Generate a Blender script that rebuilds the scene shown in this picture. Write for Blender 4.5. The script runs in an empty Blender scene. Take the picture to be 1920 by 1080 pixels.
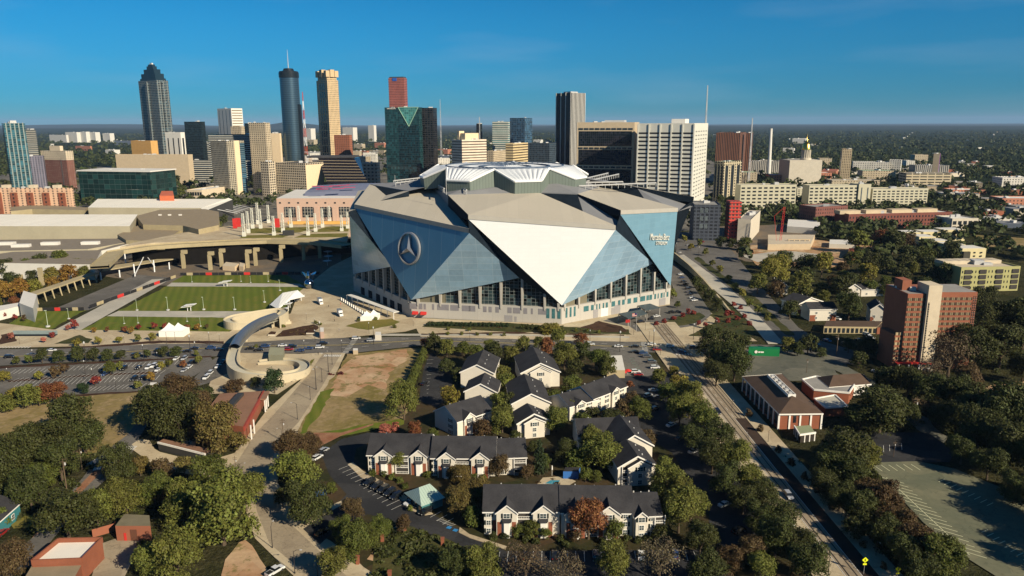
import bpy, math, random
import numpy as np
from mathutils import Vector, Matrix, noise as mnoise
RN = random.Random(11)
SC = bpy.context.scene
COL = SC.collection
# ------------------------------------------------------------------ camera model (a pixel of the photo -> a point of the place)
F = 1400.0; H0 = 120.0; TP = 309 / 1400.0; PIT = math.atan(TP); CP, SP = math.cos(PIT), math.sin(PIT); ROLL = 0.003
def un(px, py):
    x = px - 960; y = py - 540
    return x - ROLL * y, y + ROLL * x
def G(px, py, z=0.0):
    x, y = un(px, py); u = x / F; v = -y / F
    t = (z - H0) / (-SP + v * CP)
    return Vector((u * t, (CP + v * SP) * t, z))
def AtY(px, py, Y):
    x, y = un(px, py); u = x / F; v = -y / F
    t = Y / (CP + v * SP)
    return Vector((u * t, Y, H0 + (-SP + v * CP) * t))
def proj(p):
    z = p[2] - H0; d = p[1] * CP - z * SP; up = p[1] * SP + z * CP
    x = p[0] / d * F; y = -up / d * F
    return 960 + x + ROLL * y, 540 + y - ROLL * x
def ztop(P, py):
    lo, hi = -20.0, 420.0
    for _ in range(50):
        m = (lo + hi) / 2
        if proj((P[0], P[1], m))[1] > py: lo = m
        else: hi = m
    return lo
def mpp(P):                      # metres per photo pixel at a ground point
    return (P[1] * CP + H0 * SP) / F
cam = bpy.data.cameras.new('camera'); CAM = bpy.data.objects.new('camera', cam); COL.objects.link(CAM)
cam.sensor_width = 36; cam.lens = F / 1920 * 36; cam.clip_start = 1; cam.clip_end = 120000
CAM.matrix_world = Matrix.Translation((0, 0, H0)) @ Matrix.Rotation(math.pi / 2 - PIT, 4, 'X') @ Matrix.Rotation(-ROLL, 4, 'Z')
SC.camera = CAM
# ------------------------------------------------------------------ materials
def lin(r, g, b):
    f = lambda c: ((c / 255 + .055) / 1.055) ** 2.4 if c > 10 else c / 255 / 12.92
    return (f(r), f(g), f(b))
MATS = {}
class NT:
    def __init__(s, name):
        s.m = bpy.data.materials.new(name); s.m.use_nodes = True; s.t = s.m.node_tree; s.b = s.t.nodes['Principled BSDF']
    def n(s, ty, **kw):
        x = s.t.nodes.new(ty)
        for k, v in kw.items():
            if isinstance(v, bpy.types.NodeSocket): s.t.links.new(v, x.inputs[k])
            elif k in x.inputs: x.inputs[k].default_value = v
            else: setattr(x, k, v)
        return x
    def math(s, op, a, b=None):
        x = s.t.nodes.new('ShaderNodeMath'); x.operation = op
        for i, v in enumerate((a, b)):
            if v is None: continue
            if isinstance(v, bpy.types.NodeSocket): s.t.links.new(v, x.inputs[i])
            else: x.inputs[i].default_value = v
        return x.outputs[0]
    def mix(s, f, a, b):
        x = s.t.nodes.new('ShaderNodeMix'); x.data_type = 'RGBA'
        for i, v in ((0, f), (6, a), (7, b)):
            if isinstance(v, bpy.types.NodeSocket): s.t.links.new(v, x.inputs[i])
            elif i == 0: x.inputs[0].default_value = v
            else: x.inputs[i].default_value = (*v, 1) if len(v) == 3 else v
        return x.outputs[2]
    def noise(s, scale, detail=4, vec=None, rough=.55):
        if vec is None: vec = s.n('ShaderNodeNewGeometry').outputs['Position']
        x = s.n('ShaderNodeTexNoise'); x.inputs['Scale'].default_value = scale; x.inputs['Detail'].default_value = detail; x.inputs['Roughness'].default_value = rough
        s.t.links.new(vec, x.inputs['Vector'])
        return x.outputs['Fac']
    def ramp(s, f, a, b):
        x = s.n('ShaderNodeMapRange'); s.t.links.new(f, x.inputs[0]); x.inputs[1].default_value = a; x.inputs[2].default_value = b
        return x.outputs[0]
    def out(s, col=None, rough=None, bump=None, bd=.1):
        for k, v in (('Base Color', col), ('Roughness', rough)):
            if v is None: continue
            if isinstance(v, bpy.types.NodeSocket): s.t.links.new(v, s.b.inputs[k])
            else: s.b.inputs[k].default_value = v if k != 'Base Color' else (*v, 1)
        if bump is not None:
            x = s.n('ShaderNodeBump'); x.inputs['Distance'].default_value = bd; s.t.links.new(bump, x.inputs['Height']); s.t.links.new(x.outputs[0], s.b.inputs['Normal'])
def sc(c, k): return tuple(min(1, x * k) for x in c)
def M(name, c=None, rough=.8, var=.18, scale=.25, metal=0.0, spec=.3, c2=None, s2=None, bump=0):
    """plain weathered surface: two noises, one broad, one fine"""
    if name in MATS: return MATS[name]
    n = NT(name)
    a = n.noise(scale, 5); f = n.noise(s2 or scale * 9, 3)
    k = n.math('ADD', n.math('MULTIPLY', a, .65), n.math('MULTIPLY', f, .35))
    k = n.ramp(k, .3, .7)
    n.out(n.mix(k, sc(c, 1 - var), c2 or sc(c, 1 + var)), rough, f if bump else None, bump)
    n.b.inputs['Metallic'].default_value = metal; n.b.inputs['Specular IOR Level'].default_value = spec
    MATS[name] = n.m
    return n.m
def facade(name, wall, glass, cw, ch, fw, fh, rough=.15, vary=.5, wrough=.8, off=0.0, wvar=.12, gspec=.5):
    """wall with a regular grid of panes, laid in metres along the wall (UV)"""
    if name in MATS: return MATS[name]
    n = NT(name)
    uv = n.n('ShaderNodeUVMap').outputs[0]; sp = n.n('ShaderNodeSeparateXYZ'); n.t.links.new(uv, sp.inputs[0])
    u = n.math('DIVIDE', sp.outputs[0], cw); v = n.math('ADD', n.math('DIVIDE', sp.outputs[1], ch), off)
    def band(x, fr):
        q = n.math('ABSOLUTE', n.math('SUBTRACT', n.math('FRACT', x), .5))
        return n.math('LESS_THAN', q, fr / 2)
    m = band(v, fh) if fw >= 1 else band(u, fw) if fh >= 1 else n.math('MULTIPLY', band(u, fw), band(v, fh))
    cell = n.n('ShaderNodeCombineXYZ'); n.t.links.new(n.math('FLOOR', u), cell.inputs[0]); n.t.links.new(n.math('FLOOR', v), cell.inputs[1])
    wn = n.n('ShaderNodeTexWhiteNoise'); n.t.links.new(cell.outputs[0], wn.inputs[0])
    g = n.mix(n.math('POWER', wn.outputs[0], 2.0), sc(glass, 1 - vary), sc(glass, 1 + 2.2 * vary))
    w = n.mix(n.ramp(n.noise(.08, 4), .3, .7), sc(wall, 1 - wvar), sc(wall, 1 + wvar))
    n.out(n.mix(m, w, g), n.math('ADD', n.math('MULTIPLY', m, rough - wrough), wrough), n.math('SUBTRACT', 1.0, m), .35)
    n.b.inputs['Specular IOR Level'].default_value = gspec
    MATS[name] = n.m
    return n.m
# ------------------------------------------------------------------ objects
ORG = {}; KIDS = {}
def _link(o, parent, origin):
    COL.objects.link(o); ORG[o.name] = Vector(origin)
    if parent is not None:
        o.parent = parent; KIDS.setdefault(parent.name, []).append(o)
    return o
def tag(o, label=None, cat=None, group=None, kind=None):
    for k, v in (('label', label), ('category', cat), ('group', group), ('kind', kind)):
        if v: o[k] = v
    return o
def thing(name, label, cat, loc=(0, 0, 0), group=None, rz=0.0):
    o = bpy.data.objects.new(name, None); o.location = loc; o.rotation_euler = (0, 0, rz); o.empty_display_size = 1
    _link(o, None, loc)
    return tag(o, label, cat, group)
class MB:
    def __init__(s): s.v = []; s.f = []; s.mi = []
    def poly(s, pts, m=0):
        b = len(s.v); s.v += [tuple(p) for p in pts]; s.f.append(tuple(range(b, b + len(pts)))); s.mi.append(m); return s
    def prism(s, base, z0, z1, m=0, mt=None, bottom=True, top=True):
        """base: plan points, counter-clockwise; z1 may be a list"""
        n = len(base); z1s = z1 if isinstance(z1, (list, tuple)) else [z1] * n; z0s = z0 if isinstance(z0, (list, tuple)) else [z0] * n
        a = sum(base[i][0] * base[(i + 1) % n][1] - base[(i + 1) % n][0] * base[i][1] for i in range(n))
        if a < 0:
            base = base[::-1]; z1s = list(z1s)[::-1]; z0s = list(z0s)[::-1]
        b = len(s.v)
        s.v += [(p[0], p[1], z0s[i]) for i, p in enumerate(base)] + [(p[0], p[1], z1s[i]) for i, p in enumerate(base)]
        for i in range(n):
            j = (i + 1) % n; s.f.append((b + i, b + j, b + n + j, b + n + i)); s.mi.append(m)
        if top: s.f.append(tuple(b + n + i for i in range(n))); s.mi.append(m if mt is None else mt)
        if bottom: s.f.append(tuple(b + i for i in reversed(range(n)))); s.mi.append(m)
        return s
    def box(s, c, size, rz=0.0, m=0, mt=None):
        """c: centre of the box's underside"""
        x, y, z = size[0] / 2, size[1] / 2, size[2]; cs, sn = math.cos(rz), math.sin(rz)
        return s.prism([(c[0] + a * cs - b * sn, c[1] + a * sn + b * cs) for a, b in ((-x, -y), (x, -y), (x, y), (-x, y))], c[2], c[2] + z, m, mt)
    def tube(s, p0, p1, r0, r1=None, n=8, m=0, cap=True):
        p0, p1 = Vector(p0), Vector(p1); r1 = r0 if r1 is None else r1
        d = (p1 - p0).normalized(); a = d.orthogonal().normalized(); c = d.cross(a)
        b = len(s.v)
        for p, r in ((p0, r0), (p1, r1)):
            s.v += [tuple(p + (a * math.cos(2 * math.pi * i / n) + c * math.sin(2 * math.pi * i / n)) * r) for i in range(n)]
        for i in range(n):
            j = (i + 1) % n; s.f.append((b + i, b + j, b + n + j, b + n + i)); s.mi.append(m)
        if cap:
            s.f.append(tuple(b + n + i for i in range(n))); s.f.append(tuple(b + i for i in reversed(range(n)))); s.mi += [m, m]
        return s
    def lathe(s, c, prof, n=24, m=0, a0=0.0, a1=2 * math.pi):
        b = len(s.v); full = abs(a1 - a0 - 2 * math.pi) < 1e-6; k = n if full else n + 1
        for r, z in prof:
            s.v += [(c[0] + r * math.cos(a0 + (a1 - a0) * i / n), c[1] + r * math.sin(a0 + (a1 - a0) * i / n), c[2] + z) for i in range(k)]
        for q in range(len(prof) - 1):
            for i in range(n):
                j = (i + 1) % k; s.f.append((b + q * k + i, b + q * k + j, b + (q + 1) * k + j, b + (q + 1) * k + i)); s.mi.append(m)
        return s
    def strip(s, A, B, m=0):
        """ribbon of quads between two equally long polylines"""
        for i in range(len(A) - 1): s.poly([A[i], B[i], B[i + 1], A[i + 1]], m)
        return s
    def build(s, name, mats, parent=None, origin=None, smooth=False, uv=True):
        me = bpy.data.meshes.new(name)
        o3 = Vector(origin) if origin is not None else (ORG[parent.name] if parent is not None else Vector((0, 0, 0)))
        me.from_pydata([(x - o3[0], y - o3[1], z - o3[2]) for x, y, z in s.v], [], s.f)
        if not isinstance(mats, (list, tuple)): mats = [mats]
        for m in mats: me.materials.append(m)
        if len(mats) > 1: me.polygons.foreach_set('material_index', s.mi)
        if smooth: me.polygons.foreach_set('use_smooth', [True] * len(s.f))
        if uv:
            L = me.uv_layers.new(name='UVMap').data
            for p in me.polygons:
                nx, ny, nz = p.normal
                h = math.hypot(nx, ny)
                if h > .35:
                    tx, ty = -ny / h, nx / h
                    for li in p.loop_indices:
                        x, y, z = s.v[me.loops[li].vertex_index]; L[li].uv = (x * tx + y * ty + 4000, z)
                else:
                    for li in p.loop_indices:
                        x, y, z = s.v[me.loops[li].vertex_index]; L[li].uv = (x + 4000, y + 4000)
        o = bpy.data.objects.new(name, me)
        if parent is None: o.location = o3
        return _link(o, parent, o3)
def single(mb, name, mats, label, cat, loc, group=None, **k):
    return tag(mb.build(name, mats, None, loc, **k), label, cat, group)
def copy_tree(r, loc, rz=0.0, s=1.0, label=None, group=None, color=None):
    def cp(o, parent):
        c = o.copy(); COL.objects.link(c); ORG[c.name] = ORG[o.name]
        if parent is not None:
            c.parent = parent; KIDS.setdefault(parent.name, []).append(c)
        for k in KIDS.get(o.name, []): cp(k, c)
        return c
    c = cp(r, None); c.location = loc; c.rotation_euler = (0, 0, rz); c.scale = (s, s, s) if not isinstance(s, tuple) else s
    if label: c['label'] = label
    if group: c['group'] = group
    return c
ORDW = 'first second third fourth fifth sixth seventh eighth ninth tenth eleventh twelfth thirteenth fourteenth fifteenth sixteenth seventeenth eighteenth nineteenth twentieth'.split()
TENW = {2: 'twenty', 3: 'thirty', 4: 'forty', 5: 'fifty', 6: 'sixty'}
def nth(i, n=None):
    """which one of n, counted from the left"""
    if i == 0: return 'leftmost'
    if n is not None and i == n - 1: return 'rightmost'
    if n is not None and i == n - 2 and n > 3: return 'second from the right'
    i += 1
    w = ORDW[i - 1] if i <= 20 else (TENW[i // 10] + '-' + ORDW[i % 10 - 1] if i % 10 else TENW[i // 10][:-1] + 'ieth')
    return w + ' from the left'
FOOT = []                        # plan polygons that hold no scattered woodland
def foot(pts): FOOT.append([(p[0], p[1]) for p in pts])
LAYER = [0]
SOFT = ('bare_dirt', 'dry_field', 'dry_lawn', 'mulch', 'scrub', 'construction_ground', 'shaded_garden', 'lawn', 'school_lot', 'street_blocks')
def ragged(pts):
    """an outline with the uneven edge that earth and grass have"""
    out = []
    for i, p in enumerate(pts):
        q = pts[(i + 1) % len(pts)]; d = (q - p).xy.to_3d() if False else Vector((q.x - p.x, q.y - p.y, 0)); L = d.length
        n_ = max(1, min(40, int(L / 3.0))); nn = Vector((-d.y, d.x, 0)).normalized() if L > .1 else Vector()
        for k in range(n_):
            v = p.lerp(q, k / n_); a = mnoise.noise((v.x * .12, v.y * .12, 1.3)) * 1.5 + mnoise.noise((v.x * .5, v.y * .5, 7.7)) * .7
            out.append(v + nn * (a * min(1, L / 15)))
    return out
def sheet(name, px, mat, z=0.02, kind='structure', h=0.0):
    """a flat sheet (or a slab of height h) over the ground, outlined where the photo shows it on the ground"""
    pts = [G(*p) for p in px]; foot(pts)
    if not h and mat.name.split('.')[0] in SOFT: pts = ragged(pts)
    LAYER[0] += 1; zz = z + LAYER[0] * .004
    b = MB()
    if h: b.prism([(p.x, p.y) for p in pts], 0.0, zz + h, bottom=False)
    else: b.poly([(p.x, p.y, zz) for p in pts])
    o = b.build(name, mat)
    me = o.data
    if not h and me.polygons[0].normal.z < 0: me.flip_normals()
    o['kind'] = kind
    return o
# ------------------------------------------------------------------ world, sun, air
SUN_EL, SUN_AZ = math.radians(28.5), math.atan2(.72, -.69)      # azimuth measured from +Y towards +X
w = bpy.data.worlds.new('World'); SC.world = w; w.use_nodes = True
nt = w.node_tree; bg = nt.nodes['Background']; sky = nt.nodes.new('ShaderNodeTexSky'); sky.sky_type = 'NISHITA'; sky.sun_disc = False
sky.sun_elevation = SUN_EL; sky.sun_rotation = SUN_AZ; sky.altitude = 300; sky.air_density = .7; sky.dust_density = .0; sky.ozone_density = 3.0
hs = nt.nodes.new('ShaderNodeHueSaturation'); hs.inputs['Saturation'].default_value = 1.35; hs.inputs['Hue'].default_value = .487
nt.links.new(sky.outputs[0], hs.inputs['Color']); tm = nt.nodes.new('ShaderNodeMix'); tm.data_type = 'RGBA'; tm.blend_type = 'MULTIPLY'; tm.inputs[0].default_value = 1; tm.inputs[7].default_value = (.25, .92, 1.09, 1)
nt.links.new(hs.outputs[0], tm.inputs[6])
tcw = nt.nodes.new('ShaderNodeTexCoord'); spw = nt.nodes.new('ShaderNodeSeparateXYZ'); nt.links.new(tcw.outputs['Generated'], spw.inputs[0])
mrw = nt.nodes.new('ShaderNodeMapRange'); mrw.interpolation_type = 'SMOOTHSTEP'; nt.links.new(spw.outputs[2], mrw.inputs[0]); mrw.inputs[1].default_value = -.02; mrw.inputs[2].default_value = .15
lw = nt.nodes.new('ShaderNodeMix'); lw.data_type = 'RGBA'; lw.inputs[6].default_value = (.36, .47, .62, 1); lw.inputs[7].default_value = (1, 1, 1, 1); nt.links.new(mrw.outputs[0], lw.inputs[0])
t2 = nt.nodes.new('ShaderNodeMix'); t2.data_type = 'RGBA'; t2.blend_type = 'MULTIPLY'; t2.inputs[0].default_value = 1; nt.links.new(tm.outputs[2], t2.inputs[6]); nt.links.new(lw.outputs[2], t2.inputs[7]); mpw = nt.nodes.new('ShaderNodeMapping'); mpw.inputs['Scale'].default_value = (2.2, 2.2, 14); mpw.inputs['Rotation'].default_value = (.25, .18, .3); nt.links.new(tcw.outputs['Generated'], mpw.inputs[0])
nzw = nt.nodes.new('ShaderNodeTexNoise'); nzw.inputs['Scale'].default_value = 1.6; nzw.inputs['Detail'].default_value = 7; nt.links.new(mpw.outputs[0], nzw.inputs['Vector'])
rmw = nt.nodes.new('ShaderNodeMapRange'); nt.links.new(nzw.outputs['Fac'], rmw.inputs[0]); rmw.inputs[1].default_value = .50; rmw.inputs[2].default_value = .80; rmw.inputs[3].default_value = 0; rmw.inputs[4].default_value = .16
ciw = nt.nodes.new('ShaderNodeMix'); ciw.data_type = 'RGBA'; nt.links.new(rmw.outputs[0], ciw.inputs[0]); nt.links.new(t2.outputs[2], ciw.inputs[6]); ciw.inputs[7].default_value = (5.5, 7.0, 8.5, 1); nt.links.new(ciw.outputs[2], bg.inputs[0]); bg.inputs[1].default_value = .05
sl = bpy.data.lights.new('sun', 'SUN'); sl.energy = 5.0; sl.angle = math.radians(.53); sl.color = (1, .87, .66)
so = bpy.data.objects.new('sun', sl); COL.objects.link(so)
sdir = Vector((math.sin(SUN_AZ) * math.cos(SUN_EL), math.cos(SUN_AZ) * math.cos(SUN_EL), math.sin(SUN_EL)))
so.rotation_euler = sdir.to_track_quat('Z', 'Y').to_euler(); so.location = (300, -300, 400)
SC.view_settings.view_transform = 'Standard'; SC.view_settings.look = 'None'; SC.view_settings.gamma = 1; SC.view_settings.exposure = .56
SC.cycles.max_bounces = 6; SC.cycles.diffuse_bounces = 2; SC.cycles.glossy_bounces = 3; SC.cycles.transmission_bounces = 3; SC.cycles.transparent_max_bounces = 6; SC.cycles.volume_bounces = 0
SC.cycles.caustics_reflective = False; SC.cycles.caustics_refractive = False
HAZE = True
if HAZE:
    hz = MB().box((0, 24000, -1), (70000, 52000, 420)).build('haze', None or bpy.data.materials.new('air'), uv=False); hz['kind'] = 'stuff'
    hm = hz.data.materials[0]; hm.use_nodes = True; t = hm.node_tree; t.nodes.clear()
    o_ = t.nodes.new('ShaderNodeOutputMaterial'); pv = t.nodes.new('ShaderNodeVolumePrincipled')
    pv.inputs['Color'].default_value = (.42, .62, .95, 1); pv.inputs['Density'].default_value = 2.1e-5; pv.inputs['Anisotropy'].default_value = .0
    t.links.new(pv.outputs[0], o_.inputs['Volume'])
    hz.visible_shadow = True
# ------------------------------------------------------------------ ground: one sheet to the horizon, low far hills in it
def hill(x, y):
    d = math.hypot(x, y); z = 0.0
    if d > 7000:
        k = min(1, (d - 7000) / 9000)
        z += k * (26 * mnoise.noise((x / 2600, y / 2600, 3.1)) + 40 * mnoise.noise((x / 7000, y / 5000, 8.2)) + 10)
    a, b = x + 6100, y - 21000                       # the lone granite dome at the horizon
    z += 190 * math.exp(-(a * a / 600 ** 2 + b * b / 900 ** 2))
    a, b = x + 14500, y - 26000
    z += 120 * math.exp(-(a * a / 5000 ** 2 + b * b / 1500 ** 2))
    return max(0.0, z)
def axis(lim, near, step, g):
    out = [0.0]; s = step
    while out[-1] < lim:
        if out[-1] > near: s *= g
        out.append(out[-1] + s)
    return out
xs = axis(33000, 900, 60, 1.1); xs = [-x for x in xs[:0:-1]] + xs
ys = [y - 300 for y in axis(49000, 1500, 60, 1.05)]
gm = MB(); nx = len(xs)
gm.v = [(x, y, hill(x, y)) for y in ys for x in xs]
gm.f = [(j * nx + i, j * nx + i + 1, (j + 1) * nx + i + 1, (j + 1) * nx + i) for j in range(len(ys) - 1) for i in range(nx - 1)]; gm.mi = [0] * len(gm.f)
n = NT('earth_ground'); pos = n.n('ShaderNodeNewGeometry').outputs['Position']
near = n.mix(n.ramp(n.noise(.06, 6), .35, .68), (.034, .040, .014), (.10, .085, .042))
near = n.mix(n.ramp(n.noise(.9, 4), .3, .8), sc((.03, .032, .014), .8), near)
far = n.mix(n.ramp(n.noise(.012, 8, rough=.7), .4, .62), (.008, .014, .005), (.032, .044, .014))
sp = n.n('ShaderNodeSeparateXYZ'); n.t.links.new(pos, sp.inputs[0])
n.out(n.mix(n.ramp(sp.outputs[1], 650, 1300), near, far), .95, n.noise(.03, 8, rough=.75), 6.0)
n.b.inputs['Specular IOR Level'].default_value = .05
g_ = gm.build('ground', n.m, smooth=True, uv=False); g_['kind'] = 'structure'
# ------------------------------------------------------------------ the stadium
def ray_plane(px, py, p0, nrm):
    a = Vector((0, 0, H0)); d = (AtY(px, py, 500.0) - a); t = (Vector(p0) - a).dot(nrm) / d.dot(nrm)
    return a + d * t
def panelled(name, base, lc, cu, cv, lw=.06, rough=.35, metal=.0, var=.25, spec=.5):
    """smooth cladding with thin joints between panels (UV metres)"""
    n = NT(name)
    uv = n.n('ShaderNodeUVMap').outputs[0]; sp_ = n.n('ShaderNodeSeparateXYZ'); n.t.links.new(uv, sp_.inputs[0])
    u = n.math('DIVIDE', sp_.outputs[0], cu); v = n.math('DIVIDE', sp_.outputs[1], cv)
    e = n.math('MAXIMUM', n.math('LESS_THAN', n.math('FRACT', u), lw / cu), n.math('LESS_THAN', n.math('FRACT', v), lw / cv))
    cell = n.n('ShaderNodeCombineXYZ'); n.t.links.new(n.math('FLOOR', u), cell.inputs[0]); n.t.links.new(n.math('FLOOR', v), cell.inputs[1])
    wn = n.n('ShaderNodeTexWhiteNoise'); n.t.links.new(cell.outputs[0], wn.inputs[0])
    mp = n.n('ShaderNodeMapping'); mp.inputs['Scale'].default_value = (1, 1, .12); n.t.links.new(n.n('ShaderNodeNewGeometry').outputs['Position'], mp.inputs[0])
    k = n.math('ADD', n.math('MULTIPLY', wn.outputs[0], .40), n.math('ADD', n.math('MULTIPLY', n.ramp(n.noise(.025, 5), .3, .7), .35), n.math('MULTIPLY', n.ramp(n.noise(.5, 4, mp.outputs[0]), .3, .7), .25)))
    n.out(n.mix(e, n.mix(k, sc(base, 1 - var), sc(base, 1 + var)), lc), rough)
    n.b.inputs['Metallic'].default_value = metal; n.b.inputs['Specular IOR Level'].default_value = spec
    return n.m
m_star = panelled('blue_metal_cladding', (.088, .24, .385), (.26, .38, .47), 11.4, 200, .22, .32, .2, .10)
m_blue = panelled('sky_blue_glazing', (.30, .46, .60), (.46, .60, .70), 9.0, 4.2, .18, .16, .15, .26, .8)
m_name = panelled('pale_blue_cladding', (.15, .285, .375), (.21, .35, .43), 6, 3.2, .10, .36, .1, .10)
m_white = panelled('white_cladding', (.90, .91, .91), (.82, .83, .84), 6.2, 2.4, .1, .40, .15, .03, .8)
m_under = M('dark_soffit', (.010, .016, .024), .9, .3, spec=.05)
m_roofp = panelled('roof_membrane', (.42, .385, .315), (.36, .335, .275), 6.5, 200, .12, .8, 0, .07, .2)
m_roofg = M('grey_roof', (.20, .205, .215), .8, .12, .05)
m_fascia = M('fascia', (.36, .34, .30), .6, .08)
m_conc = panelled('precast_concrete', (.41, .39, .35), (.31, .29, .26), 9.5, 60, .12, .8, 0, .07, .2)
m_glassd = facade('dark_lobby_glazing', (.24, .27, .27), (.016, .028, .03), 2.7, 2.1, .94, .93, .08, .9, .5)
m_winteal = M('teal_window', (.05, .14, .15), .12, .4, .6, 0, .7)
m_grey = M('grey_louvre', (.20, .19, .20), .7, .15)
m_oc = panelled('ribbed_green_metal', (.135, .165, .145), (.09, .115, .10), 2.2, 90, .35, .6, 0, .05, .3)
m_etfe = M('white_film_cushion', (.56, .59, .62), .35, .06, .05)
m_metal = M('galvanised_steel', (.50, .50, .49), .45, .1, .3, .3)
CEN = Vector((4.4, 560.9, 0))
def pol(r, a, z): return Vector((CEN.x + r * math.cos(math.radians(a)), CEN.y + r * math.sin(math.radians(a)), z))
stad = thing('stadium', 'huge faceted stadium with blue and white triangular wings under a petal roof', 'stadium', CEN)
foot([pol(140, a, 0) for a in range(0, 360, 30)])
Pb = [pol(123.3, -123.4 + 45 * k, 12.4) for k in range(8)]
ZB = 12.0
Pb[0] = Vector((*G(772, 595)[:2], 11.4)); Pb[1] = Vector((*G(1053, 608)[:2], 11.9)); Pb[2] = Vector((*G(1256, 570)[:2], 12.6))
# roof corners: (outer high, outer low, inner low, inner high) of each wing
A = [None] * 8; B = [None] * 8; Bi = [None] * 8; Ai = [None] * 8
A[0], B[0], Bi[0], Ai[0] = G(665, 390, 64.5), G(880, 437, 58), G(812, 355, 73), G(693, 347, 74)
A[1], B[1], Bi[1], Ai[1] = G(878, 411, 66), G(1154, 431, 58.5), G(1010, 362, 74.5), G(840, 367, 74)
A[2], B[2], Bi[2], Ai[2] = G(1163, 402, 66), G(1270, 397, 62.5), G(1128, 351, 73), G(1083, 365, 74)
for k in range(3, 8):
    a0 = -123.4 + 45 * k
    A[k], B[k], Bi[k], Ai[k] = pol(128, a0 - 24.5, 66), pol(129, a0 + 17, 60), pol(85, a0 + 15, 73.5), pol(88, a0 - 22, 74)
def wcol(k): return (m_star, m_white, m_name, m_star, m_blue, m_star, m_blue, m_name)[k]
Q = [None] * 8
for k in range(8):
    j = (k + 1) % 8
    P0, P1 = Pb[k], Pb[j]
    fq = .73
    Q[k] = Vector((P0.x + (P1.x - P0.x) * fq, P0.y + (P1.y - P0.y) * fq, 29.0))
Q[0] = Vector((*(Pb[0].lerp(Pb[1], .725)).xy, ztop(Pb[0].lerp(Pb[1], .725), 521)))
Q[1] = Vector((*(Pb[1].lerp(Pb[2], .815)).xy, ztop(Pb[1].lerp(Pb[2], .815), 494)))
for k in range(8):
    j = (k + 1) % 8; i = (k - 1) % 8
    nA, nB = A[k], B[k]
    fn = (B[k] - A[k]).cross(Pb[k] - A[k]).normalized()
    if fn.dot(Vector((*(Pb[k] - CEN).xy, 0))) < 0: fn.negate()
    # wing: outer triangle with the roof slab behind it
    tip = .86                                       # crease near the foot of each wing
    ca, cb = A[k].lerp(Pb[k], tip), B[k].lerp(Pb[k], tip)
    w_ = MB().poly([A[k], ca, cb, B[k]]).poly([ca, Pb[k], cb])
    wing = w_.build('wing_panel', wcol(k), stad)
    th = Vector((0, 0, 2.6))
    r_ = MB().poly([A[k] + th, B[k] + th, Bi[k] + th * .2, Ai[k] + th * .2], 0)
    o1 = Vector((fn.x, fn.y, 0)).normalized() * .35
    r_.poly([A[k] + o1, B[k] + o1, B[k] + th + o1, A[k] + th + o1], 1).poly([A[k] + th, A[k] + th + o1, B[k] + th + o1, B[k] + th], 1)
    r_.poly([A[k] + th, Ai[k] + th * .2, Ai[k] - th * 3, A[k] - th * .5], 2)
    r_.poly([B[k] + th, Bi[k] + th * .2, Bi[k] - th * 2, B[k]], 2)
    r_.build('roof_plate', [m_roofp, m_fascia, m_under], stad)
    # glazed triangle between this wing and the next
    g_t = MB().poly([Pb[k], Q[k], B[k]]).build('glazed_facet', m_blue, stad)
    u_ = MB().poly([A[j], Pb[j], Q[k]]).poly([A[j], Q[k], B[k]])
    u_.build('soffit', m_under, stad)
    # roof gutter between this plate and the next wing, shaded faces painted near-black
    M_ = Bi[k].lerp(B[k], .62)
    T_ = Ai[j]
    d_ = MB().poly([Bi[k], M_, T_]); d_.build('painted_shade_facet', m_under, stad)
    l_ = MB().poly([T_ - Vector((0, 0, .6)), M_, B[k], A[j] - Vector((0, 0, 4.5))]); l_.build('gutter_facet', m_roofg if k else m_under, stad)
    # upright wall and lobby glazing below
    e0, e1 = Pb[k], Pb[j]
    dd = Vector((*(e1 - e0).xy, 0)); ln = dd.length; dd.normalize(); nn = Vector((dd.y, -dd.x, 0))
    wz = lambda t: ZB + (e0.z - ZB) * (1 - t) + (e1.z - ZB) * t
    wl = MB().poly([(e0.x, e0.y, -.5), (e1.x, e1.y, -.5), (e1.x, e1.y, e1.z - 1.6), (e0.x, e0.y, e0.z - 1.6)])
    wl.poly([(e0.x, e0.y, e0.z - 1.6), (e1.x, e1.y, e1.z - 1.6), tuple(e1 - nn * 4 - Vector((0, 0, 1.6))), tuple(e0 - nn * 4 - Vector((0, 0, 1.6)))])
    base = wl.build('base_wall', m_conc, stad)
    bk = -nn * 2.2
    gl = MB().poly([e0 + bk - Vector((0, 0, 1.6)), e1 + bk - Vector((0, 0, 1.6)), e1 + bk, Q[k] + bk, e0 + bk]).build('lobby_glazing', m_glassd, stad)
    if k in (7, 0, 1, 2):
        for f_ in {0: [(x - 772) / 281 for x in (785, 828, 865, 903, 942, 981, 1022, 1047)], 1: [(x - 1053) / 203 for x in (1058, 1082, 1111, 1139, 1167, 1195, 1222, 1247)]}.get(k, [.05 + .13 * q for q in range(8)]):
            zt = e0.z + (Q[k].z - e0.z) * f_ / .75 if f_ < .745 else Q[k].z + (e1.z - Q[k].z) * (f_ - .745) / .255
            p = e0.lerp(e1, f_); wd, wb = 1.5, .9
            c_ = MB()
            a_, b_ = p - dd * wd / 2, p + dd * wd / 2; a2, b2 = p - dd * wb / 2, p + dd * wb / 2
            zb = p.z - 3.6
            f4 = [Vector((a2.x, a2.y, zb)) + nn * .5, Vector((b2.x, b2.y, zb)) + nn * .5, Vector((b_.x, b_.y, zt)) + nn * .35, Vector((a_.x, a_.y, zt)) + nn * .35]
            k4 = [v - nn * 2.4 for v in f4]
            c_.poly(f4).poly(k4[::-1]).poly([f4[1], k4[1], k4[2], f4[2]]).poly([k4[0], f4[0], f4[3], k4[3]]).poly([f4[0], k4[0], k4[1], f4[1]])
            c_.build('column', m_fascia, stad)
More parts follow.
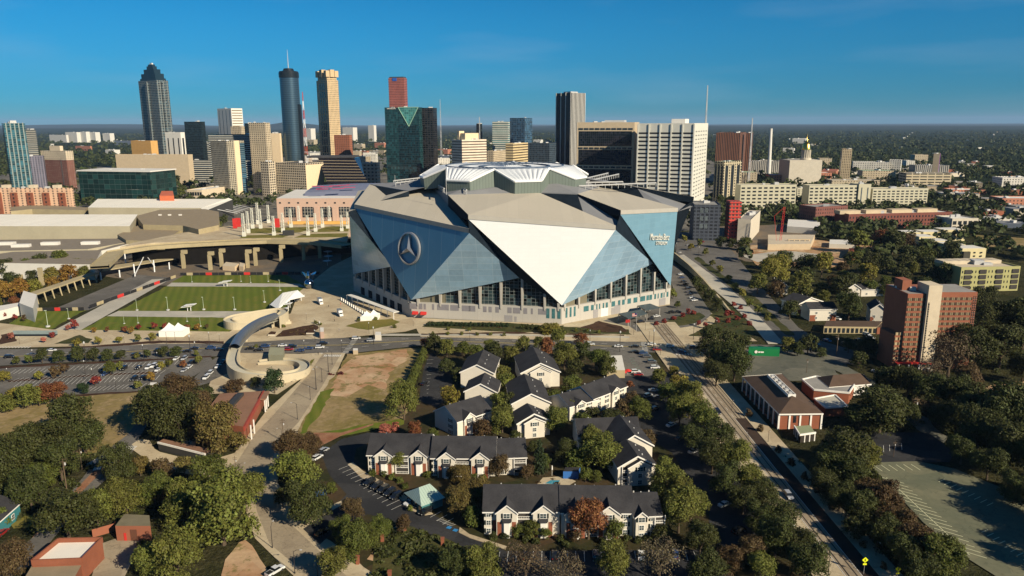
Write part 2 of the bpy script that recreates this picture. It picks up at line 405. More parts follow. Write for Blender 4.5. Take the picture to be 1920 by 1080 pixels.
# solid panels filling the low bays of the lobby beside each corner
m_bay = M('olive_metal_panel', (.16, .145, .10), .5, .12)
for k, rs in ((0, ((.03, .125), (.135, .23))), (1, ((.03, .125), (.135, .23)))):
    e0, e1 = Pb[k], Pb[k + 1]; dd = (e1 - e0); dd.z = 0; nn = Vector((dd.y, -dd.x, 0)).normalized()
    for a_, b_ in rs:
        p, q = e0.lerp(e1, a_) - nn * 1.9, e0.lerp(e1, b_) - nn * 1.9
        zt = lambda t: e0.z + (Q[k].z - e0.z) * t / .75
        MB().poly([(p.x, p.y, p.z - 1.6), (q.x, q.y, q.z - 1.6), (q.x, q.y, zt(b_)), (p.x, p.y, zt(a_))]).build('bay_panel', m_bay, stad)
# windows, doors and plates of the base wall (share along the wall, width, height, sill, material)
def base_win(k, t, wd, hg, sill, mat, name='window', proud=.12):
    e0, e1 = Pb[k], Pb[(k + 1) % 8]; dd = (e1 - e0); dd.z = 0; dd.normalize(); nn = Vector((dd.y, -dd.x, 0))
    p = Vector((e0.x, e0.y, 0)).lerp(Vector((e1.x, e1.y, 0)), t) + nn * (proud / 2 - .03)
    MB().box((p.x, p.y, sill), (wd, proud, hg), math.atan2(dd.y, dd.x)).build(name, mat, stad)
for px, wd in ((776, 5), (790, 2.4), (798, 1.4), (814, 1.4), (833, 7.6), (855, 5.4), (888, 4.2), (922, 2), (958, 2.6), (971, 4.6), (987, 2.3), (999, 1.2), (1018, 5), (935, 2.2), (912, 2.2), (877, 5.5)):
    base_win(0, (px - 772) / 281 if px > 772 else .01, wd, 3.6, 5.6, m_grey, 'louvre')
for px in (1028, 1038, 1048): base_win(0, (px - 772) / 281, 2.0, 6.2, 3.4, m_winteal)
for px in (1061, 1068, 1075): base_win(1, (px - 1053) / 203, 1.5, 6.2, 3.6, m_winteal)
for px, wd in ((1095, 4), (1106, 2.2), (1114, 1), (1119, 1), (1126, 1.2), (1132, 1.8), (1144, 3), (1155, 2), (1163, 2.2), (1174, 3), (1186, 3.4), (1200, 4.5), (1210, 2.2), (1216, 2.4), (1225, 1.6), (1231, 1), (1238, 1.8), (1243, .9), (1250, 1.7)):
    base_win(1, (px - 1053) / 203, wd, 3.4, 5.4, m_winteal)
m_door = M('grey_service_door', (.27, .26, .26), .5, .08); m_wdoor = M('white_door', (.6, .6, .58), .5, .08)
for px, wd, hg in ((956, 5, 4.2), (969, 1.4, 3.6)): base_win(0, (px - 772) / 281, wd, hg, 0, m_door, 'door')
for px, wd, hg, mt in ((1112, 4, 5.5, m_door), (1128, 6, 5.5, m_wdoor), (1144, 3, 4.6, m_door), (1152, 5, 6, m_door), (1240, 6, 5, m_door)): base_win(1, (px - 1053) / 203, wd, hg, 0, mt, 'door')
m_red = M('red_canvas', (.50, .03, .025), .7, .12)
for px in (779, 795):
    e0, e1 = Pb[0], Pb[1]; p = Vector((e0.x, e0.y, 0)).lerp(Vector((e1.x, e1.y, 0)), (px - 772) / 281)
    MB().prism([(p.x - 1.8, p.y - 2.6), (p.x + 1.9, p.y - 3.0), (p.x + 2, p.y - .1), (p.x - 1.7, p.y + .3)], 2.6, [3.0, 3.0, 4.2, 4.2]).build('awning', m_red, stad)
# dark portals of the shaded west wall
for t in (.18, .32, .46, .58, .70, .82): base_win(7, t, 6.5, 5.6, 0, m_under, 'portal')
# middle roof around the opening
ring_o = []
for k in range(8): ring_o += [Ai[k], Bi[k]]
rm = MB(); cz = 80.6
ring_o = [Vector((p.x, p.y, p.z + .6)) for p in ring_o]
for i in range(16):
    a, b = ring_o[i], ring_o[(i + 1) % 16]
    ia, ib = [pol(48, math.degrees(math.atan2(p.y - CEN.y, p.x - CEN.x)), cz) for p in (a, b)]
    rm.poly([a, b, ib, ia])
rm.build('middle_roof', m_roofg, stad)
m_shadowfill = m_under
ru = MB()                                            # walls closing the middle roof down to the gutters
for i in range(16):
    a, b = ring_o[i], ring_o[(i + 1) % 16]
    ru.poly([a, b, b - Vector((0, 0, 20)), a - Vector((0, 0, 20))])
ru.build('gutter_wall', m_roofg, stad)
# rails on the roof
for (x0, y0, x1, y1, z) in ((738, 343, 790, 337, 76), (742, 347, 792, 341, 76), (1023, 348, 1168, 345, 77), (1100, 344, 1160, 330, 77), (1100, 338, 1140, 328, 77), (807, 343, 833, 358, 76), (840, 348, 855, 355, 76), (850, 350, 875, 361, 76), (1085, 353, 1230, 347, 76)):
    a, b = G(x0, y0, z), G(x1, y1, z)
    rb = MB().tube(a + Vector((0, 0, 1.6)), b + Vector((0, 0, 1.6)), .5, None, 6)
    nseg = max(2, int((b - a).length / 5))
    for q in range(nseg + 1):
        p = a.lerp(b, q / nseg); rb.tube(p - Vector((0, 0, 1.2)), p + Vector((0, 0, 1.6)), .22, None, 5)
    rb.build('roof_rail', m_metal, stad)
for (x, y0, y1) in ((741, 347, 328), (837, 365, 312)):
    p = G(x, y0, 75); b = MB().tube(p, (p.x, p.y, ztop(p, y1)), .22, .12, 6); b.build('roof_mast', m_metal, stad)
# petal-shaped opening roof
OC = Vector((-5.0, 554.0, 0))
def pol(r, a, z): return Vector((OC.x + r * math.cos(math.radians(a)), OC.y + r * math.sin(math.radians(a)), z))
oc = [pol(50, -97.5 + 45 * k, 89.6) for k in range(8)]; ocb = [pol(50, -97.5 + 45 * k, 77.0) for k in range(8)]
for k in range(8):
    j = (k + 1) % 8; am = -97.5 + 45 * k + 22.5
    l0, l1 = pol(62, am - 8.5, 82.4), pol(62, am + 8.5, 82.4); b0, b1 = pol(61.4, am - 8.5, 74.5), pol(61.4, am + 8.5, 74.5)
    wb = MB().poly([ocb[k], b0, l0, oc[k]]).poly([b0, b1, l1, l0]).poly([b1, ocb[j], oc[j], l1])
    wb.build('petal_wall', m_oc, stad)
    fr = MB()
    for p, q in ((oc[k], l0), (l0, l1), (l1, oc[j])):
        fr.tube(p + Vector((0, 0, .3)), q + Vector((0, 0, .3)), .8, None, 6)
    fr.build('petal_edge', M('white_steel', (.75, .76, .76), .4, .05), stad)
    cu = MB(); nrib = 9; nsub = 6                    # inflated cushions, one bulge per bay
    top = [oc[k].lerp(oc[j], t / (nrib * nsub)) for t in range(nrib * nsub + 1)]
    low = [l0.lerp(l1, t / (nrib * nsub)) for t in range(nrib * nsub + 1)]
    rows = 6
    gv = []
    for r in range(rows + 1):
        row = []
        for t in range(nrib * nsub + 1):
            p = top[t].lerp(low[t], r / rows); bul = math.sin(math.pi * (t % nsub) / nsub) * 1.0 * (math.sin(math.pi * r / rows) ** .4)
            row.append(p + Vector((0, 0, bul + .35)))
        gv.append(row)
    for r in range(rows):
        cu.strip(gv[r], gv[r + 1])
    cu.build('petal_roof', m_etfe, stad, smooth=True)
dk = MB(); N = 48
for k in range(N):
    a0, a1 = 360 / N * k, 360 / N * (k + 1); am = (a0 + a1) / 2
    rr = [6, 19, 32, 46]
    def oct_r(a):
        t = (a + 97.5) % 45 - 22.5; return 50 * math.cos(math.radians(22.5)) / math.cos(math.radians(t))
    for q in range(3):
        h = lambda r: 88.3 + 1.2 * (r / 46) ** 2
        R0, R1 = rr[q], rr[q + 1] if q < 2 else None
        p00, p10 = pol(R0, a0, h(R0)), pol(R0, a1, h(R0))
        if R1: p01, p11 = pol(R1, a0, h(R1)), pol(R1, a1, h(R1)); mm = pol((R0 + R1) / 2, am, h((R0 + R1) / 2) + 1.0)
        else: p01, p11 = pol(oct_r(a0), a0, 89.7), pol(oct_r(a1), a1, 89.7); mm = pol((R0 + 46) / 2, am, 90.1)
        for x, y in ((p00, p01), (p01, p11), (p11, p10), (p10, p00)): dk.poly([x, y, mm])
dk.poly([pol(6, a, 88.35) for a in range(0, 360, 15)])
dk.build('centre_roof', m_etfe, stad)
for rr_, nm in ((19, 0), (33, 0), (43, 0)):
    tb = MB(); pts = [pol(rr_, a, 88.9 + 1.2 * (rr_ / 46) ** 2) for a in range(0, 361, 10)]
    for a, b in zip(pts, pts[1:]): tb.tube(a, b, .55, None, 5, cap=False)
    tb.build('ring_beam', M('blue_grey_steel', (.06, .09, .14), .5, .1), stad)
# emblem on the blue wing
fn0 = (B[0] - A[0]).cross(Pb[0] - A[0]).normalized()
if fn0.y > 0: fn0.negate()
ec = ray_plane(766.5, 466, A[0] + fn0 * 1.2, fn0)
eu = ray_plane(766.5, 438, A[0] + fn0 * 1.2, fn0) - ec; ru_ = eu.length; ey = Vector((0, 0, 1)); ey = (ey - fn0 * ey.dot(fn0)).normalized(); ex = ey.cross(fn0).normalized()
if ex.x < 0: ex.negate()
er = abs((ray_plane(788.5, 466, A[0] + fn0 * 1.2, fn0) - ec).dot(ex)); er = (er + ru_) / 2
emb = MB(); NN = 40
for i in range(NN):
    a0, a1 = 2 * math.pi * i / NN, 2 * math.pi * (i + 1) / NN
    P = lambda r, a, h: ec + ex * (r * math.cos(a)) + ey * (r * math.sin(a)) + fn0 * h
    for ra, rb, ha, hb in ((1.02, 1.02, -.9, .5), (1.02, .925, .5, .7), (.925, .925, .7, -.9)):
        emb.poly([P(er * ra, a0, ha), P(er * ra, a1, ha), P(er * rb, a1, hb), P(er * rb, a0, hb)])
for i in range(3):
    a = math.pi / 2 + 2 * math.pi * i / 3; tipp = P(er * .93, a, .3); c_ = ec + fn0 * 1.4
    l_, r_ = P(er * .17, a + math.pi / 3, .3), P(er * .17, a - math.pi / 3, .3)
    dn = -fn0 * 1.2
    emb.poly([c_, l_, tipp]).poly([c_, tipp, r_]).poly([l_, l_ + dn, tipp + dn, tipp]).poly([tipp, tipp + dn, r_ + dn, r_])
emb.build('round_emblem', M('polished_white_metal', (.33, .34, .36), .35, .04, 1, .5), stad)
# name in raised letters on the right-hand wing
fn2 = (B[2] - A[2]).cross(Pb[2] - A[2]).normalized()
if fn2.y > 0: fn2.negate()
def lettering(txt, px0, px1, py, pyh, nrm, p0, parent, mat, name='lettering', ext=.35, size=None):
    a, b = ray_plane(px0, py, p0 + nrm * .6, nrm), ray_plane(px1, py, p0 + nrm * .6, nrm)
    tc = bpy.data.curves.new(name, 'FONT'); tc.body = txt; tc.align_x = 'CENTER'; tc.extrude = ext; tc.size = 1
    o = bpy.data.objects.new(name, tc); c = (a + b) / 2
    xd = (b - a); xd = (xd - nrm * xd.dot(nrm)); wid = xd.length; xd.normalize(); yd = nrm.cross(xd)
    tc.materials.append(mat)
    hgt = (ray_plane(px0, pyh, p0 + nrm * .6, nrm) - a).length
    nat = {'Mercedes-Benz': 6.6, 'STADIUM': 4.15}.get(txt, .58 * len(txt))
    mt = Matrix((xd, yd, nrm)).transposed().to_4x4()
    o.matrix_world = Matrix.Translation(c - (ORG[parent.name] if parent else Vector())) @ mt @ Matrix.Diagonal((wid / nat, hgt / .72, 1, 1))
    COL.objects.link(o); bpy.context.view_layer.update()
    me = bpy.data.meshes.new_from_object(o.evaluated_get(bpy.context.evaluated_depsgraph_get()))
    mw = o.matrix_world.copy(); bpy.data.objects.remove(o)
    me.materials.clear(); me.materials.append(mat)
    o = bpy.data.objects.new(name, me); o.matrix_world = mw
    _link(o, parent, c); return o
m_let = M('pale_letter', (.62, .62, .56), .5, .05)
lettering('Mercedes-Benz', 1217, 1255, 450, 437.5, fn2, A[2], stad, m_let)
lettering('STADIUM', 1229.5, 1250, 459, 452.5, fn2, A[2], stad, m_let)
# entrance canopy on the south-east wall
m_canopy = M('dark_canopy_roof', (.05, .07, .08), .35, .2)
for i_, (x0, y0, x1, y1, x2, y2, x3, y3) in enumerate(((1160, 589, 1202, 580, 1213, 587, 1178, 598), (1195, 574, 1219, 569, 1237, 576, 1210, 582))):
    q = [G(x0, y0, 4.6), G(x1, y1, 5), G(x2, y2, 5), G(x3, y3, 4.6)]
    cb_ = MB().prism([(p.x, p.y) for p in q], 4.4, 5.0); cc = sum(q, Vector()) / 4
    cano = single(cb_, 'entrance_canopy', m_canopy, ('lower dark ribbed canopy over the driveway along the pale stadium wall', 'higher dark ribbed canopy beside the corner doors of the stadium')[i_], 'canopy', (cc.x, cc.y, 0), 'canopies on the stadium forecourt')
    for p in q:
        MB().tube((p.x, p.y, 0), (p.x, p.y, 4.4), .25, None, 6).build('post', m_fascia, cano)
# ------------------------------------------------------------------ buildings: helpers
m_froof = M('flat_roof_gravel', (.26, .25, .23), .9, .2, .08)
m_wroof = M('white_roof', (.62, .60, .55), .8, .1, .05)
m_droof = M('dark_roof', (.05, .05, .055), .8, .25, .1)
m_win = M('dark_window_glass', (.02, .026, .032), .1, .6, .35, 0, .8)
m_winl = M('pale_window_glass', (.10, .12, .13), .12, .6, .3, 0, .8)
m_hvac = M('rooftop_plant', (.45, .45, .44), .6, .15)
PX = lambda c: lin(*c)
def corners(xl, xc, xr, ytop, Y, yaw, depth=None, z=None):
    """plan of a box: nearest corner at photo column xc, ends of its two faces at xl and xr (measured at roof height)"""
    c = AtY(xc, ytop, Y); h = c.z if z is None else z
    psi = math.radians(yaw); dl = Vector((-math.cos(psi), math.sin(psi), 0)); dr = Vector((math.sin(psi), math.cos(psi), 0))
    def ext(px, d):
        u = un(px, ytop)[0] / F
        return (u * (Y * CP - (h - H0) * SP) - c.x) / (d.x - u * d.y * CP)
    a = ext(xl, dl) if xl < xc else (depth or 25); b = ext(xr, dr) if xr > xc else (depth or 25)
    if depth and (xr - xc) < 3: b = depth
    if depth and (xc - xl) < 3: a = depth
    if not 0 < a < 260: a = depth or 28
    if not 0 < b < 200: b = depth or 28
    C = Vector((c.x, c.y, 0)); L = C + dl * a; R_ = C + dr * b
    return [L, C, R_, L + R_ - C], h
def wall_windows(root, p0, p1, z0, z1, cols, rows, fw, fh, mat, name='window', proud=.12, pane=None, cap=100, skip=None, u0=0.0, u1=1.0):
    """openings set in a wall that runs p0 -> p1 (seen from outside, left to right); each one an object"""
    d = Vector((p1.x - p0.x, p1.y - p0.y, 0)); ln = d.length
    if ln < .1: return
    d.normalize(); nn = Vector((d.y, -d.x, 0)); W = ln * (u1 - u0) / cols; Hh = (z1 - z0) / rows; rz = math.atan2(d.y, d.x)
    spots = []
    for r in range(rows):
        for c in range(cols):
            if skip and skip(c, r): continue
            p = p0 + d * (ln * u0 + W * (c + .5)) + nn * (proud / 2 - .04)
            spots.append((p, z1 - Hh * (r + .5 + fh / 2)))
    me = None; o3 = ORG[root.name]
    used = sum(1 for k in KIDS.get(root.name, []) if k.name.split('.')[0] == name)
    room = max(0, cap - used)
    rest = MB()
    for i, (p, z) in enumerate(spots):
        if i >= room:
            rest.box((p.x, p.y, z), (W * fw, proud, Hh * fh), rz); continue
        if me is None:
            b = MB().box((0, 0, 0), (W * fw, proud, Hh * fh), rz); o = b.build(name, mat, root, origin=(0, 0, 0)); me = o.data
        else:
            o = bpy.data.objects.new(name, me); _link(o, root, (0, 0, 0))
        o.location = Vector((p.x, p.y, z)) - o3
    if rest.f:
        o = rest.build(name, mat, root); o['kind'] = 'stuff'
def parapet_roof(root, q, h, mat, wallmat, ph=1.0, inset=.6):
    cc = sum(q, Vector()) / len(q)
    i_ = [p + (cc - p).normalized() * inset for p in q]
    MB().poly([(p.x, p.y, h - ph) for p in i_]).build('roof', mat, root)
def bld(name, label, cat, xl, xc, xr, ytop, Y, yaw, wall, roof=None, win=None, winr=None, depth=None, group=None, top=None, b=None, hv=2, z0=-1.0, fp=True, par=1.0):
    """a rectangular building with a parapet; win = (kind, cols, rows, fw, fh, material): w windows, b ribbon windows, s strips"""
    if b is not None: Y = G(*b)[1]
    q, h = corners(xl, xc, xr, ytop, Y, yaw, depth)
    cc = sum(q, Vector()) / 4
    root = thing(name, label, cat, (cc.x, cc.y, 0), group)
    if fp: foot([cc + (p - cc) * 1.12 for p in q])
    m = MB().prism([(p.x, p.y) for p in q], z0, h - par, bottom=False, top=False)
    ins = [p + (cc - p).normalized() * min(.8, .05 * (p - cc).length) for p in q]
    for i in range(4):
        j = (i + 1) % 4
        p, r = q[i], q[j]; a, c = ins[i], ins[j]
        m.poly([(p.x, p.y, h - par), (r.x, r.y, h - par), (r.x, r.y, h), (p.x, p.y, h)])
        m.poly([(p.x, p.y, h), (r.x, r.y, h), (c.x, c.y, h), (a.x, a.y, h)]).poly([(c.x, c.y, h), (c.x, c.y, h - par), (a.x, a.y, h - par), (a.x, a.y, h)])
    m.build('wall', wall, root)
    MB().poly([(p.x, p.y, h - par) for p in ins]).build('roof', roof or m_froof, root)
    for w_, (p0, p1) in ((win, (q[0], q[1])), (winr if winr is not None else win, (q[1], q[2]))):
        if not w_: continue
        kind, cols, rows, fw, fh, mt = w_[:6]; zz0, zz1 = (w_[6:8] if len(w_) > 7 else (2.5, h - 2.0)); nm = w_[8] if len(w_) > 8 else {'w': 'window', 'b': 'ribbon_window', 's': 'window_strip'}[kind]
        wall_windows(root, p0, p1, zz0, zz1, cols, rows, fw, fh, mt, nm)
    for i in range(hv):
        p = q[1].lerp(q[3], .25 + .5 * RN.random()).lerp(q[0].lerp(q[2], RN.random()), .5)
        s = RN.uniform(3, 7); MB().box((p.x, p.y, h - par), (s, s * RN.uniform(.6, 1.2), RN.uniform(1.5, 3.5)), math.radians(yaw)).build('rooftop_unit', m_hvac, root)
    root['_h'] = h
    return root, q, h
def scaled(q, k, dx=0, dy=0):
    c = sum(q, Vector()) / len(q); return [c + (p - c) * k + Vector((dx, dy, 0)) for p in q]
def pr(root, q, z0, z1, mat, name, mt=None):
    return MB().prism([(p.x, p.y) for p in q], z0, z1, 0, 1 if mt else 0, bottom=False).build(name, [mat, mt] if mt else mat, root)
def hat(q, ytop, ref, zbase):
    return ztop(ref, ytop)
# ------------------------------------------------------------------ downtown skyline
DT = 'towers on the downtown skyline'
f_teal = facade('teal_residential_glass', (.11, .17, .17), (.015, .07, .095), 5.4, 3.3, .78, .8, .1)
r, q, h = bld('glass_tower', 'dark teal residential tower with thin vertical ribs at the left edge of the skyline', 'tower', -30, 6, 46, 231, 1150, 52, f_teal, None, None, group=DT)
for t in (.1, .3, .5, .7, .9):
    p = q[1].lerp(q[2], t); MB().box((p.x, p.y, 0), (.8, .8, h + 1), math.radians(-52)).build('rib', M('pale_concrete', (.30, .31, .28), .8, .1), r)
pr(r, scaled(q, .3), h - 1, h + 4, m_hvac, 'plant_room')
f_band = facade('grey_balcony_bands', (.30, .29, .25), (.03, .04, .045), 40, 3.6, 1, .55, .2)
bld('slab_tower', 'slim grey tower with balcony bands just behind the teal residential tower', 'tower', 42, 46, 66, 243, 1420, 60, f_band, depth=30, group=DT)
bld('apartment_block', 'lower purplish grey block in front of the slim banded tower', 'building', 46, 50, 80, 293, 1330, 62, facade('slate_grid', (.16, .15, .19), (.04, .05, .07), 4, 3.4, .5, .6), depth=30, group=DT)
f_brk = facade('brown_brick_flats', (.15, .055, .038), (.30, .28, .24), 4.6, 3.3, .30, .34, .5, .5)
r, q, h = bld('brick_tower', 'brown brick apartment tower with cream top floors and a white glazed stair strip', 'tower', 78, 124, 138, 297, 1480, 22, f_brk, group=DT, b=(108, 356))
f_crm = facade('cream_top_flats', (.56, .47, .34), (.06, .06, .06), 4.6, 3.3, .4, .5)
pr(r, scaled(q, 1.01), h - 3, ztop(q[1], 283), f_crm, 'cream_storeys', m_froof); pr(r, scaled(q, .42), h + 8, ztop(q[1], 274), M('cream_render', (.56, .47, .34), .8, .1), 'penthouse')
wall_windows(r, q[0], q[1], 6, h - 1, 1, 14, .09, .7, m_winl, 'stair_window', .3, u0=.55, u1=1)
f_pk = facade('pink_cream_flats', (.62, .40, .26), (.05, .05, .055), 6.5, 3.3, .34, .5)
q_, h_ = corners(-20, 128, 137, 360, G(70, 402)[1], 6)
r, q, h = bld('apartment_block', 'long cream and salmon apartment block with brick bays and black balcony gaps', 'building', -20, 130, 137, 353, 1130, 4, f_pk, m_froof, None, b=(70, 402), group='apartment blocks west of downtown')
for t in (.10, .30, .5, .70, .9):
    p = q[0].lerp(q[1], t); MB().box((p.x, p.y - .8, 0), (9, 2.4, h - 6), math.radians(-4)).build('brick_bay', M('red_brick', (.23, .078, .042), .9, .15, .3), r)
    wall_windows(r, q[0] + Vector((0, -2.1, 0)), q[1] + Vector((0, -2.1, 0)), 4, h - 6, 1, 5, .5, .5, m_win, 'balcony_opening', .3, u0=t - .016, u1=t + .016)
for t in (.18, .52, .82):
    p = q[0].lerp(q[1], t); MB().box((p.x, p.y + 6, h - 1), (8, 9, 5), 0).build('roof_house', M('cream_render'), r)
# stepped-crown tower
f_sun = facade('banded_bay_tower', (.17, .19, .185), (.012, .03, .042), 6.2, 4.0, .74, .62, .12, .8)
r, q, h = bld('stepped_tower', 'tallest dark blue tower with pale banded bays and a stepped pyramid crown', 'tower', 259, 293, 315, 150, 1900, 35, f_sun, m_droof, None, group=DT)
m_crown = M('dark_teal_crown', (.012, .03, .045), .3, .2)
z = h
for s, yt in ((.86, 146), (.76, 137), (.56, 128.5), (.34, 122.5), (.24, 119)):
    z2 = ztop(q[1], yt); pr(r, scaled(q, s), z - 1, z2, m_crown, 'crown_tier'); z = z2
pr(r, scaled(q, .12), z, ztop(q[1], 116), m_wroof, 'lantern')
for i in range(4):
    for t in (.5,):
        p = q[i].lerp(q[(i + 1) % 4], t); d = (q[(i + 1) % 4] - q[i]).normalized()
        MB().box((p.x, p.y, 0), (9, 9, h - 3 - 7 * (t != .5)), math.radians(-35)).build('bay_shaft', f_sun, r)
bld('arched_hotel', 'golden tan block with tall arched openings before the stepped tower', 'building', 245, 282, 295, 264, 1560, 25, M('golden_stone', (.52, .30, .10), .8, .1), None, ('w', 3, 1, .35, .7, m_win, 28, 62, 'tall_window'), ('w', 1, 1, .4, .7, m_win, 28, 62, 'tall_window'), group=DT)
bld('white_block', 'white concrete block with dark corner windows right of the stepped tower', 'building', 309, 338, 346, 248, 1600, 20, M('white_concrete', (.62, .60, .54), .8, .08), None, ('s', 3, 1, .22, .8, m_win), ('s', 1, 1, .4, .8, m_win), group=DT)
f_dk = facade('black_teal_curtain', (.012, .022, .026), (.006, .014, .018), 3, 3.8, .85, .8, .08)
bld('dark_office_block', 'near black teal office block between the white block and the white tower', 'building', 345, 376, 384, 228, 1720, 18, f_dk, m_droof, group=DT)
m_tanw = M('tan_concrete', (.46, .37, .25), .85, .1)
bld('exhibition_hall', 'long blank tan hall running in front of the stepped tower', 'building', 216, 352, 361, 290, 1500, 8, m_tanw, M('tan_roof', (.50, .43, .32), .9, .1), None, depth=90, hv=3)
r, q, h = bld('white_tower', 'white tower with dark vertical slots and a tan shaded right face', 'tower', 407, 433, 454, 203, 1750, 38, M('white_concrete'), None, ('s', 4, 1, .1, .97, m_win), ('b', 1, 26, .9, .35, M('bronze_glass', (.16, .12, .06), .2, .2)), group=DT)
f_tan = facade('tan_punched', (.46, .38, .26), (.05, .045, .04), 4.2, 3.6, .42, .5)
for xl, xc, xr, yt, Y, lab in ((432, 452, 462, 237, 1650, 'tan stepped block tucked under the white tower'), (458, 474, 480, 231, 1600, 'small dark topped tower right of the white tower'), (466, 497, 506, 230, 1310, 'pale tan office block left of the round glass tower'), (503, 519, 527, 250, 1400, 'narrow cream tower touching the round glass tower')):
    bld('office_block', lab, 'building', xl, xc, xr, yt, Y, 20, f_dk if xl == 458 else f_tan, group=DT)
# convention-centre offices with ribbon glass
m_rib = facade('ribbon_glazing', (.44, .43, .38), (.012, .024, .035), 60, 4.2, 1, .62, .1)
for xl, xc, xr, yt, b_, lab in ((366, 400, 404, 267, (385, 330), 'white ribbon windowed office block left of the tan hotel slab'), (390, 498, 512, 252, (470, 345), 'wide ribbon windowed building behind the hotel slab'), (350, 395, 399, 300, (375, 345), 'low white block with dark ribbon windows under the office block'), (455, 508, 512, 302, (485, 352), 'low ribbon windowed wing right of the hotel slab')):
    bld('ribbon_building', lab, 'building', xl, xc, xr, yt, 0, 6, m_rib, m_wroof, depth=40, b=b_, group='ribbon windowed blocks behind the hall roofs', hv=2)
r, q, h = bld('hotel_slab', 'tan gridded hotel slab with a blank cream end and a blue glass right edge', 'tower', 394, 424, 457, 264, 1090, 33, facade('tan_grid_hotel', (.36, .32, .24), (.035, .035, .035), 3.6, 3.2, .55, .62), m_froof, None, b=(440, 366), group=DT)
e = q[1].lerp(q[2], .42); e2 = q[1].lerp(q[2], .72); nn = (q[2] - q[1]).normalized(); o_ = Vector((nn.y, -nn.x, 0)) * .5
MB().poly([e + o_ + Vector((0, 0, 0)), e2 + o_, e2 + o_ + Vector((0, 0, h)), e + o_ + Vector((0, 0, h))]).build('blank_end_wall', M('cream_wall', (.66, .52, .34), .8, .06), r)
MB().poly([e2 + o_, q[2] + o_, q[2] + o_ + Vector((0, 0, h - 4)), e2 + o_ + Vector((0, 0, h - 4))]).build('blue_glass_edge', facade('blue_banded_glass', (.10, .16, .2), (.012, .05, .085), 40, 3.2, 1, .6, .1), r)
bld('podium_block', 'cream podium with a glazed end below the tan hotel slab', 'building', 350, 378, 440, 356, 1000, 12, M('cream_render'), m_wroof, ('w', 6, 1, .8, .6, m_win), False, b=(400, 372))
r, q, h = bld('green_glass_block', 'low wide green glass block with pale mullions and a white roof edge', 'building', 146, 280, 328, 322, 1180, 12, facade('green_grid_glass', (.045, .075, .068), (.010, .034, .032), 9.5, 7.5, .97, .95, .06, .35), m_wroof, None, b=(215, 384), hv=4)
MB().prism([(p.x, p.y) for p in scaled(q, 1.03)], h - .5, h + 1.2).build('roof_edge', m_wroof, r)
# round glass tower
c = AtY(541, 134, 1420); zt = c.z; rw = 16.5 * mpp(Vector((c.x, c.y, 0))) * 1.02
r = thing('round_tower', 'slender round tower of dark mirror glass with a revolving top and a mast', 'tower', (c.x, c.y, 0), DT); foot([(c.x - 30, c.y - 30), (c.x + 30, c.y - 30), (c.x + 30, c.y + 30), (c.x - 30, c.y + 30)])
n = NT('mirror_glass'); uvn = n.n('ShaderNodeNewGeometry').outputs['Position']; sp_ = n.n('ShaderNodeSeparateXYZ'); n.t.links.new(uvn, sp_.inputs[0])
fl = n.math('LESS_THAN', n.math('FRACT', n.math('DIVIDE', sp_.outputs[2], 3.3)), .22)
n.out(n.mix(fl, (.10, .16, .20), (.05, .08, .10)), .28); n.b.inputs['Metallic'].default_value = .75; n.b.inputs['Specular IOR Level'].default_value = .8
z1 = ztop(c, 146)
MB().lathe((c.x, c.y, 0), [(rw, 0), (rw, z1)], 40).build('shaft', n.m, r, smooth=True)
MB().lathe((c.x, c.y, 0), [(rw, z1), (rw * 1.06, z1 + .5), (rw * 1.06, ztop(c, 137)), (rw * .98, zt), (rw * .6, zt + 1), (rw * .5, zt + 5), (.1, zt + 6)], 40).build('revolving_top', M('dark_top', (.012, .018, .024), .3, .2), r)
MB().tube((c.x, c.y, zt + 5), (c.x, c.y, ztop(c, 93)), .9, .25, 6).build('mast', m_metal, r)
MB().box((c.x + rw * 1.0, c.y - 4, 0), (6, 8, ztop(c, 196)), 0).build('lift_shaft', M('dark_top'), r)
r_, q_, h_ = bld('office_block', 'cream slab at the foot of the round glass tower', 'building', 508, 524, 527, 250, 1380, 10, M('cream_wall'), depth=20, fp=False)
# lattice mast
def lattice(label, px, ybase, ytop, Y, wd, mats, tiers=9):
    p = AtY(px, ytop, Y); g = Vector((p.x, p.y, 0)); r = thing('lattice_mast', label, 'mast', g, 'broadcast masts')
    H = p.z
    for t in range(tiers):
        k0, k1 = t / tiers, (t + 1) / tiers; b = MB(); w0, w1 = wd * (1 - k0) + .4, wd * (1 - k1) + .4
        for sx, sy in ((-1, -1), (1, -1), (1, 1), (-1, 1)):
            b.tube((g.x + sx * w0, g.y + sy * w0, H * k0), (g.x + sx * w1, g.y + sy * w1, H * k1), .35, None, 4)
            b.tube((g.x + sx * w0, g.y + sy * w0, H * k0), (g.x - sx * w1, g.y + sy * w1, H * k1), .25, None, 4)
        b.build('mast_section', mats[t % len(mats)], r)
    return r
m_rw = [M('red_steel', (.45, .06, .04), .6, .1), M('white_steel')]
lattice('red and white lattice mast between the round glass tower and the tan tower', 567, 280, 172, 1900, 4, m_rw)
lattice('tall thin grey mast with a forked tip behind the white office slab', 1327, 290, 160, 1500, 2.2, [m_metal], 7)
lattice('thin mast rising from the far trees right of the green wedge tower', 825, 260, 186, 2600, 2.5, [m_metal], 6)
lattice('thin mast standing right of the brown twin towers', 1411, 250, 221, 1500, 1.6, [m_metal], 5)
lattice('white smokestack-like mast above the domed capitol', 899, 250, 219, 1700, 1.5, [m_metal], 5)['label'] = 'short mast on the small dark tower behind the cream office block'
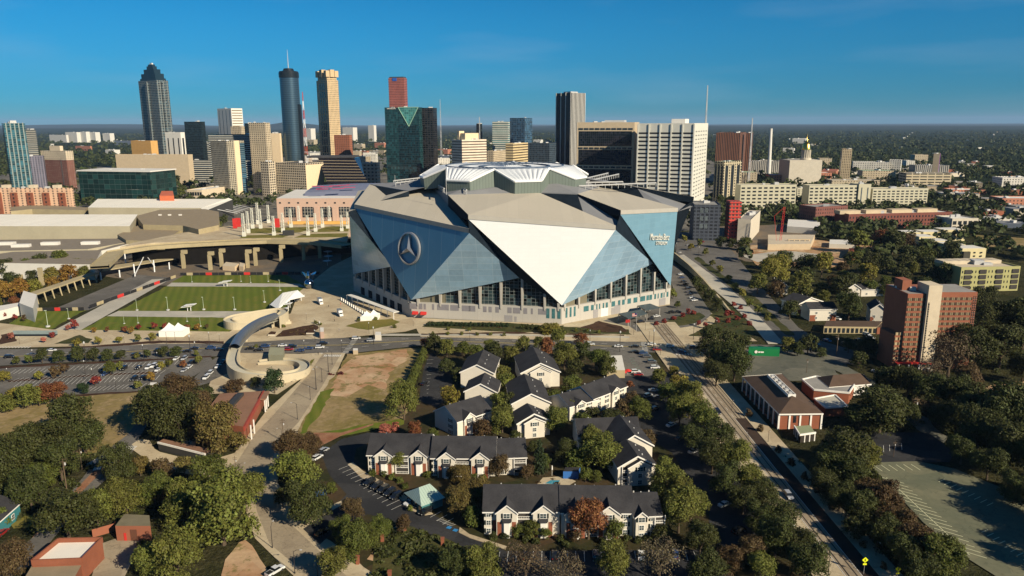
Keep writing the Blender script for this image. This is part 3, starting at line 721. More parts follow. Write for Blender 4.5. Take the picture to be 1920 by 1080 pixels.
# tan post-modern tower
f_post = facade('tan_stone_tower', (.50, .37, .21), (.06, .055, .05), 3.3, 3.9, .42, .48)
r, q, h = bld('tan_tower', 'tall tan stone tower with dark window strips and a notched crown', 'tower', 593, 613, 634, 150, 1650, 45, f_post, m_froof, None, group=DT)
z2 = ztop(q[1], 143); pr(r, scaled(q, .86), h - 1, z2, f_post, 'upper_storeys', m_froof)
sq = scaled(q, .78)
for i in range(4):
    MB().box((sq[i].x, sq[i].y, z2 - 1), (9, 9, ztop(q[1], 131) - z2), math.radians(-45)).build('corner_turret', M('tan_stone', (.52, .38, .22), .8, .08), r)
    mm = sq[i].lerp(sq[(i + 1) % 4], .5); MB().box((mm.x, mm.y, z2 - 1), (10, 10, ztop(q[1], 129) - z2), math.radians(-45)).build('gable', M('tan_stone'), r)
pr(r, scaled(q, .5), z2 - 2, ztop(q[1], 134), M('tan_stone'), 'crown_core')
wall_windows(r, q[0], q[1], 8, h - 6, 3, 12, .55, .85, m_win, 'window_strip', .4, u0=.2, u1=.8)
bld('brick_office', 'small red brown block to the right of the tan stone tower', 'building', 626, 655, 660, 253, 1480, 15, facade('rust_block', (.30, .11, .06), (.05, .03, .025), 4, 3.4, .4, .5), group=DT)
# red tower, green wedge tower group
f_red = facade('red_granite', (.30, .09, .07), (.03, .022, .025), 3.2, 4.0, .55, .5)
r, q, h = bld('red_tower', 'red granite tower standing behind the dark green glass block', 'tower', 728, 757, 763, 146, 1900, 12, f_red, m_droof, None, group=DT)
MB().box((q[0].lerp(q[1], .4).x, q[0].lerp(q[1], .4).y - .6, ztop(q[1], 151.5)), (11, 1, 7), math.radians(-12)).build('sign', M('blue_sign', (.02, .09, .4), .5, .05), r)
pr(r, scaled(q, .9), h - .5, h + 3, m_droof, 'plant_room')
f_grn = facade('dark_green_curtain', (.014, .04, .044), (.010, .042, .048), 3.2, 4.0, .94, .88, .05, .4)
r, q, h = bld('green_glass_tower', 'dark green glass block with a lit green wedge top behind the stadium', 'tower', 721, 785, 792, 201, 1350, 14, f_grn, m_droof, None, group=DT)
a, b_ = q[0].lerp(q[1], .40), q[0].lerp(q[1], .985); mid = q[0].lerp(q[1], .70); o_ = Vector((0, -1, 0)) * .6
wz = lambda p, z: Vector((p.x, p.y, z)) + o_
MB().poly([wz(a, h), wz(mid, h - 33), wz(b_, h)]).build('wedge_panel', facade('green_glass', (.10, .26, .24), (.05, .2, .19), 4, 4, .9, .9, .1, .3), r)
vb = MB()
for p0, p1 in ((wz(a, h), wz(mid, h - 33)), (wz(mid, h - 33), wz(b_, h)), (wz(a, h), wz(b_, h))): vb.tube(p0, p1, .55, None, 5)
vb.build('wedge_edge', M('pale_green_metal', (.35, .55, .4), .4, .05), r)
MB().poly([wz(q[0].lerp(q[1], .4), 0), wz(q[1], 0), wz(q[1], h - 30), wz(q[0].lerp(q[1], .4), h - 30)]).build('lower_glazing', facade('deep_green_glass', (.01, .03, .035), (.004, .022, .03), 3, 4, .9, .85, .06), r)
fq = (q[1] - q[0]); fq.z = 0; fq.normalize(); fn_ = Vector((fq.y, -fq.x, 0))
lettering('wework', 725, 742, 204.8, 201.6, fn_, Vector((q[0].x, q[0].y, 0)), r, m_wroof)
bld('black_glass_tower', 'black glass block joined to the right of the green wedge tower', 'tower', 790, 812, 819, 202, 1360, 14, facade('black_brown_curtain', (.02, .018, .018), (.008, .008, .009), 5, 3.8, .8, .75, .1, 1.0), m_droof, group=DT)
# right half of the skyline
r, q, h = bld('banded_office', 'cream office block with white bands and a stepped roof left of the petal roof', 'building', 847, 866, 912, 262, 1250, 52, facade('cream_bands', (.64, .54, .42), (.10, .08, .06), 80, 4.4, 1, .38, .4), m_wroof, None, group=DT)
pr(r, scaled(q, .55), h - 1, ztop(q[1], 250), M('cream_wall'), 'roof_house'); pr(r, scaled(q, .2, -14), h - 1, ztop(q[1], 246), M('cream_wall'), 'lift_house')
f_st = facade('white_green_bands', (.50, .50, .44), (.05, .12, .12), 90, 4.2, 1, .55, .2)
bld('banded_tower', 'pale tower with green ribbon windows left of the blue glass tower', 'tower', 923, 952, 957, 228, 1700, 12, f_st, group=DT)
bld('blue_glass_tower', 'blue glass tower with a higher slanted right half', 'tower', 956, 984, 998, 221, 1600, 30, facade('blue_grid_glass', (.10, .16, .22), (.02, .06, .11), 4, 4, .85, .85, .08), m_droof, group=DT)
bld('small_tower', 'small dark tower with a white lantern behind the cream office block', 'tower', 893, 899, 904, 232, 1750, 40, f_dk, depth=12, group=DT)
for xl, xc, xr, yt, Y, f_, lab in ((948, 962, 990, 269, 1300, facade('yellow_bands', (.56, .44, .24), (.08, .06, .04), 60, 4.5, 1, .4), 'low yellow banded block just above the petal roof'), (985, 1030, 1043, 268, 1400, facade('grey_blue_glass', (.06, .08, .10), (.015, .03, .045), 3, 3.6, .7, .8), 'grey blue glass block left of the striped tower'), (1020, 1038, 1044, 266, 1500, f_tan, 'narrow tan block against the striped tower'), (912, 925, 950, 283, 1500, f_tan, 'pale low block between the cream office block and the yellow one')):
    bld('office_block', lab, 'building', xl, xc, xr, yt, Y, 25, f_, group=DT)
r, q, h = bld('striped_tower', 'tall dark tower with thin white vertical ribs right of the petal roof', 'tower', 1043, 1070, 1097, 174, 1450, 44, M('black_glass_wall', (.018, .018, .022), .15, .3), m_droof, None, group=DT)
for i in (0, 1):
    nr_ = (3, 11)[i]
    for t in range(nr_ + 1):
        p = q[i].lerp(q[i + 1], t / nr_); MB().box((p.x, p.y, 0), (1.3, 1.3, h + .5), math.radians(-44)).build('rib', M('white_concrete'), r)
pr(r, scaled(q, .5), h - 1, h + 3, m_hvac, 'plant_room')
# big black and tan federal block, white louvred slab
r, q, h = bld('federal_building', 'wide tan framed building with huge black glass panels beside the white slab', 'building', 1082, 1190, 1199, 229, 1120, 14, M('tan_concrete'), m_froof, None, group=DT)
z_ = lambda y: ztop(q[1], y)
for y0, y1 in ((246, 274), (281, 310), (318, 342)):
    wall_windows(r, q[0], q[1], z_(y1), z_(y0), 1, 1, .92, 1, facade('black_panel_glass', (.014, .014, .018), (.006, .006, .009), 3, 3.6, .9, .9, .06, .8), 'glass_panel', .6)
for y0, y1 in ((239.5, 244), (276, 280.5), (312, 316.5)):
    wall_windows(r, q[0], q[1], z_(y1), z_(y0), 10, 1, .82, .75, m_win, 'window', .5, u0=.02, u1=.98)
pr(r, scaled(q, .35, 10), h - 1, h + 3, m_hvac, 'plant_room')
Y_ = G(1330, 385)[1]
r, q, h = bld('white_slab', 'big white office slab with louvred bays and a sunlit right end', 'building', 1197, 1302, 1328, 231, Y_ * .93, 23, M('white_slab_concrete', (.58, .57, .50), .75, .05), m_wroof, None, group=DT)
nf = 17; zb, zt_ = 14.0, ztop(q[1], 246)
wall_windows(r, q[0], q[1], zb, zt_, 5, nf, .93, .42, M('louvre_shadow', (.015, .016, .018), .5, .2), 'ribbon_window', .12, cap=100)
for t in range(6):
    p = q[0].lerp(q[1], t / 5); d = (q[1] - q[0]).normalized()
    MB().box((p.x, p.y, 0), (1.8, 2.4, h - 1), math.atan2(d.y, d.x)).build('pier', M('white_slab_concrete'), r)
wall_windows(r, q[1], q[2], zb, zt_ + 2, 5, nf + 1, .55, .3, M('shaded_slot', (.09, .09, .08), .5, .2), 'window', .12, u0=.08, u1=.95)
wall_windows(r, q[0], q[1], 1, 12, 1, 1, .96, .8, m_win, 'ground_glazing', .12)
b2 = scaled(q, .25, 8); pr(r, b2, h - 1, h + 6, m_wroof, 'roof_house')
# brown towers, smokestack, capitol
f_br = facade('brown_fins', (.26, .11, .06), (.02, .014, .012), 3.2, 80, .55, 1, .4)
bld('brown_tower', 'broad brown finned tower right of the white slab', 'tower', 1343, 1388, 1399, 249, 1500, 22, f_br, m_droof, hv=2, group='pair of brown finned towers')
bld('brown_tower', 'narrower brown finned tower at the right of the brown pair', 'tower', 1399, 1410, 1424, 249, 1540, 22, f_br, m_droof, group='pair of brown finned towers')
p = AtY(1447.5, 241, 1700); s_ = MB().tube((p.x, p.y, 0), (p.x - 2, p.y, p.z), 4.2, 3.2, 14); single(s_, 'smokestack', m_wroof, 'slender white smokestack above the domed capitol', 'chimney', (p.x, p.y, 0))
p = AtY(1515, 289, 1500); r = thing('capitol', 'capitol with a gilded dome on a columned drum', 'capitol', (p.x, p.y, 0)); foot([(p.x - 60, p.y - 30), (p.x + 60, p.y - 30), (p.x + 60, p.y + 60), (p.x - 60, p.y + 60)])
kk = mpp(Vector((p.x, p.y, 0))); zz = lambda y: ztop(p, y)
MB().box((p.x - 6 * kk, p.y + 20, 0), (60 * kk, 60, zz(300)), 0).build('main_block', M('pale_stone', (.5, .45, .36), .8, .1), r)
MB().lathe((p.x, p.y + 10, 0), [(10 * kk, 0), (10 * kk, zz(297)), (8 * kk, zz(296)), (7.2 * kk, zz(296)), (6.8 * kk, zz(280))], 20).build('drum', M('pale_stone'), r)
for i in range(14):
    a = 2 * math.pi * i / 14; MB().tube((p.x + 7.6 * kk * math.cos(a), p.y + 10 + 7.6 * kk * math.sin(a), zz(296)), (p.x + 7.6 * kk * math.cos(a), p.y + 10 + 7.6 * kk * math.sin(a), zz(281)), .9, None, 6).build('column', M('pale_stone'), r)
MB().lathe((p.x, p.y + 10, 0), [(8 * kk, zz(281)), (8 * kk, zz(279)), (7.4 * kk, zz(277)), (6.6 * kk, zz(272)), (4.6 * kk, zz(268)), (2.2 * kk, zz(266.4)), (1.6 * kk, zz(266)), (1.5 * kk, zz(262)), (.4 * kk, zz(260)), (.25 * kk, zz(253)), (.01, zz(252))], 20).build('dome', M('gold_leaf', (.75, .5, .10), .28, .05, .3, 1), r, smooth=True)
bld('black_glass_block', 'white framed block with a black glass front under the capitol dome', 'building', 1461, 1500, 1526, 301, 1800, 40, M('white_concrete'), m_wroof, ('w', 1, 1, .8, .86, m_win), ('s', 3, 1, .4, .86, m_win))
bld('gabled_court_building', 'tan court building with a green pitched roof right of the white slab', 'building', 1340, 1358, 1391, 303, 1150, 50, facade('tan_court', (.42, .36, .24), (.03, .03, .03), 5, 4.2, .5, .6), M('green_copper', (.10, .32, .24), .7, .1), ('s', 3, 1, .5, .85, m_win), None)
bld('tan_tower_hall', 'slim tan art deco tower standing alone right of the dome', 'tower', 1580, 1598, 1603, 279, 1500, 18, facade('tan_deco', (.44, .35, .22), (.10, .08, .06), 3.2, 5, .4, .7), hv=1)
MID = 'mid-rise buildings around the capitol'
for nm, xl, xc, xr, yt, b_, yaw, fc, rf, lab in (
    ('grey_office', 1388, 1462, 1470, 302, (1430, 330), 8, 'a', None, 'long grey columned office left of the black glass block'),
    ('brick_hall', 1443, 1492, 1497, 328, (1470, 343), 6, 'b', None, 'salmon brick hall above the long cream hotel'),
    ('small_office', 1537, 1560, 1563, 297, (1550, 312), 10, 'c', None, 'small tan office between the dome and the deco tower'),
    ('stone_museum', 1618, 1680, 1684, 320, (1650, 340), 8, 'c', 'g', 'low stone building with a wide green hipped roof'),
    ('white_office', 1600, 1668, 1704, 304, (1650, 326), 20, 'w', None, 'white office range behind the green roofed stone building'),
    ('white_tower_block', 1668, 1690, 1705, 300, (1690, 326), 30, 'w', None, 'taller white block at the right end of the white office range'),
    ('parking_deck', 1700, 1785, 1790, 325, (1745, 350), 5, 'p', None, 'tan parking deck with long open storeys'),
    ('grey_office', 1717, 1780, 1786, 310, (1750, 335), 6, 'a', None, 'grey finned office standing behind the tan parking deck'),
    ('tan_block', 1716, 1741, 1745, 290, (1730, 310), 8, 'c', None, 'tan block left of the tower with a purple banner'),
    ('brick_store', 1526, 1560, 1562, 324, (1545, 337), 6, 'b', None, 'red brick store below the small tan office'),
    ('low_warehouse', 1560, 1650, 1655, 338, (1605, 352), 4, 'c', None, 'low tan warehouse with a stepped front in the trees'),
    ('white_depot', 1880, 1940, 1945, 333, (1910, 352), 5, 'w', None, 'white low depot at the right edge with pale roofs'),
    ('brick_flats', 1880, 1960, 1965, 372, (1920, 392), 5, 'b', None, 'red brick flats at the right edge among dark trees'),
    ('brick_flats', 1786, 1850, 1854, 356, (1815, 366), 5, 'b', None, 'low red brick row below the far elevated road'),
    ('white_hall', 1700, 1716, 1719, 301, (1707, 318), 10, 'w', None, 'tiny white block left of the tan block'),
    ('red_shop', 1362, 1385, 1388, 345, (1372, 372), 10, 'b', None, 'brick shop with arched windows beside the construction site'),
    ('green_hall', 1343, 1420, 1425, 323, (1390, 345), 10, 'c', 'g', 'low hall with green pitched roofs below the court building')):
    fm = {'a': facade('grey_columns', (.36, .34, .30), (.04, .045, .05), 4, 60, .5, 1), 'b': facade('salmon_brick', (.42, .17, .10), (.10, .07, .06), 5, 4.5, .4, .45), 'c': facade('tan_mid', (.42, .35, .24), (.10, .085, .07), 5, 4.5, .35, .45), 'w': facade('white_mid', (.58, .55, .48), (.12, .13, .13), 5, 4.2, .45, .45), 'p': facade('deck_storeys', (.50, .42, .28), (.05, .045, .03), 14, 5.2, .86, .45, .8)}[fc]
    bld(nm, lab, 'building', xl, xc, xr, yt, 0, yaw, fm, M('green_copper') if rf == 'g' else m_wroof if fc in 'wb' else m_froof, None, b=b_, depth=35, group=MID, hv=2 if xr - xl > 50 else 0)
r, q, h = bld('banner_tower', 'small tan tower carrying a tall purple banner', 'tower', 1751, 1763, 1770, 288, 1500, 30, M('tan_concrete'), group=MID)
wall_windows(r, q[1], q[2], 6, h, 1, 1, .9, .96, M('purple_banner', (.25, .05, .40), .6, .1), 'banner', .4)
# long cream hotel range with dark windows
m_hotel = M('cream_green_render', (.48, .45, .33), .8, .07)
for xl, xc, xr, yt, b_, cols, lab in ((1389, 1494, 1496, 346, (1440, 392), 10, 'left block of the long cream hotel, behind the red crane'), (1518, 1611, 1616, 347, (1565, 390), 10, 'middle block of the long cream hotel with its tower at the right end'), (1637, 1741, 1745, 353, (1690, 389), 12, 'right block of the long cream hotel, nearest the red roofed end')):
    r, q, h = bld('hotel_block', lab, 'hotel', xl, xc, xr, yt, 0, -3, m_hotel, m_froof, ('w', cols, 6, .62, .45, m_win), False, b=b_, depth=22, group='blocks of the long cream hotel')
r, q, h = bld('hotel_core', 'taller plain core between the middle and right blocks of the cream hotel', 'hotel', 1611, 1634, 1641, 345, 0, -3, m_hotel, None, ('s', 2, 1, .2, .8, m_winl), False, b=(1625, 390), depth=26)
bld('hotel_link', 'recessed link with windows between two blocks of the cream hotel', 'hotel', 1495, 1517, 1518, 352, 0, -3, m_hotel, None, ('w', 3, 6, .6, .45, m_win), False, b=(1506, 378), depth=16)
# brick apartment range in shade
f_ba = facade('brown_brick_range', (.17, .06, .045), (.04, .03, .03), 3.4, 4.2, .35, .5)
r, q, h = bld('brick_apartments', 'long dark brick apartment range with a pale flat roof and dormer row', 'building', 1592, 1786, 1840, 397, 0, -9, M('brown_brick_plain', (.17, .06, .045), .9, .15, .2), m_wroof, None, b=(1660, 425), depth=28)
wall_windows(r, q[0], q[1], 2, h - 2, 33, 3, .36, .5, m_win, 'window', .15)
for t in (.05, .3, .55, .8): 
    p = q[0].lerp(q[3], .5).lerp(q[1].lerp(q[2], .5), t); MB().box((p.x, p.y, h - 1), (26, 12, 4), .16).build('roof_house', M('tan_concrete'), r)
bld('brick_apartments', 'dark shaded end block at the left of the brick apartment range', 'building', 1530, 1590, 1600, 385, 0, -20, f_ba, m_froof, None, b=(1560, 420), depth=28)
bld('stone_apartments', 'paler end block with big glazed bays at the right of the brick apartment range', 'building', 1786, 1835, 1842, 409, 0, -6, M('pale_stone'), m_wroof, ('w', 5, 2, .7, .7, m_win), False, b=(1810, 436), depth=28)
# ------------------------------------------------------------------ ground sheets
def gmat(name, c, c2, s1=.05, s2=.8, lo=.35, hi=.65, fine=.25, rough=.95):
    if name in MATS: return MATS[name]
    n = NT(name); vo = n.n('ShaderNodeTexVoronoi'); vo.inputs['Scale'].default_value = .09; n.t.links.new(n.n('ShaderNodeNewGeometry').outputs['Position'], vo.inputs['Vector']); vs = n.n('ShaderNodeSeparateColor'); n.t.links.new(vo.outputs['Color'], vs.inputs[0])
    k = n.ramp(n.math('ADD', n.math('MULTIPLY', n.noise(s1, 6), .8), n.math('MULTIPLY', vs.outputs[0], .2)), lo, hi)
    col = n.mix(k, c, c2)
    if 'asph' in name or 'lot' in name or 'street' in name or 'road' in name or 'paving' in name:
        ve = n.n('ShaderNodeTexVoronoi'); ve.feature = 'DISTANCE_TO_EDGE'; ve.inputs['Scale'].default_value = .075; nz = n.n('ShaderNodeTexNoise'); nz.inputs['Scale'].default_value = .12; nz.inputs['Detail'].default_value = 5; n.t.links.new(n.n('ShaderNodeNewGeometry').outputs['Position'], nz.inputs['Vector'])
        va = n.n('ShaderNodeVectorMath', operation='MULTIPLY_ADD'); n.t.links.new(nz.outputs['Color'], va.inputs[0]); va.inputs[1].default_value = (22, 22, 0); n.t.links.new(n.n('ShaderNodeNewGeometry').outputs['Position'], va.inputs[2]); n.t.links.new(va.outputs[0], ve.inputs['Vector'])
        col = n.mix(n.math('MULTIPLY', n.math('LESS_THAN', ve.outputs[0], .011), .28), col, sc(c, .35))
        col = n.mix(n.math('MULTIPLY', n.ramp(n.noise(.35, 3), .60, .72), .35), col, sc(c, .5))
    if name == 'lawn':
        sq = n.n('ShaderNodeSeparateXYZ'); n.t.links.new(n.n('ShaderNodeNewGeometry').outputs['Position'], sq.inputs[0])
        w_ = n.math('SINE', n.math('MULTIPLY', n.math('ADD', sq.outputs[0], n.math('MULTIPLY', sq.outputs[1], .35)), 1.1))
        col = n.mix(n.math('ADD', .5, n.math('MULTIPLY', w_, .35)), col, sc(c, .78))
        col = n.mix(n.math('MULTIPLY', n.ramp(n.noise(.05, 6, rough=.7), .56, .7), .6), col, (.20, .155, .05))
    if name in ('bare_dirt', 'dry_field'):
        col = n.mix(n.math('MULTIPLY', n.ramp(n.noise(.16, 7, rough=.72), .52, .60), .7), col, (.12, .125, .03) if name == 'bare_dirt' else (.34, .25, .14))
    col = n.mix(n.ramp(n.noise(s2, 4), .3, .7), n.mix(fine, col, (.01, .01, .008)), col)
    n.out(col, rough); n.b.inputs['Specular IOR Level'].default_value = .15
    MATS[name] = n.m
    return n.m
g_asph = gmat('asphalt', (.115, .108, .098), (.165, .155, .14), .04, 1.2)
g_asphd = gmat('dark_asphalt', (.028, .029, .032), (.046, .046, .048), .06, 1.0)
g_road = gmat('worn_road', (.27, .22, .155), (.36, .30, .21), .05, 1.0, fine=.15)
g_conc = gmat('concrete_paving', (.40, .32, .21), (.52, .44, .30), .06, .7, fine=.12)
g_path = gmat('pale_path', (.36, .34, .29), (.46, .43, .36), .06, .7, fine=.1)
g_dirt = gmat('bare_dirt', (.36, .19, .095), (.52, .37, .23), .06, .5, fine=.2)
g_lawn = gmat('lawn', (.115, .155, .016), (.17, .165, .028), .03, 1.5, fine=.2)
g_lawn2 = gmat('dry_lawn', (.13, .13, .022), (.20, .165, .04), .05, .6, fine=.25)
g_dry = gmat('dry_field', (.18, .145, .042), (.32, .23, .115), .045, .5, fine=.3)
g_mulch = gmat('mulch', (.045, .022, .013), (.075, .038, .022), .2, 2, fine=.3)
g_scrub = gmat('scrub', (.030, .042, .010), (.085, .08, .025), .12, 1.2, fine=.5)
g_shop = gmat('construction_ground', (.20, .15, .10), (.13, .115, .095), .04, .4, fine=.3)
g_lot = gmat('school_lot', (.10, .105, .085), (.16, .155, .12), .05, .6, fine=.2)
g_city = gmat('street_blocks', (.10, .095, .085), (.24, .22, .18), .02, .2, fine=.4)
# far city floor under downtown
sheet('city_blocks', [(-60, 420), (-60, 332), (400, 296), (1300, 290), (1420, 330), (1330, 430), (640, 470), (300, 500)], g_city)
sheet('construction_yard', [(1280, 460), (1330, 425), (1500, 420), (1560, 470), (1540, 500), (1400, 490)], g_shop)
sheet('forecourt', [(120, 505), (300, 470), (640, 455), (640, 520), (560, 540), (300, 535)], g_shop)
# park west of the stadium
sheet('asphalt_yard', [(100, 580), (255, 515), (335, 522), (190, 572), (165, 582)], g_asph)
sheet('lawn', [(322, 530), (345, 515), (535, 516), (575, 535), (560, 532)], g_lawn)
sheet('paved_path', [(312, 537), (322, 530), (562, 532), (572, 538)], g_path)
sheet('lawn', [(222, 583), (312, 537), (572, 538), (560, 550), (526, 584)], g_lawn)
sheet('paved_path', [(200, 593), (222, 583), (526, 584), (500, 594), (440, 596)], g_path)
sheet('lawn', [(150, 620), (202, 593), (440, 596), (470, 600), (428, 622)], g_lawn)
sheet('lawn', [(18, 606), (60, 583), (160, 582), (98, 617), (30, 616)], g_lawn)
sheet('drive', [(100, 620), (285, 524), (322, 522), (148, 621)], g_path)
sheet('promenade', [(-60, 640), (-60, 600), (20, 608), (96, 618), (430, 622), (470, 600), (560, 596), (640, 632), (430, 644), (120, 650), (-60, 654)], g_conc)
sheet('planting_bed', [(100, 645), (150, 628), (175, 636), (165, 644)], g_scrub)
sheet('planting_bed', [(0, 628), (28, 622), (30, 640), (0, 646)], g_mulch)
sheet('mulch_strip', [(88, 655), (300, 638), (420, 640), (420, 644), (300, 643), (100, 659)], g_mulch)
# stadium plaza
sheet('plaza', [(470, 640), (500, 600), (545, 588), (560, 548), (620, 500), (660, 480), (690, 540), (772, 594), (795, 612), (760, 622), (640, 634)], g_conc)
sheet('plaza_lawn', [(648, 612), (672, 604), (700, 600), (735, 598), (752, 604), (735, 611), (690, 619)], g_lawn2)
sheet('planting_bed', [(518, 632), (530, 620), (588, 608), (598, 612), (588, 628)], g_mulch)
sheet('forecourt_paving', [(770, 596), (1053, 608), (1256, 570), (1290, 560), (1420, 640), (1170, 641), (790, 634)], g_conc)
sheet('planting_bed', [(792, 613), (808, 603), (955, 606), (1045, 612), (1180, 618), (1185, 628), (950, 622)], g_scrub)
sheet('white_wall_path', [(708, 630), (720, 626), (950, 626), (1180, 631), (1180, 634), (950, 629.5)], g_path)
sheet('planting_bed', [(790, 626), (950, 623), (1170, 628), (1170, 630), (950, 625.5), (790, 628)], g_mulch)
sheet('drive_loop', [(1130, 602), (1190, 583), (1256, 572), (1262, 540), (1240, 470), (1290, 520), (1335, 590), (1310, 610), (1240, 620), (1195, 622), (1180, 612)], g_asph)
sheet('drive_lawn', [(1218, 612), (1275, 592), (1312, 586), (1324, 594), (1305, 606), (1238, 618)], g_scrub)
sheet('forecourt_bed', [(1085, 615), (1122, 602), (1165, 612), (1180, 622), (1140, 624)], g_mulch)
sheet('red_bed', [(1332, 592), (1365, 570), (1392, 574), (1428, 625), (1400, 632), (1290, 630), (1330, 612), (1346, 602)], g_scrub)
# avenue across the picture
sheet('avenue', [(-80, 656), (120, 654), (300, 645), (420, 645), (530, 638), (640, 634), (790, 631.5), (960, 636), (1170, 641), (1330, 643), (1460, 648), (1600, 658), (1600, 684), (1460, 670), (1300, 661.5), (1160, 661), (960, 654), (790, 648), (645, 664), (530, 662), (375, 670), (120, 680), (-80, 690)], g_asph)
sheet('side_street', [(404, 671), (440, 664), (560, 663), (470, 672), (445, 690), (415, 712), (372, 724), (350, 722)], g_asph)
sheet('parking_lot', [(-60, 697), (15, 690), (200, 680.5), (395, 670), (402, 680), (365, 705), (285, 733), (125, 742), (-60, 752)], g_asph)
sheet('mulch_strip', [(-60, 692), (15, 686.5), (200, 678), (395, 667.5), (398, 670), (200, 681), (15, 690), (-60, 696)], g_mulch)
sheet('mulch_strip', [(15, 714), (120, 706), (300, 697), (300, 699), (120, 709), (15, 717)], g_mulch)
sheet('mulch_strip', [(125, 741), (285, 731), (290, 734), (130, 746)], g_mulch)
sheet('dry_field', [(-60, 757), (60, 748), (285, 735), (300, 745), (255, 795), (240, 830), (200, 850), (-60, 880)], g_dry)
# spiral ramp court
sheet('ramp_court', [(440, 662), (560, 664), (606, 662), (572, 706), (520, 740), (470, 735), (385, 740), (395, 715), (450, 690)], g_conc)
sheet('lawn_patch', [(565, 690), (590, 672), (580, 705), (560, 708)], g_lawn2)
# street running down to the junction and on to the bottom edge
sheet('street_pavement', [(596, 662), (648, 662), (612, 740), (562, 810), (525, 850), (520, 905), (560, 970), (640, 1030), (720, 1090), (560, 1090), (478, 1010), (455, 940), (440, 905), (300, 880), (246, 842), (262, 826), (300, 848), (380, 868), (440, 850), (500, 770), (572, 706)], g_conc)
sheet('street', [(606, 663), (640, 663), (602, 728), (560, 792), (520, 835), (505, 880), (508, 920), (540, 978), (600, 1035), (660, 1090), (590, 1090), (505, 1020), (482, 960), (470, 910), (440, 893), (420, 880), (445, 866), (480, 812), (515, 776), (575, 707)], g_road)
sheet('vacant_lot', [(650, 664), (770, 653), (800, 655), (770, 730), (760, 790), (700, 800), (600, 818), (552, 818), (600, 740), (640, 690)], g_dry)
sheet('bare_dirt', [(668, 668), (762, 655), (766, 672), (730, 700), (722, 735), (690, 722), (650, 745), (615, 742), (640, 690)], g_dirt)
sheet('grass_verge', [(600, 735), (628, 728), (600, 775), (575, 812), (560, 815)], g_lawn)
sheet('grass_verge', [(552, 818), (600, 812), (700, 795), (760, 786), (760, 796), (690, 808), (600, 826)], g_lawn)
sheet('side_street', [(140, 915), (170, 878), (205, 842), (240, 815), (330, 690), (345, 690), (262, 820), (250, 846), (222, 880), (170, 925), (60, 1060), (0, 1090), (-30, 1090), (60, 1010)], g_asph)
sheet('red_pavement', [(160, 900), (180, 880), (200, 878), (170, 906), (95, 985), (60, 1010), (80, 985)], gmat('brick_pavement', (.25, .11, .06), (.35, .2, .12), .2, 2))
sheet('oval_plaza', [(247, 834), (262, 824), (280, 826), (286, 836), (292, 846), (278, 846), (255, 842)], g_conc)
sheet('brick_yard', [(190, 1020), (250, 1000), (270, 1010), (230, 1090), (170, 1090)], g_road)
sheet('grass_plot', [(20, 985), (50, 964), (66, 970), (58, 990), (25, 992)], g_lawn2)
sheet('dirt_shoulder', [(415, 1095), (420, 1050), (448, 1018), (462, 1012), (485, 1035), (505, 1070), (515, 1095)], g_dirt)
# apartment grounds
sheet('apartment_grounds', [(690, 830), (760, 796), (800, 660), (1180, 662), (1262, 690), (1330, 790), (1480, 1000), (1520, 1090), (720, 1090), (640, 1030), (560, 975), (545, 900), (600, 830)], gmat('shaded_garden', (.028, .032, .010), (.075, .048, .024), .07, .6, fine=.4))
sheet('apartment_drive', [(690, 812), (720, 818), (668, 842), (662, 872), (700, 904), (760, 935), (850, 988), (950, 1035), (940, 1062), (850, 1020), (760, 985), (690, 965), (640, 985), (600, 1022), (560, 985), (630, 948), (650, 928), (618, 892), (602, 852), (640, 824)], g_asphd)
sheet('kerb_walk', [(652, 872), (662, 868), (680, 884), (720, 906), (790, 950), (780, 956), (720, 918), (676, 896)], g_conc, h=.12)
sheet('kerb_walk', [(768, 946), (800, 955), (812, 965), (795, 968), (770, 958)], g_conc, h=.12)
sheet('kerb_walk', [(862, 990), (880, 1003), (950, 1026), (948, 1032), (880, 1010), (860, 1000)], g_conc, h=.12)
sheet('entry_apron', [(550, 985), (605, 955), (640, 940), (645, 946), (610, 965), (565, 995)], g_conc)
sheet('brick_walk', [(588, 812), (640, 812), (700, 795), (700, 798), (640, 818), (596, 840)], MATS['brick_pavement'])
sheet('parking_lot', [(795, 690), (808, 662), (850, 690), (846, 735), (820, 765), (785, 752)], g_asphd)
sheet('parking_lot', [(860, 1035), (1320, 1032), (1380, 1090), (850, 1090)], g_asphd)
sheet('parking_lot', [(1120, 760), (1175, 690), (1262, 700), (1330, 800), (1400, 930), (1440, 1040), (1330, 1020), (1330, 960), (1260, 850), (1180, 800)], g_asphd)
sheet('bare_slope', [(688, 1050), (742, 988), (768, 992), (745, 1015), (712, 1056)], g_dirt)
sheet('thicket_ground', [(700, 1010), (760, 985), (880, 1030), (930, 1090), (700, 1090)], g_scrub)
# restaurant lot by the boulevard
sheet('restaurant_lot', [(1140, 690), (1137, 661), (1215, 661), (1245, 697), (1215, 706), (1160, 706)], g_asph)
# right-hand lots and streets
sheet('school_lot', [(1382, 668), (1440, 662), (1522, 664), (1585, 712), (1500, 715), (1400, 712)], g_lot)
sheet('side_street', [(1520, 664), (1545, 660), (1640, 716), (1720, 770), (1778, 820), (1770, 832), (1730, 812), (1640, 742)], g_lot)
sheet('school_yard', [(1600, 830), (1640, 812), (1740, 812), (1790, 850), (1780, 868), (1640, 868)], g_asphd)
sheet('parking_lot', [(1636, 878), (1650, 868), (1720, 866), (1790, 880), (1900, 925), (1990, 970), (1990, 1090), (1880, 1090), (1800, 1040), (1730, 980)], gmat('faded_lot', (.125, .135, .09), (.185, .18, .115), .05, .5, fine=.15))
sheet('sandy_clearing', [(1835, 742), (1850, 725), (1940, 712), (1940, 748), (1900, 765), (1860, 770)], g_dirt)
sheet('road', [(1400, 590), (1480, 605), (1540, 640), (1600, 658), (1530, 660), (1440, 640)], g_asph)
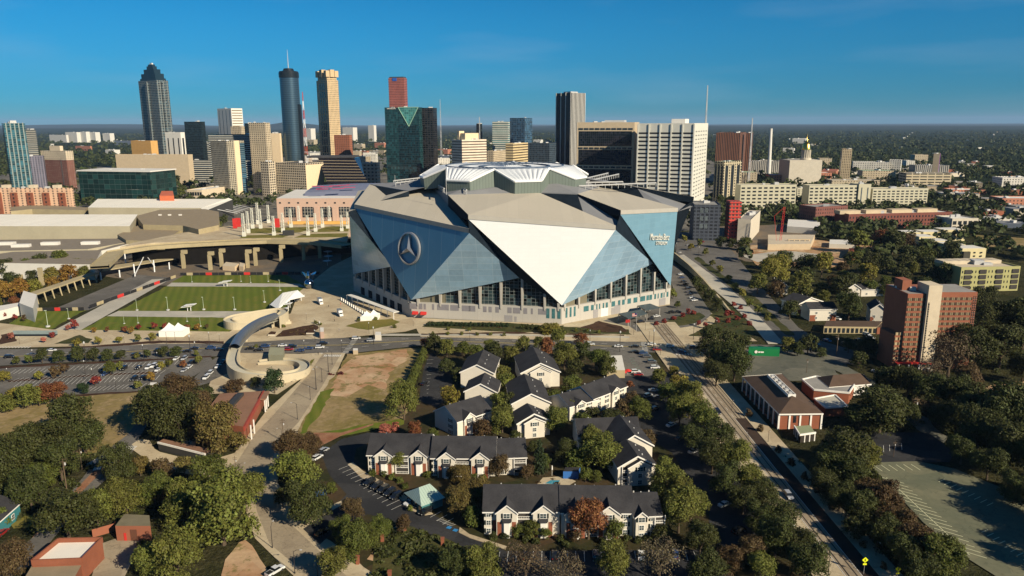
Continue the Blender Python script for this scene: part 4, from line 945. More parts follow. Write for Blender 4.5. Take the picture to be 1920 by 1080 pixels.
sheet('far_road', [(1262, 436), (1350, 434), (1372, 470), (1420, 530), (1520, 640), (1440, 642), (1400, 590), (1340, 530), (1296, 488), (1268, 478)], g_asph)
sheet('pavement', [(1266, 482), (1282, 478), (1340, 520), (1392, 562), (1440, 612), (1470, 645), (1440, 645), (1412, 612), (1372, 572), (1322, 530)], g_path, h=.1)
sheet('median_bed', [(1300, 484), (1310, 482), (1372, 528), (1430, 570), (1490, 630), (1476, 630), (1412, 574), (1358, 530)], g_scrub)
sheet('yard_ground', [(1392, 462), (1530, 450), (1640, 462), (1640, 478), (1560, 502), (1420, 500)], g_dirt)
sheet('far_lot', [(1390, 480), (1470, 470), (1545, 478), (1510, 492), (1420, 492)], g_path)
sheet('far_lot', [(1820, 440), (1960, 450), (1960, 475), (1850, 462)], g_dry)
wl_ = [G(1263, 487), G(1290, 507), G(1318, 533), G(1345, 562), G(1372, 592)]
_w = MB(); _w.strip(wl_, [p + Vector((0, 0, 6.5 - 1.3 * i)) for i, p in enumerate(wl_)]); _q = [p + Vector((1.2, .6, 6.5 - 1.3 * i)) for i, p in enumerate(wl_)]
_w.strip([p + Vector((0, 0, 6.5 - 1.3 * i)) for i, p in enumerate(wl_)], _q).strip(_q, [p + Vector((1.2, .6, 0)) for p in wl_])
single(_w, 'long_wall', M('tan_wall', (.42, .35, .22), .9, .15), 'long tan retaining wall between the stadium car strip and the raised pavement', 'wall', wl_[2])
# ------------------------------------------------------------------ boulevard: parallel strips in plan
BA, BB = G(1290, 700), G(1560, 1052)                      # left edge of the carriageway
bd = (BB - BA).normalized(); bn = Vector((-bd.y, bd.x, 0))
if bn.x < 0: bn = -bn
def blv(off, t): return BA + bd * t + bn * off
B0, B1 = -95, 215
def bstrip(name, o0, o1, mat, t0=B0, t1=B1, h=0.0):
    pts = [blv(o0, t0), blv(o1, t0), blv(o1, t1), blv(o0, t1)]; foot(pts); LAYER[0] += 1; z = .02 + LAYER[0] * .004
    b = MB()
    if h: b.prism([(p.x, p.y) for p in pts], 0, z + h, bottom=False)
    else: b.poly([(p.x, p.y, z) for p in pts])
    o = b.build(name, mat)
    if not h and o.data.polygons[0].normal.z < 0: o.data.flip_normals()
    o['kind'] = 'structure'; return o
bstrip('pavement', -8.5, .1, g_conc, h=.12)
bstrip('street', 0, 9.4, gmat('pale_street', (.27, .215, .15), (.36, .295, .21), .05, .8, fine=.2))
bstrip('bus_lane', 5.0, 9.2, gmat('brown_lane', (.04, .026, .02), (.06, .04, .03), .1, 1), t0=58)
bstrip('pavement', 9.4, 15.8, g_conc, h=.12)
m_line = M('road_paint', (.62, .61, .56), .8, .15, 2)
m_yel = M('yellow_paint', (.65, .50, .10), .8, .15, 2)
# painted lines, each run of paint is a marking of its own surface
def lines(name, segs, w=.16, mat=None, z=.6):
    b = MB()
    for a, c in segs:
        a, c = Vector(a), Vector(c); d = (c - a); d.z = 0
        if d.length < .01: continue
        d.normalize(); s_ = Vector((-d.y, d.x, 0)) * w / 2
        q = [a - s_, c - s_, c + s_, a + s_]
        b.poly([(p.x, p.y, z) for p in q])
    o = b.build(name, mat or m_line); o['kind'] = 'structure'
    return o
LZ = .02 + 70 * .004 + .05
def L3(px): return G(*px)
lines('kerb_joint', [(blv(o_, -90), blv(o_, 212)) for o_ in (.12, 9.35, -3.2, -8.3, 12.4, 1.3, 3.5)] + [(blv(o_, -90), blv(o_, 58)) for o_ in (6.2, 7.6)], .36, M('dark_joint', (.03, .027, .024), .9, .2), LZ - .004)
lines('lane_marking', [(blv(4.7, t), blv(4.7, t + 3)) for t in range(-90, 58, 8)] + [(blv(.35, -90), blv(.35, 210)), (blv(2.4, -40), blv(2.4, 40))] + [(blv(4.85, 58), blv(4.85, 210))], z=LZ)
av = [(-60, 671), (120, 667), (300, 657), (530, 649), (640, 648), (790, 639), (960, 644.5), (1160, 650.5), (1330, 652), (1500, 660)]
seg = []
for a, b in zip(av, av[1:]): seg.append((L3(a), L3(b)))
lines('centre_marking', seg, .35, m_yel, LZ)
def dashes(p, q, n, fill=.5): return [(p.lerp(q, i / n), p.lerp(q, (i + fill) / n)) for i in range(n)]
sg = []
for a, b in zip(av, av[1:]):
    for dy in (-4.5, 5):
        p, q = L3((a[0], a[1] + dy)), L3((b[0], b[1] + dy)); sg += dashes(p, q, max(2, int((q - p).length / 9)), .35)
lines('lane_marking', sg, .25, None, LZ)
def zebra(p0, p1, wid, n):
    p0, p1 = L3(p0), L3(p1); d = (p1 - p0).normalized(); s_ = Vector((-d.y, d.x, 0)) * wid / 2
    return [(p0.lerp(p1, (i + .5) / n) - s_, p0.lerp(p1, (i + .5) / n) + s_) for i in range(n)]
lines('zebra_crossing', zebra((607, 668), (640, 668), 3.2, 10) + zebra((646, 664), (668, 634), 3, 12) + zebra((1255, 665), (1320, 665), 3.2, 12) + zebra((1210, 660), (1206, 642), 3, 9) + zebra((0, 652), (58, 652), 3.2, 10), .6, None, LZ)
lines('zebra_crossing', zebra((217, 841), (255, 841), 2.8, 9) + zebra((168, 873), (196, 856), 2.8, 8) + zebra((175, 881), (190, 879), 2.8, 4), .55, None, LZ)
lines('crossing_edge', [(L3((213, 844.5)), L3((256, 844.5))), (L3((219, 838)), L3((258, 838))), (L3((162, 876)), L3((190, 855))), (L3((175, 878)), L3((200, 855)))], .3, None, LZ)
def bays(pa, pb, wid, n, ln):
    """parking bays: n short lines across the edge pa-pb"""
    a, b = L3(pa), L3(pb); c = L3(ln) - a
    return [(a.lerp(b, i / n), a.lerp(b, i / n) + c) for i in range(n + 1)]
lines('bay_marking', bays((30, 694), (335, 676), 0, 34, (16, 703)) + bays((20, 718), (300, 702), 0, 32, (36, 710)) + bays((40, 717), (300, 704), 0, 30, (26, 727)) + bays((140, 737), (280, 727), 0, 16, (155, 728)) + bays((-40, 722), (-20, 721), 0, 2, (-30, 730)), .18, None, LZ)
lines('bay_marking', [(L3((800, 676 + 7 * i)), L3((812 - i, 675 + 7 * i))) for i in range(11)], .16, None, LZ)
lines('bay_marking', bays((660, 872), (760, 945), 0, 12, (635, 882)) + bays((742, 935), (830, 985), 0, 8, (762, 925)), .14, None, LZ)
lines('blue_bay_marking', [(L3((838, 990)), L3((846, 992))), (L3((850, 995)), L3((858, 997)))], 1.4, M('blue_paint', (.03, .2, .45), .8, .1), LZ)
lines('hatched_bay', bays((820, 978), (842, 988), 0, 5, (833, 975)), .14, None, LZ)
lines('bay_marking', bays((890, 1036), (1300, 1034), 0, 26, (886, 1056)), .14, None, LZ)
# big faded lot at the right: spine with ribs
sp0, sp1 = L3((1662, 897)), L3((1818, 1043)); sgs = [(sp0, sp1)]
for i in range(17):
    p = sp0.lerp(sp1, (i + .4) / 17)
    a = L3((1660, 905)); b = L3((1708, 918)); d = (b - a).normalized()
    sgs += [(p - d * 2.6, p), (p, p + d * 5.0)]
sgs += bays((1638, 874), (1708, 872), 0, 5, (1654, 885)) + bays((1840, 1000), (1930, 1060), 0, 8, (1852, 995)) + bays((1760, 905), (1850, 950), 0, 8, (1772, 900))
lines('bay_marking', sgs, .24, M('yellowish_paint', (.60, .60, .38), .8, .12, 2), LZ)
lines('bay_marking', bays((1645, 838), (1690, 833), 0, 4, (1645, 850)), .14, None, LZ)
lines('bay_marking', bays((1180, 675), (1196, 700), 0, 6, (1188, 673)) + bays((1224, 672), (1240, 696), 0, 6, (1213, 674)), .16, M('green_paint', (.1, .3, .2), .8, .1), LZ)
# ------------------------------------------------------------------ exhibition halls, arena, viaduct (left middle)
m_hallw = M('hall_tan_wall', (.38, .34, .24), .85, .1, .05)
m_hallr = panelled('hall_white_roof', (.80, .76, .66), (.60, .56, .48), 7.5, 400, .3, .75, 0, .08, .2)
m_cconc = M('stained_concrete', (.34, .285, .17), .9, .2, .08)
def pxbox(name, label, cat, poly, h, wall, roof, group=None, zb=0.0, slope=None):
    """building whose plan is drawn at roof height h in the photo"""
    hs = h if isinstance(h, (list, tuple)) else [h] * len(poly)
    q = [G(p[0], p[1], hh) for p, hh in zip(poly, hs)]
    cc = sum(q, Vector()) / len(q); root = thing(name, label, cat, (cc.x, cc.y, 0), group); foot([(p.x, p.y) for p in q])
    MB().prism([(p.x, p.y) for p in q], zb, hs, 0, bottom=False, top=False).build('wall', wall, root)
    MB().poly([(p.x, p.y, p.z) for p in q]).build('roof', roof, root)
    return root, q
r, q = pxbox('exhibition_hall', 'rear hall with a bright white flat roof behind the concrete drum', 'hall', [(165, 389), (398, 390), (430, 373), (183, 373)], 17, m_hallw, m_hallr)
r, q = pxbox('exhibition_hall', 'front hall with a bright white roof over a tan wall with small square vents', 'hall', [(-60, 424), (243, 424), (258, 402), (-60, 402)], 22, m_hallw, m_hallr)
for (x, y) in ((34, 435), (120, 434), (193, 433), (37, 447), (122, 446.5), (195, 446)):
    p = ray_plane(x, y, Vector((0, q[0].y - .1, 0)), Vector((0, 1, 0)))
    for dx in (-1.3, 1.3): MB().box((p.x + dx, p.y, p.z - 1), (1.8, .3, 2.2)).build('vent', m_win, r)
r, q = pxbox('hall_podium', 'lower tan podium running below the front hall with roof ducts', 'hall', [(-60, 472), (165, 467), (250, 452), (240, 447), (-60, 450)], 13, m_hallw, M('brown_grey_roof', (.20, .17, .13), .9, .15), None)
for (x, y) in ((12, 459), (95, 459), (170, 458), (40, 463)):
    p = G(x, y, 13); MB().box((p.x, p.y, 13), (15, 5, 2.6), .1).build('roof_duct', m_wroof, r)
r, q = pxbox('white_hall', 'long white wall with a sawtooth of stair landings at its end beside the viaduct', 'hall', [(-60, 484), (25, 472), (182, 469), (246, 450), (262, 452), (190, 470), (176, 496), (-60, 492)], 12.5, M('white_render', (.60, .58, .52), .8, .06), M('brown_grey_roof'))
wall_windows(r, G(137, 476, 12.5), G(168, 475, 12.5), 7, 10, 2, 1, .8, .7, m_win)
for i, (x, y) in enumerate(((222, 462), (214, 471), (206, 480), (198, 489), (190, 495))):
    p = G(x, y, 11 - i * 2); MB().box((p.x, p.y, 11 - i * 2), (9, 5, .6), .5).build('stair_landing', m_cconc, r)
r, q = pxbox('concrete_drum', 'upper many sided tan concrete drum at the end of the rear hall', 'hall', [(255, 405), (268, 421), (343, 423), (372, 430), (410, 422), (410, 397), (385, 392), (300, 393)], 21, m_cconc, M('brown_roof', (.25, .20, .13), .9, .15), 'concrete drums of the exhibition centre')
for x in (300, 318, 338): 
    p = G(x, 404, 21); MB().box((p.x, p.y, 21), (3, 2, 1.4)).build('roof_vent', m_wroof, r)
r, q = pxbox('concrete_drum', 'lower tan concrete drum with a glazed corner above the viaduct planting', 'hall', [(220, 440), (236, 450), (306, 453), (345, 427), (338, 422), (258, 423)], 16, m_cconc, M('brown_roof'), 'concrete drums of the exhibition centre')
p0, p1 = G(307, 452, 16), G(343, 428, 16)
wall_windows(r, Vector((p0.x, p0.y, 0)), Vector((p1.x, p1.y, 0)), 6, 13, 5, 1, .92, .9, m_winteal, 'corner_glazing', .5)
r, q = pxbox('link_building', 'white wedge building with dark doors beside the lower concrete drum', 'hall', [(340, 436), (350, 446), (368, 436), (366, 424)], 13, M('white_render'), m_wroof)
r, q = pxbox('parking_deck', 'open parking deck with white piers below the cream flats', 'building', [(20, 396), (60, 392), (160, 394), (165, 389), (70, 384), (20, 388)], 12, m_cconc, M('brown_roof'))
wall_windows(r, G(72, 392, 12), G(118, 393, 12), 1, 11, 3, 3, .85, .6, m_win, 'open_bay')
r, q = pxbox('stepped_stand', 'grey stepped grandstand roof on white steel legs beside the rear hall', 'building', [(376, 391), (386, 395), (436, 374), (428, 371)], [19, 17, 26, 28], M('dark_steel', (.04, .04, .04), .6, .2), M('white_render'))
for i in range(6):
    a, b_ = G(398 + i * 9, 391 - i * 1.4, 18), G(445 + i * 5, 400 - i * 2, 9)
    MB().tube(a, b_, .5, None, 6).build('strut', m_metal, r)
r, q = pxbox('orange_pavilion', 'small orange domed pavilion roof above the rear hall', 'building', [(299, 367), (326, 367), (324, 358), (303, 358)], 24, M('orange_shell', (.55, .14, .06), .6, .1), M('orange_shell'))
bld('striped_block', 'cream and brick block with ribbon windows in front of the green glass block', 'building', 176, 234, 242, 351, 0, 4, facade('cream_brick_bands', (.55, .38, .28), (.10, .05, .04), 3.4, 4.2, .55, .45), m_froof, None, b=(205, 372), depth=25)
bld('purple_block', 'dark purple block with a sloping roof at the left of the striped cream block', 'building', 150, 174, 176, 352, 0, 4, M('purple_render', (.06, .05, .10), .8, .1), m_froof, None, b=(165, 376), depth=25)
# pink arena with bowed grey roof
m_pink = M('pink_render', (.48, .335, .26), .85, .07, .05)
ya = G(590, 416, 16.4)[1]
aL, aR = AtY(518, 372, ya), AtY(690, 384, ya); h = aL.z
r = thing('arena', 'pink walled arena with four big gridded windows and a bowed blue grey roof', 'arena', ((aL.x + aR.x) / 2, ya, 0))
q = [Vector((aL.x, ya, 0)), Vector((aR.x, ya, 0)), Vector((aR.x, ya + 110, 0)), Vector((aL.x - 10, ya + 110, 0))]; foot(q)
MB().prism([(p.x, p.y) for p in q], 0, h, 0, bottom=False, top=False).build('wall', m_pink, r)
MB().poly([(p.x, p.y, h) for p in q]).build('roof', m_wroof, r)
for x0, x1 in ((533, 553), (567, 587), (601, 621), (636, 656)):
    a, b_ = AtY(x0, 388, ya), AtY(x1, 388, ya)
    f_ = MB().box(((a.x + b_.x) / 2, ya - .3, ztop(a, 407)), (b_.x - a.x, .7, a.z - ztop(a, 407))).build('window', facade('arena_window_grid', (.30, .28, .24), (.015, .022, .03), 3.0, 3.4, .8, .85, .08), r)
for x in (525, 542, 559, 576, 593, 610, 628, 645):
    a = AtY(x, 380, ya); MB().prism([(a.x - 1.1, a.y - .15), (a.x + 1.1, a.y - .15), (a.x + 1.1, a.y + .1), (a.x - 1.1, a.y + .1)], a.z - 1, a.z + .6).build('vent', m_win, r)
for x in (560, 594, 628):
    a = AtY(x, 400, ya); MB().box((a.x, ya - .6, 0), (5, 1.2, ztop(a, 388)), 0).build('pier', m_pink, r)
bo = MB(); rows = []
for j in range(13):
    t = j / 12; row = []
    for i in range(13):
        s_ = i / 12; x = aL.x + 22 + (aR.x - aL.x + 40) * s_; y = ya + 26 + 110 * t
        z = h - 1 + 10.5 * math.sin(math.pi * min(1, .12 + t * .8)) * (1 - .25 * abs(2 * s_ - 1) ** 2) - 3 * (t < .01)
        row.append((x, y, z))
    rows.append(row)
for j in range(12): bo.strip(rows[j], rows[j + 1])
bo.strip([(x, y, h - 2) for x, y, z in rows[0]], rows[0]); bo.strip([(rr[0][0], rr[0][1], h - 2) for rr in rows], [rr[0] for rr in rows])
bo.build('bowed_roof', M('blue_grey_roof', (.165, .18, .25), .5, .08, .04), r, smooth=False)
for x, y in ((596, 349), (612, 350), (628, 348), (644, 347), (660, 346), (604, 354), (634, 353), (655, 351)):
    p = G(x, y, h + 9); MB().box((p.x, p.y, h + 8.4), (13, 2.2, .9), .15).build('roof_letter', M('red_letter', (.30, .06, .12), .6, .1), r)
# gridded concrete block and black sloped glass behind the arena
m_grid = facade('deep_grid_concrete', (.52, .44, .32), (.03, .03, .03), 4.3, 4.2, .62, .62)
r, q, h = bld('gridded_block', 'cream gridded concrete block with a blank right wall before the black sloped glass', 'building', 516, 572, 606, 306, 0, 28, m_grid, m_droof, None, b=(545, 366), group='concrete grid buildings behind the arena')
o_ = (q[2] - q[1]).normalized(); o_ = Vector((o_.y, -o_.x, 0)) * .4
MB().poly([q[1] + o_, q[2] + o_, q[2] + o_ + Vector((0, 0, h - 3)), q[1] + o_ + Vector((0, 0, h - 3))]).build('blank_wall', M('cream_wall'), r)
bld('gridded_block', 'narrow gridded block with a smooth pier left of the wide gridded block', 'building', 488, 503, 515, 303, 0, 28, m_grid, None, None, M('cream_wall') and False, b=(500, 368), depth=20, group='concrete grid buildings behind the arena')
bld('stepped_block', 'cream block with square openings to the right of the black sloped glass', 'building', 668, 706, 712, 305, 0, 8, facade('square_openings', (.54, .46, .34), (.03, .03, .03), 7.5, 6.5, .55, .45), m_froof, None, b=(690, 352), depth=30, group='concrete grid buildings behind the arena')
Yg = G(650, 366)[1]
a, b_, c, d = AtY(596, 296, Yg + 60), AtY(664, 297, Yg + 60), AtY(692, 345, Yg - 10), AtY(614, 345, Yg - 10)
r = thing('sloped_glass_hall', 'black sloping glass roof with thin floor lines behind the arena', 'building', ((a.x + c.x) / 2, Yg, 0)); foot([(d.x, d.y), (c.x, c.y), (b_.x, b_.y + 50), (a.x, a.y + 50)])
sg = MB(); nfl = 9
sg.poly([d, c, b_, a]); sg.poly([a, b_, (b_.x, b_.y + 50, b_.z), (a.x, a.y + 50, a.z)]); sg.poly([a, (a.x, a.y + 50, a.z), (a.x, a.y + 50, 0), (d.x, d.y, 0), d]); sg.poly([c, (c.x, c.y, 0), (b_.x, b_.y + 50, 0), (b_.x, b_.y + 50, b_.z), b_])
sg.poly([d, (d.x, d.y, 0), (c.x, c.y, 0), c]).build('sloped_glazing', M('black_slope_glass', (.012, .010, .010), .12, .3), r)
for i in range(1, nfl):
    t = i / nfl; p, e = d.lerp(a, t), c.lerp(b_, t); MB().tube(p + Vector((0, -.4, .4)), e + Vector((0, -.4, .4)), .35, None, 4).build('floor_line', M('tan_concrete'), r)
MB().prism([(a.x - 20, a.y), (b_.x, b_.y), (b_.x, b_.y + 45), (a.x - 20, a.y + 45)], a.z, a.z + 3).build('roof_edge', m_droof, r)
# plaza terrace with white pylons before the arena
ZT = 16.4
def terrace(name, px, z1, z0, mat):
    q = [G(x, y, z1) for x, y in px]; foot(q); o = MB().prism([(a.x, a.y) for a in q], z0, z1).build(name, mat); o['kind'] = 'structure'; return o
terrace('terrace_slab', [(225, 463), (290, 455), (420, 450), (500, 447), (580, 448), (650, 452), (660, 414), (505, 414), (440, 422), (345, 436), (250, 455)], ZT - .3, ZT - 2.4, g_conc)
terrace('terrace_lawn', [(450, 446), (470, 428), (655, 424), (650, 444), (560, 445)], ZT - .05, ZT - .29, g_lawn2)
terrace('terrace_path', [(530, 445), (600, 425), (612, 425), (552, 445)], ZT, ZT - .28, g_conc)
terrace('terrace_path', [(455, 438), (653, 434), (653, 437), (455, 441)], ZT + .02, ZT - .27, g_conc)
m_orange = M('orange_wall', (.62, .36, .10), .85, .08)
p0, p1 = G(540, 421, 16), G(655, 420, 16)
single(MB().box(((p0.x + p1.x) / 2, p0.y, 16.3), (p1.x - p0.x, 2, 3.2)), 'terrace_wall', m_orange, 'long orange yellow wall along the terrace in front of the pink arena', 'wall', ((p0.x + p1.x) / 2, p0.y, 16.3))
pyl = [(489, 428, 392), (514, 441, 405), (531, 435, 399), (546, 426, 391), (561, 418, 386), (578, 441, 404), (592, 434, 400), (605, 426, 391), (618, 417, 386), (641, 433, 404), (652, 428, 397), (504, 418, 384), (484, 420, 380), (466, 437, 396), (474, 428, 390), (458, 443, 400)]
pyl.sort(); m_pyl = M('white_lattice', (.62, .62, .54), .6, .06)
py0 = None
for i, (x, yb, yt) in enumerate(pyl):
    g = G(x, yb, 16.4); H = ztop(g, yt) - 16.4
    r = thing('pylon', 'white lattice pylon on the arena terrace, %s of the sixteen' % nth(i, 16), 'pylon', g, 'white pylons on the terrace before the arena')
    for sx in (-.9, .9):
        for sy in (-.9, .9): MB().tube((g.x + sx * 1.15, g.y + sy * 1.15, 16.4), (g.x + sx * .8, g.y + sy * .8, 16.4 + H), .22, None, 5).build('leg', m_pyl, r)
    bb = MB()
    for t in range(7):
        z0, z1 = 16.4 + H * (.22 + .11 * t), 16.4 + H * (.22 + .11 * (t + 1)); s_ = 1 if t % 2 else -1
        bb.tube((g.x - s_, g.y - .95, z0), (g.x + s_, g.y - .95, z1), .16, None, 4).tube((g.x - 1, g.y - .95, z1), (g.x + 1, g.y - .95, z1), .14, None, 4)
        bb.tube((g.x + .95, g.y - s_, z0), (g.x + .95, g.y + s_, z1), .16, None, 4)
    bb.build('bracing', m_pyl, r)
    MB().box((g.x, g.y, 16.3), (2.9, 2.9, H * .2)).build('base', m_pyl, r)
r = single(MB().box((*G(541, 441, 16.4)[:2], 16.3), (10, 4, 4.5)), 'kiosk', M('dark_steel'), 'dark kiosk with a screen at the edge of the arena terrace', 'kiosk', G(541, 441, 16.4))
for i, (x, y, w_, hh) in enumerate(((441, 428, 4, 10), (447, 425, 5, 9), (520, 426, 5, 9), (526, 403, 5, 3))):
    p = G(x, y, 16.4); single(MB().box((p.x, p.y, 22 if i == 3 else 16.4), (w_, 1.2, hh)).tube((p.x, p.y, 16.2), (p.x, p.y, 23), .2, None, 5), 'banner', m_red, ('tall red banner beside the leftmost pylons', 'second red banner right of the tall one', 'dark red banner in front of the pink arena wall', 'small round red sign above the dark red banner')[i], 'banner', (p.x, p.y, 16.4))
# viaduct
vt = [(205, 498), (232, 472), (285, 464), (345, 460), (420, 456), (500, 453), (580, 455), (640, 462)]
HV = 17.5
vp = [G(x, y, HV) for x, y in vt]
def offs(pl, d):
    out = []
    for i, p in enumerate(pl):
        t = (pl[min(i + 1, len(pl) - 1)] - pl[max(i - 1, 0)]); t.z = 0; t.normalize(); out.append(p + Vector((-t.y, t.x, 0)) * d)
    return out
r = thing('viaduct', 'tan concrete road viaduct on flared columns between the park and the arena terrace', 'viaduct', (vp[3].x, vp[3].y, 0))
up = Vector((0, 0, 1)); fr, bk = vp, offs(vp, 13)
d_ = MB().strip(fr, bk).strip([p - up * 1.9 for p in fr], fr).strip(bk, [p - up * 1.9 for p in bk]).strip([p - up * 1.9 for p in bk], [p - up * 1.9 for p in fr])
d_.build('deck', m_cconc, r)
MB().strip([p + up * .02 for p in offs(vp, .3)], [p + up * 1.1 for p in offs(vp, .3)]).strip([p + up * 1.1 for p in offs(vp, .3)], [p + up * 1.1 for p in fr]).strip(fr, [p + up * 1.1 for p in fr]).build('front_parapet', m_cconc, r)
MB().strip([p + up * 1.1 for p in bk], [p + up * .02 for p in bk]).build('back_parapet', m_cconc, r)
for x, yb in ((345, 503), (395, 506), (416, 500), (465, 502), (480, 498), (528, 492), (570, 488), (600, 484)):
    g = G(x, yb); MB().box((g.x, g.y, 0), (2.6, 2.6, HV - 4.5)).prism([(g.x - 1.3, g.y - 1.3), (g.x + 1.3, g.y - 1.3), (g.x + 1.3, g.y + 1.3), (g.x - 1.3, g.y + 1.3)], HV - 4.6, HV - 4.4).build('column', m_cconc, r)
    MB().box((g.x + 1.2, g.y + .6, HV - 5), (4.6, 2.8, 3.1)).build('column_head', m_cconc, r)
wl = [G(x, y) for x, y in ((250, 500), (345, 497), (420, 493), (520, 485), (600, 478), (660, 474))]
single(MB().strip(wl, [p + up * 14 for p in wl]), 'long_wall', M('painted_void_black', (.010, .009, .008), .95, .3, spec=.05), 'black wall added to paint in the dark void under the viaduct', 'wall', wl[1])  # added stand-in: the dark of the open void is painted on it
# white shelters under the viaduct end
r = thing('steel_shelter', 'grey roofed open shelter on white steel posts at the left end of the viaduct', 'shelter', G(255, 510))
for (poly, z) in (([(248, 470), (285, 466), (296, 460), (258, 462)], 10), ([(190, 508), (252, 497), (330, 485), (300, 485), (205, 498)], 6)):
    q = [G(x, y, z) for x, y in poly]; MB().prism([(p.x, p.y) for p in q], z - .6, z, 0).build('roof', m_cconc, r)
for x, yb, z in ((253, 518, 10), (290, 510, 10), (225, 520, 6), (190, 525, 6), (318, 505, 6), (236, 495, 10), (328, 490, 10)):
    g = G(x, yb); MB().tube(g, (g.x, g.y, z), .5, None, 6).build('post', M('white_steel'), r)
for (x0, y0, z0, x1, y1, z1) in ((253, 515, 3, 272, 476, 9), (272, 476, 9, 290, 500, 4)):
    MB().tube(G(x0, y0, z0), G(x1, y1, z1), .4, None, 6).build('brace', M('white_steel'), r)
p = G(236, 480, 5); single(MB().prism([(p.x - 2, p.y - 3), (p.x + 2, p.y - 3), (p.x + 14, p.y + 16), (p.x + 10, p.y + 16)], 3, [3, 3, 11, 11]).box((p.x, p.y, 0), (3, 3, 4)), 'conveyor_ramp', M('dark_steel'), 'black sloping ramp leaning against the white hall by the viaduct', 'ramp', (p.x, p.y, 0))
r, q = pxbox('site_hut', 'cream gabled hut in the shade of the viaduct columns', 'hut', [(417, 498), (440, 500), (448, 494), (424, 491)], 4, M('cream_wall'), M('tan_roof'))
r, q = pxbox('site_hut', 'smaller cream hut right of the gabled hut under the viaduct', 'hut', [(448, 499), (456, 500), (459, 494), (450, 492)], 4, M('cream_wall'), M('tan_roof'))
# open concrete frame ramp with legs, left park edge
a, b_ = G(62, 553, 7), G(185, 511, 7)
r = thing('concrete_ramp', 'sloping concrete ramp on a row of raked legs beside the asphalt yard', 'ramp', ((a.x + b_.x) / 2, (a.y + b_.y) / 2, 0))
dn = (b_ - a).normalized(); sn = Vector((-dn.y, dn.x, 0)); 
MB().strip([a, b_], [a + sn * 7, b_ + sn * 7]).strip([a - up, b_ - up], [a, b_]).build('deck', m_cconc, r)
for i in range(9):
    p = a.lerp(b_, (i + .3) / 9); MB().tube(p - up * .5, (p.x + 1.5, p.y - .5, 0), .55, .4, 6).build('leg', m_cconc, r)
for i, (poly, z, lab) in enumerate((([(36, 568), (62, 578), (69, 552), (44, 545)], 9, 'white concrete stair tower at the foot of the sloping concrete ramp'), ([(-30, 590), (36, 574), (44, 566), (-30, 578)], 6, 'low white concrete wall block at the left edge beyond the park lawn'))):
    pxbox('stair_tower' if i == 0 else 'concrete_block', lab, 'building', poly, z, M('white_render'), m_wroof)
for i, (x, yb, yt) in enumerate(((79, 535, 502), (40, 532, 515), (113, 500, 491))):
    g = G(x, yb); single(MB().box((g.x, g.y, 0), (2.6, 2.6, ztop(g, yt))), 'concrete_pier', m_cconc, ('tallest lone concrete pier among the orange trees', 'short concrete pier left of the tallest pier', 'farthest concrete pier near the white hall')[i], 'pier', g, 'lone concrete piers in the grove')
# ------------------------------------------------------------------ apartments in the foreground
m_side = M('white_siding', (.58, .54, .46), .75, .06, .3)
m_sided = M('cream_siding', (.55, .48, .38), .75, .06, .3)
m_shing = M('charcoal_shingle', (.022, .022, .026), .9, .25, .22, c2=(.046, .045, .048), s2=2.2)
m_trim = M('white_trim', (.72, .70, .65), .6, .04)
m_brick = M('red_brick')
m_shut = M('dark_shutter', (.012, .018, .016), .6, .2)
m_pane = M('apartment_glass', (.05, .07, .075), .08, .5, .5, 0, .8)
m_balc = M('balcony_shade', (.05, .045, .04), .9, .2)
def frame_(A, B):
    d = Vector((B.x - A.x, B.y - A.y, 0)); L = d.length; d.normalize(); return d, Vector((d.y, -d.x, 0)), L
def apt_window(root, p, d, nn, z, w=1.5, h=1.5, shutters=True):
    rz = math.atan2(d.y, d.x)
    c = p + nn * .04
    f = MB().box((c.x, c.y, z - .1), (w + .24, .14, h + .2), rz).build('window', m_trim, root)
    c = p + nn * .11; pn = MB()
    for s_ in (-1, 1):
        e = c + d * (s_ * w / 4); 
        for t in (0, 1): pn.box((e.x, e.y, z + t * h / 2 + .05), (w / 2 - .1, .06, h / 2 - .1), rz)
    pn.build('pane', m_pane, f)
    if shutters:
        for s_ in (-1, 1):
            e = p + d * (s_ * (w / 2 + .42)) + nn * .05; MB().box((e.x, e.y, z), (.5, .1, h), rz).build('shutter', m_shut, root)
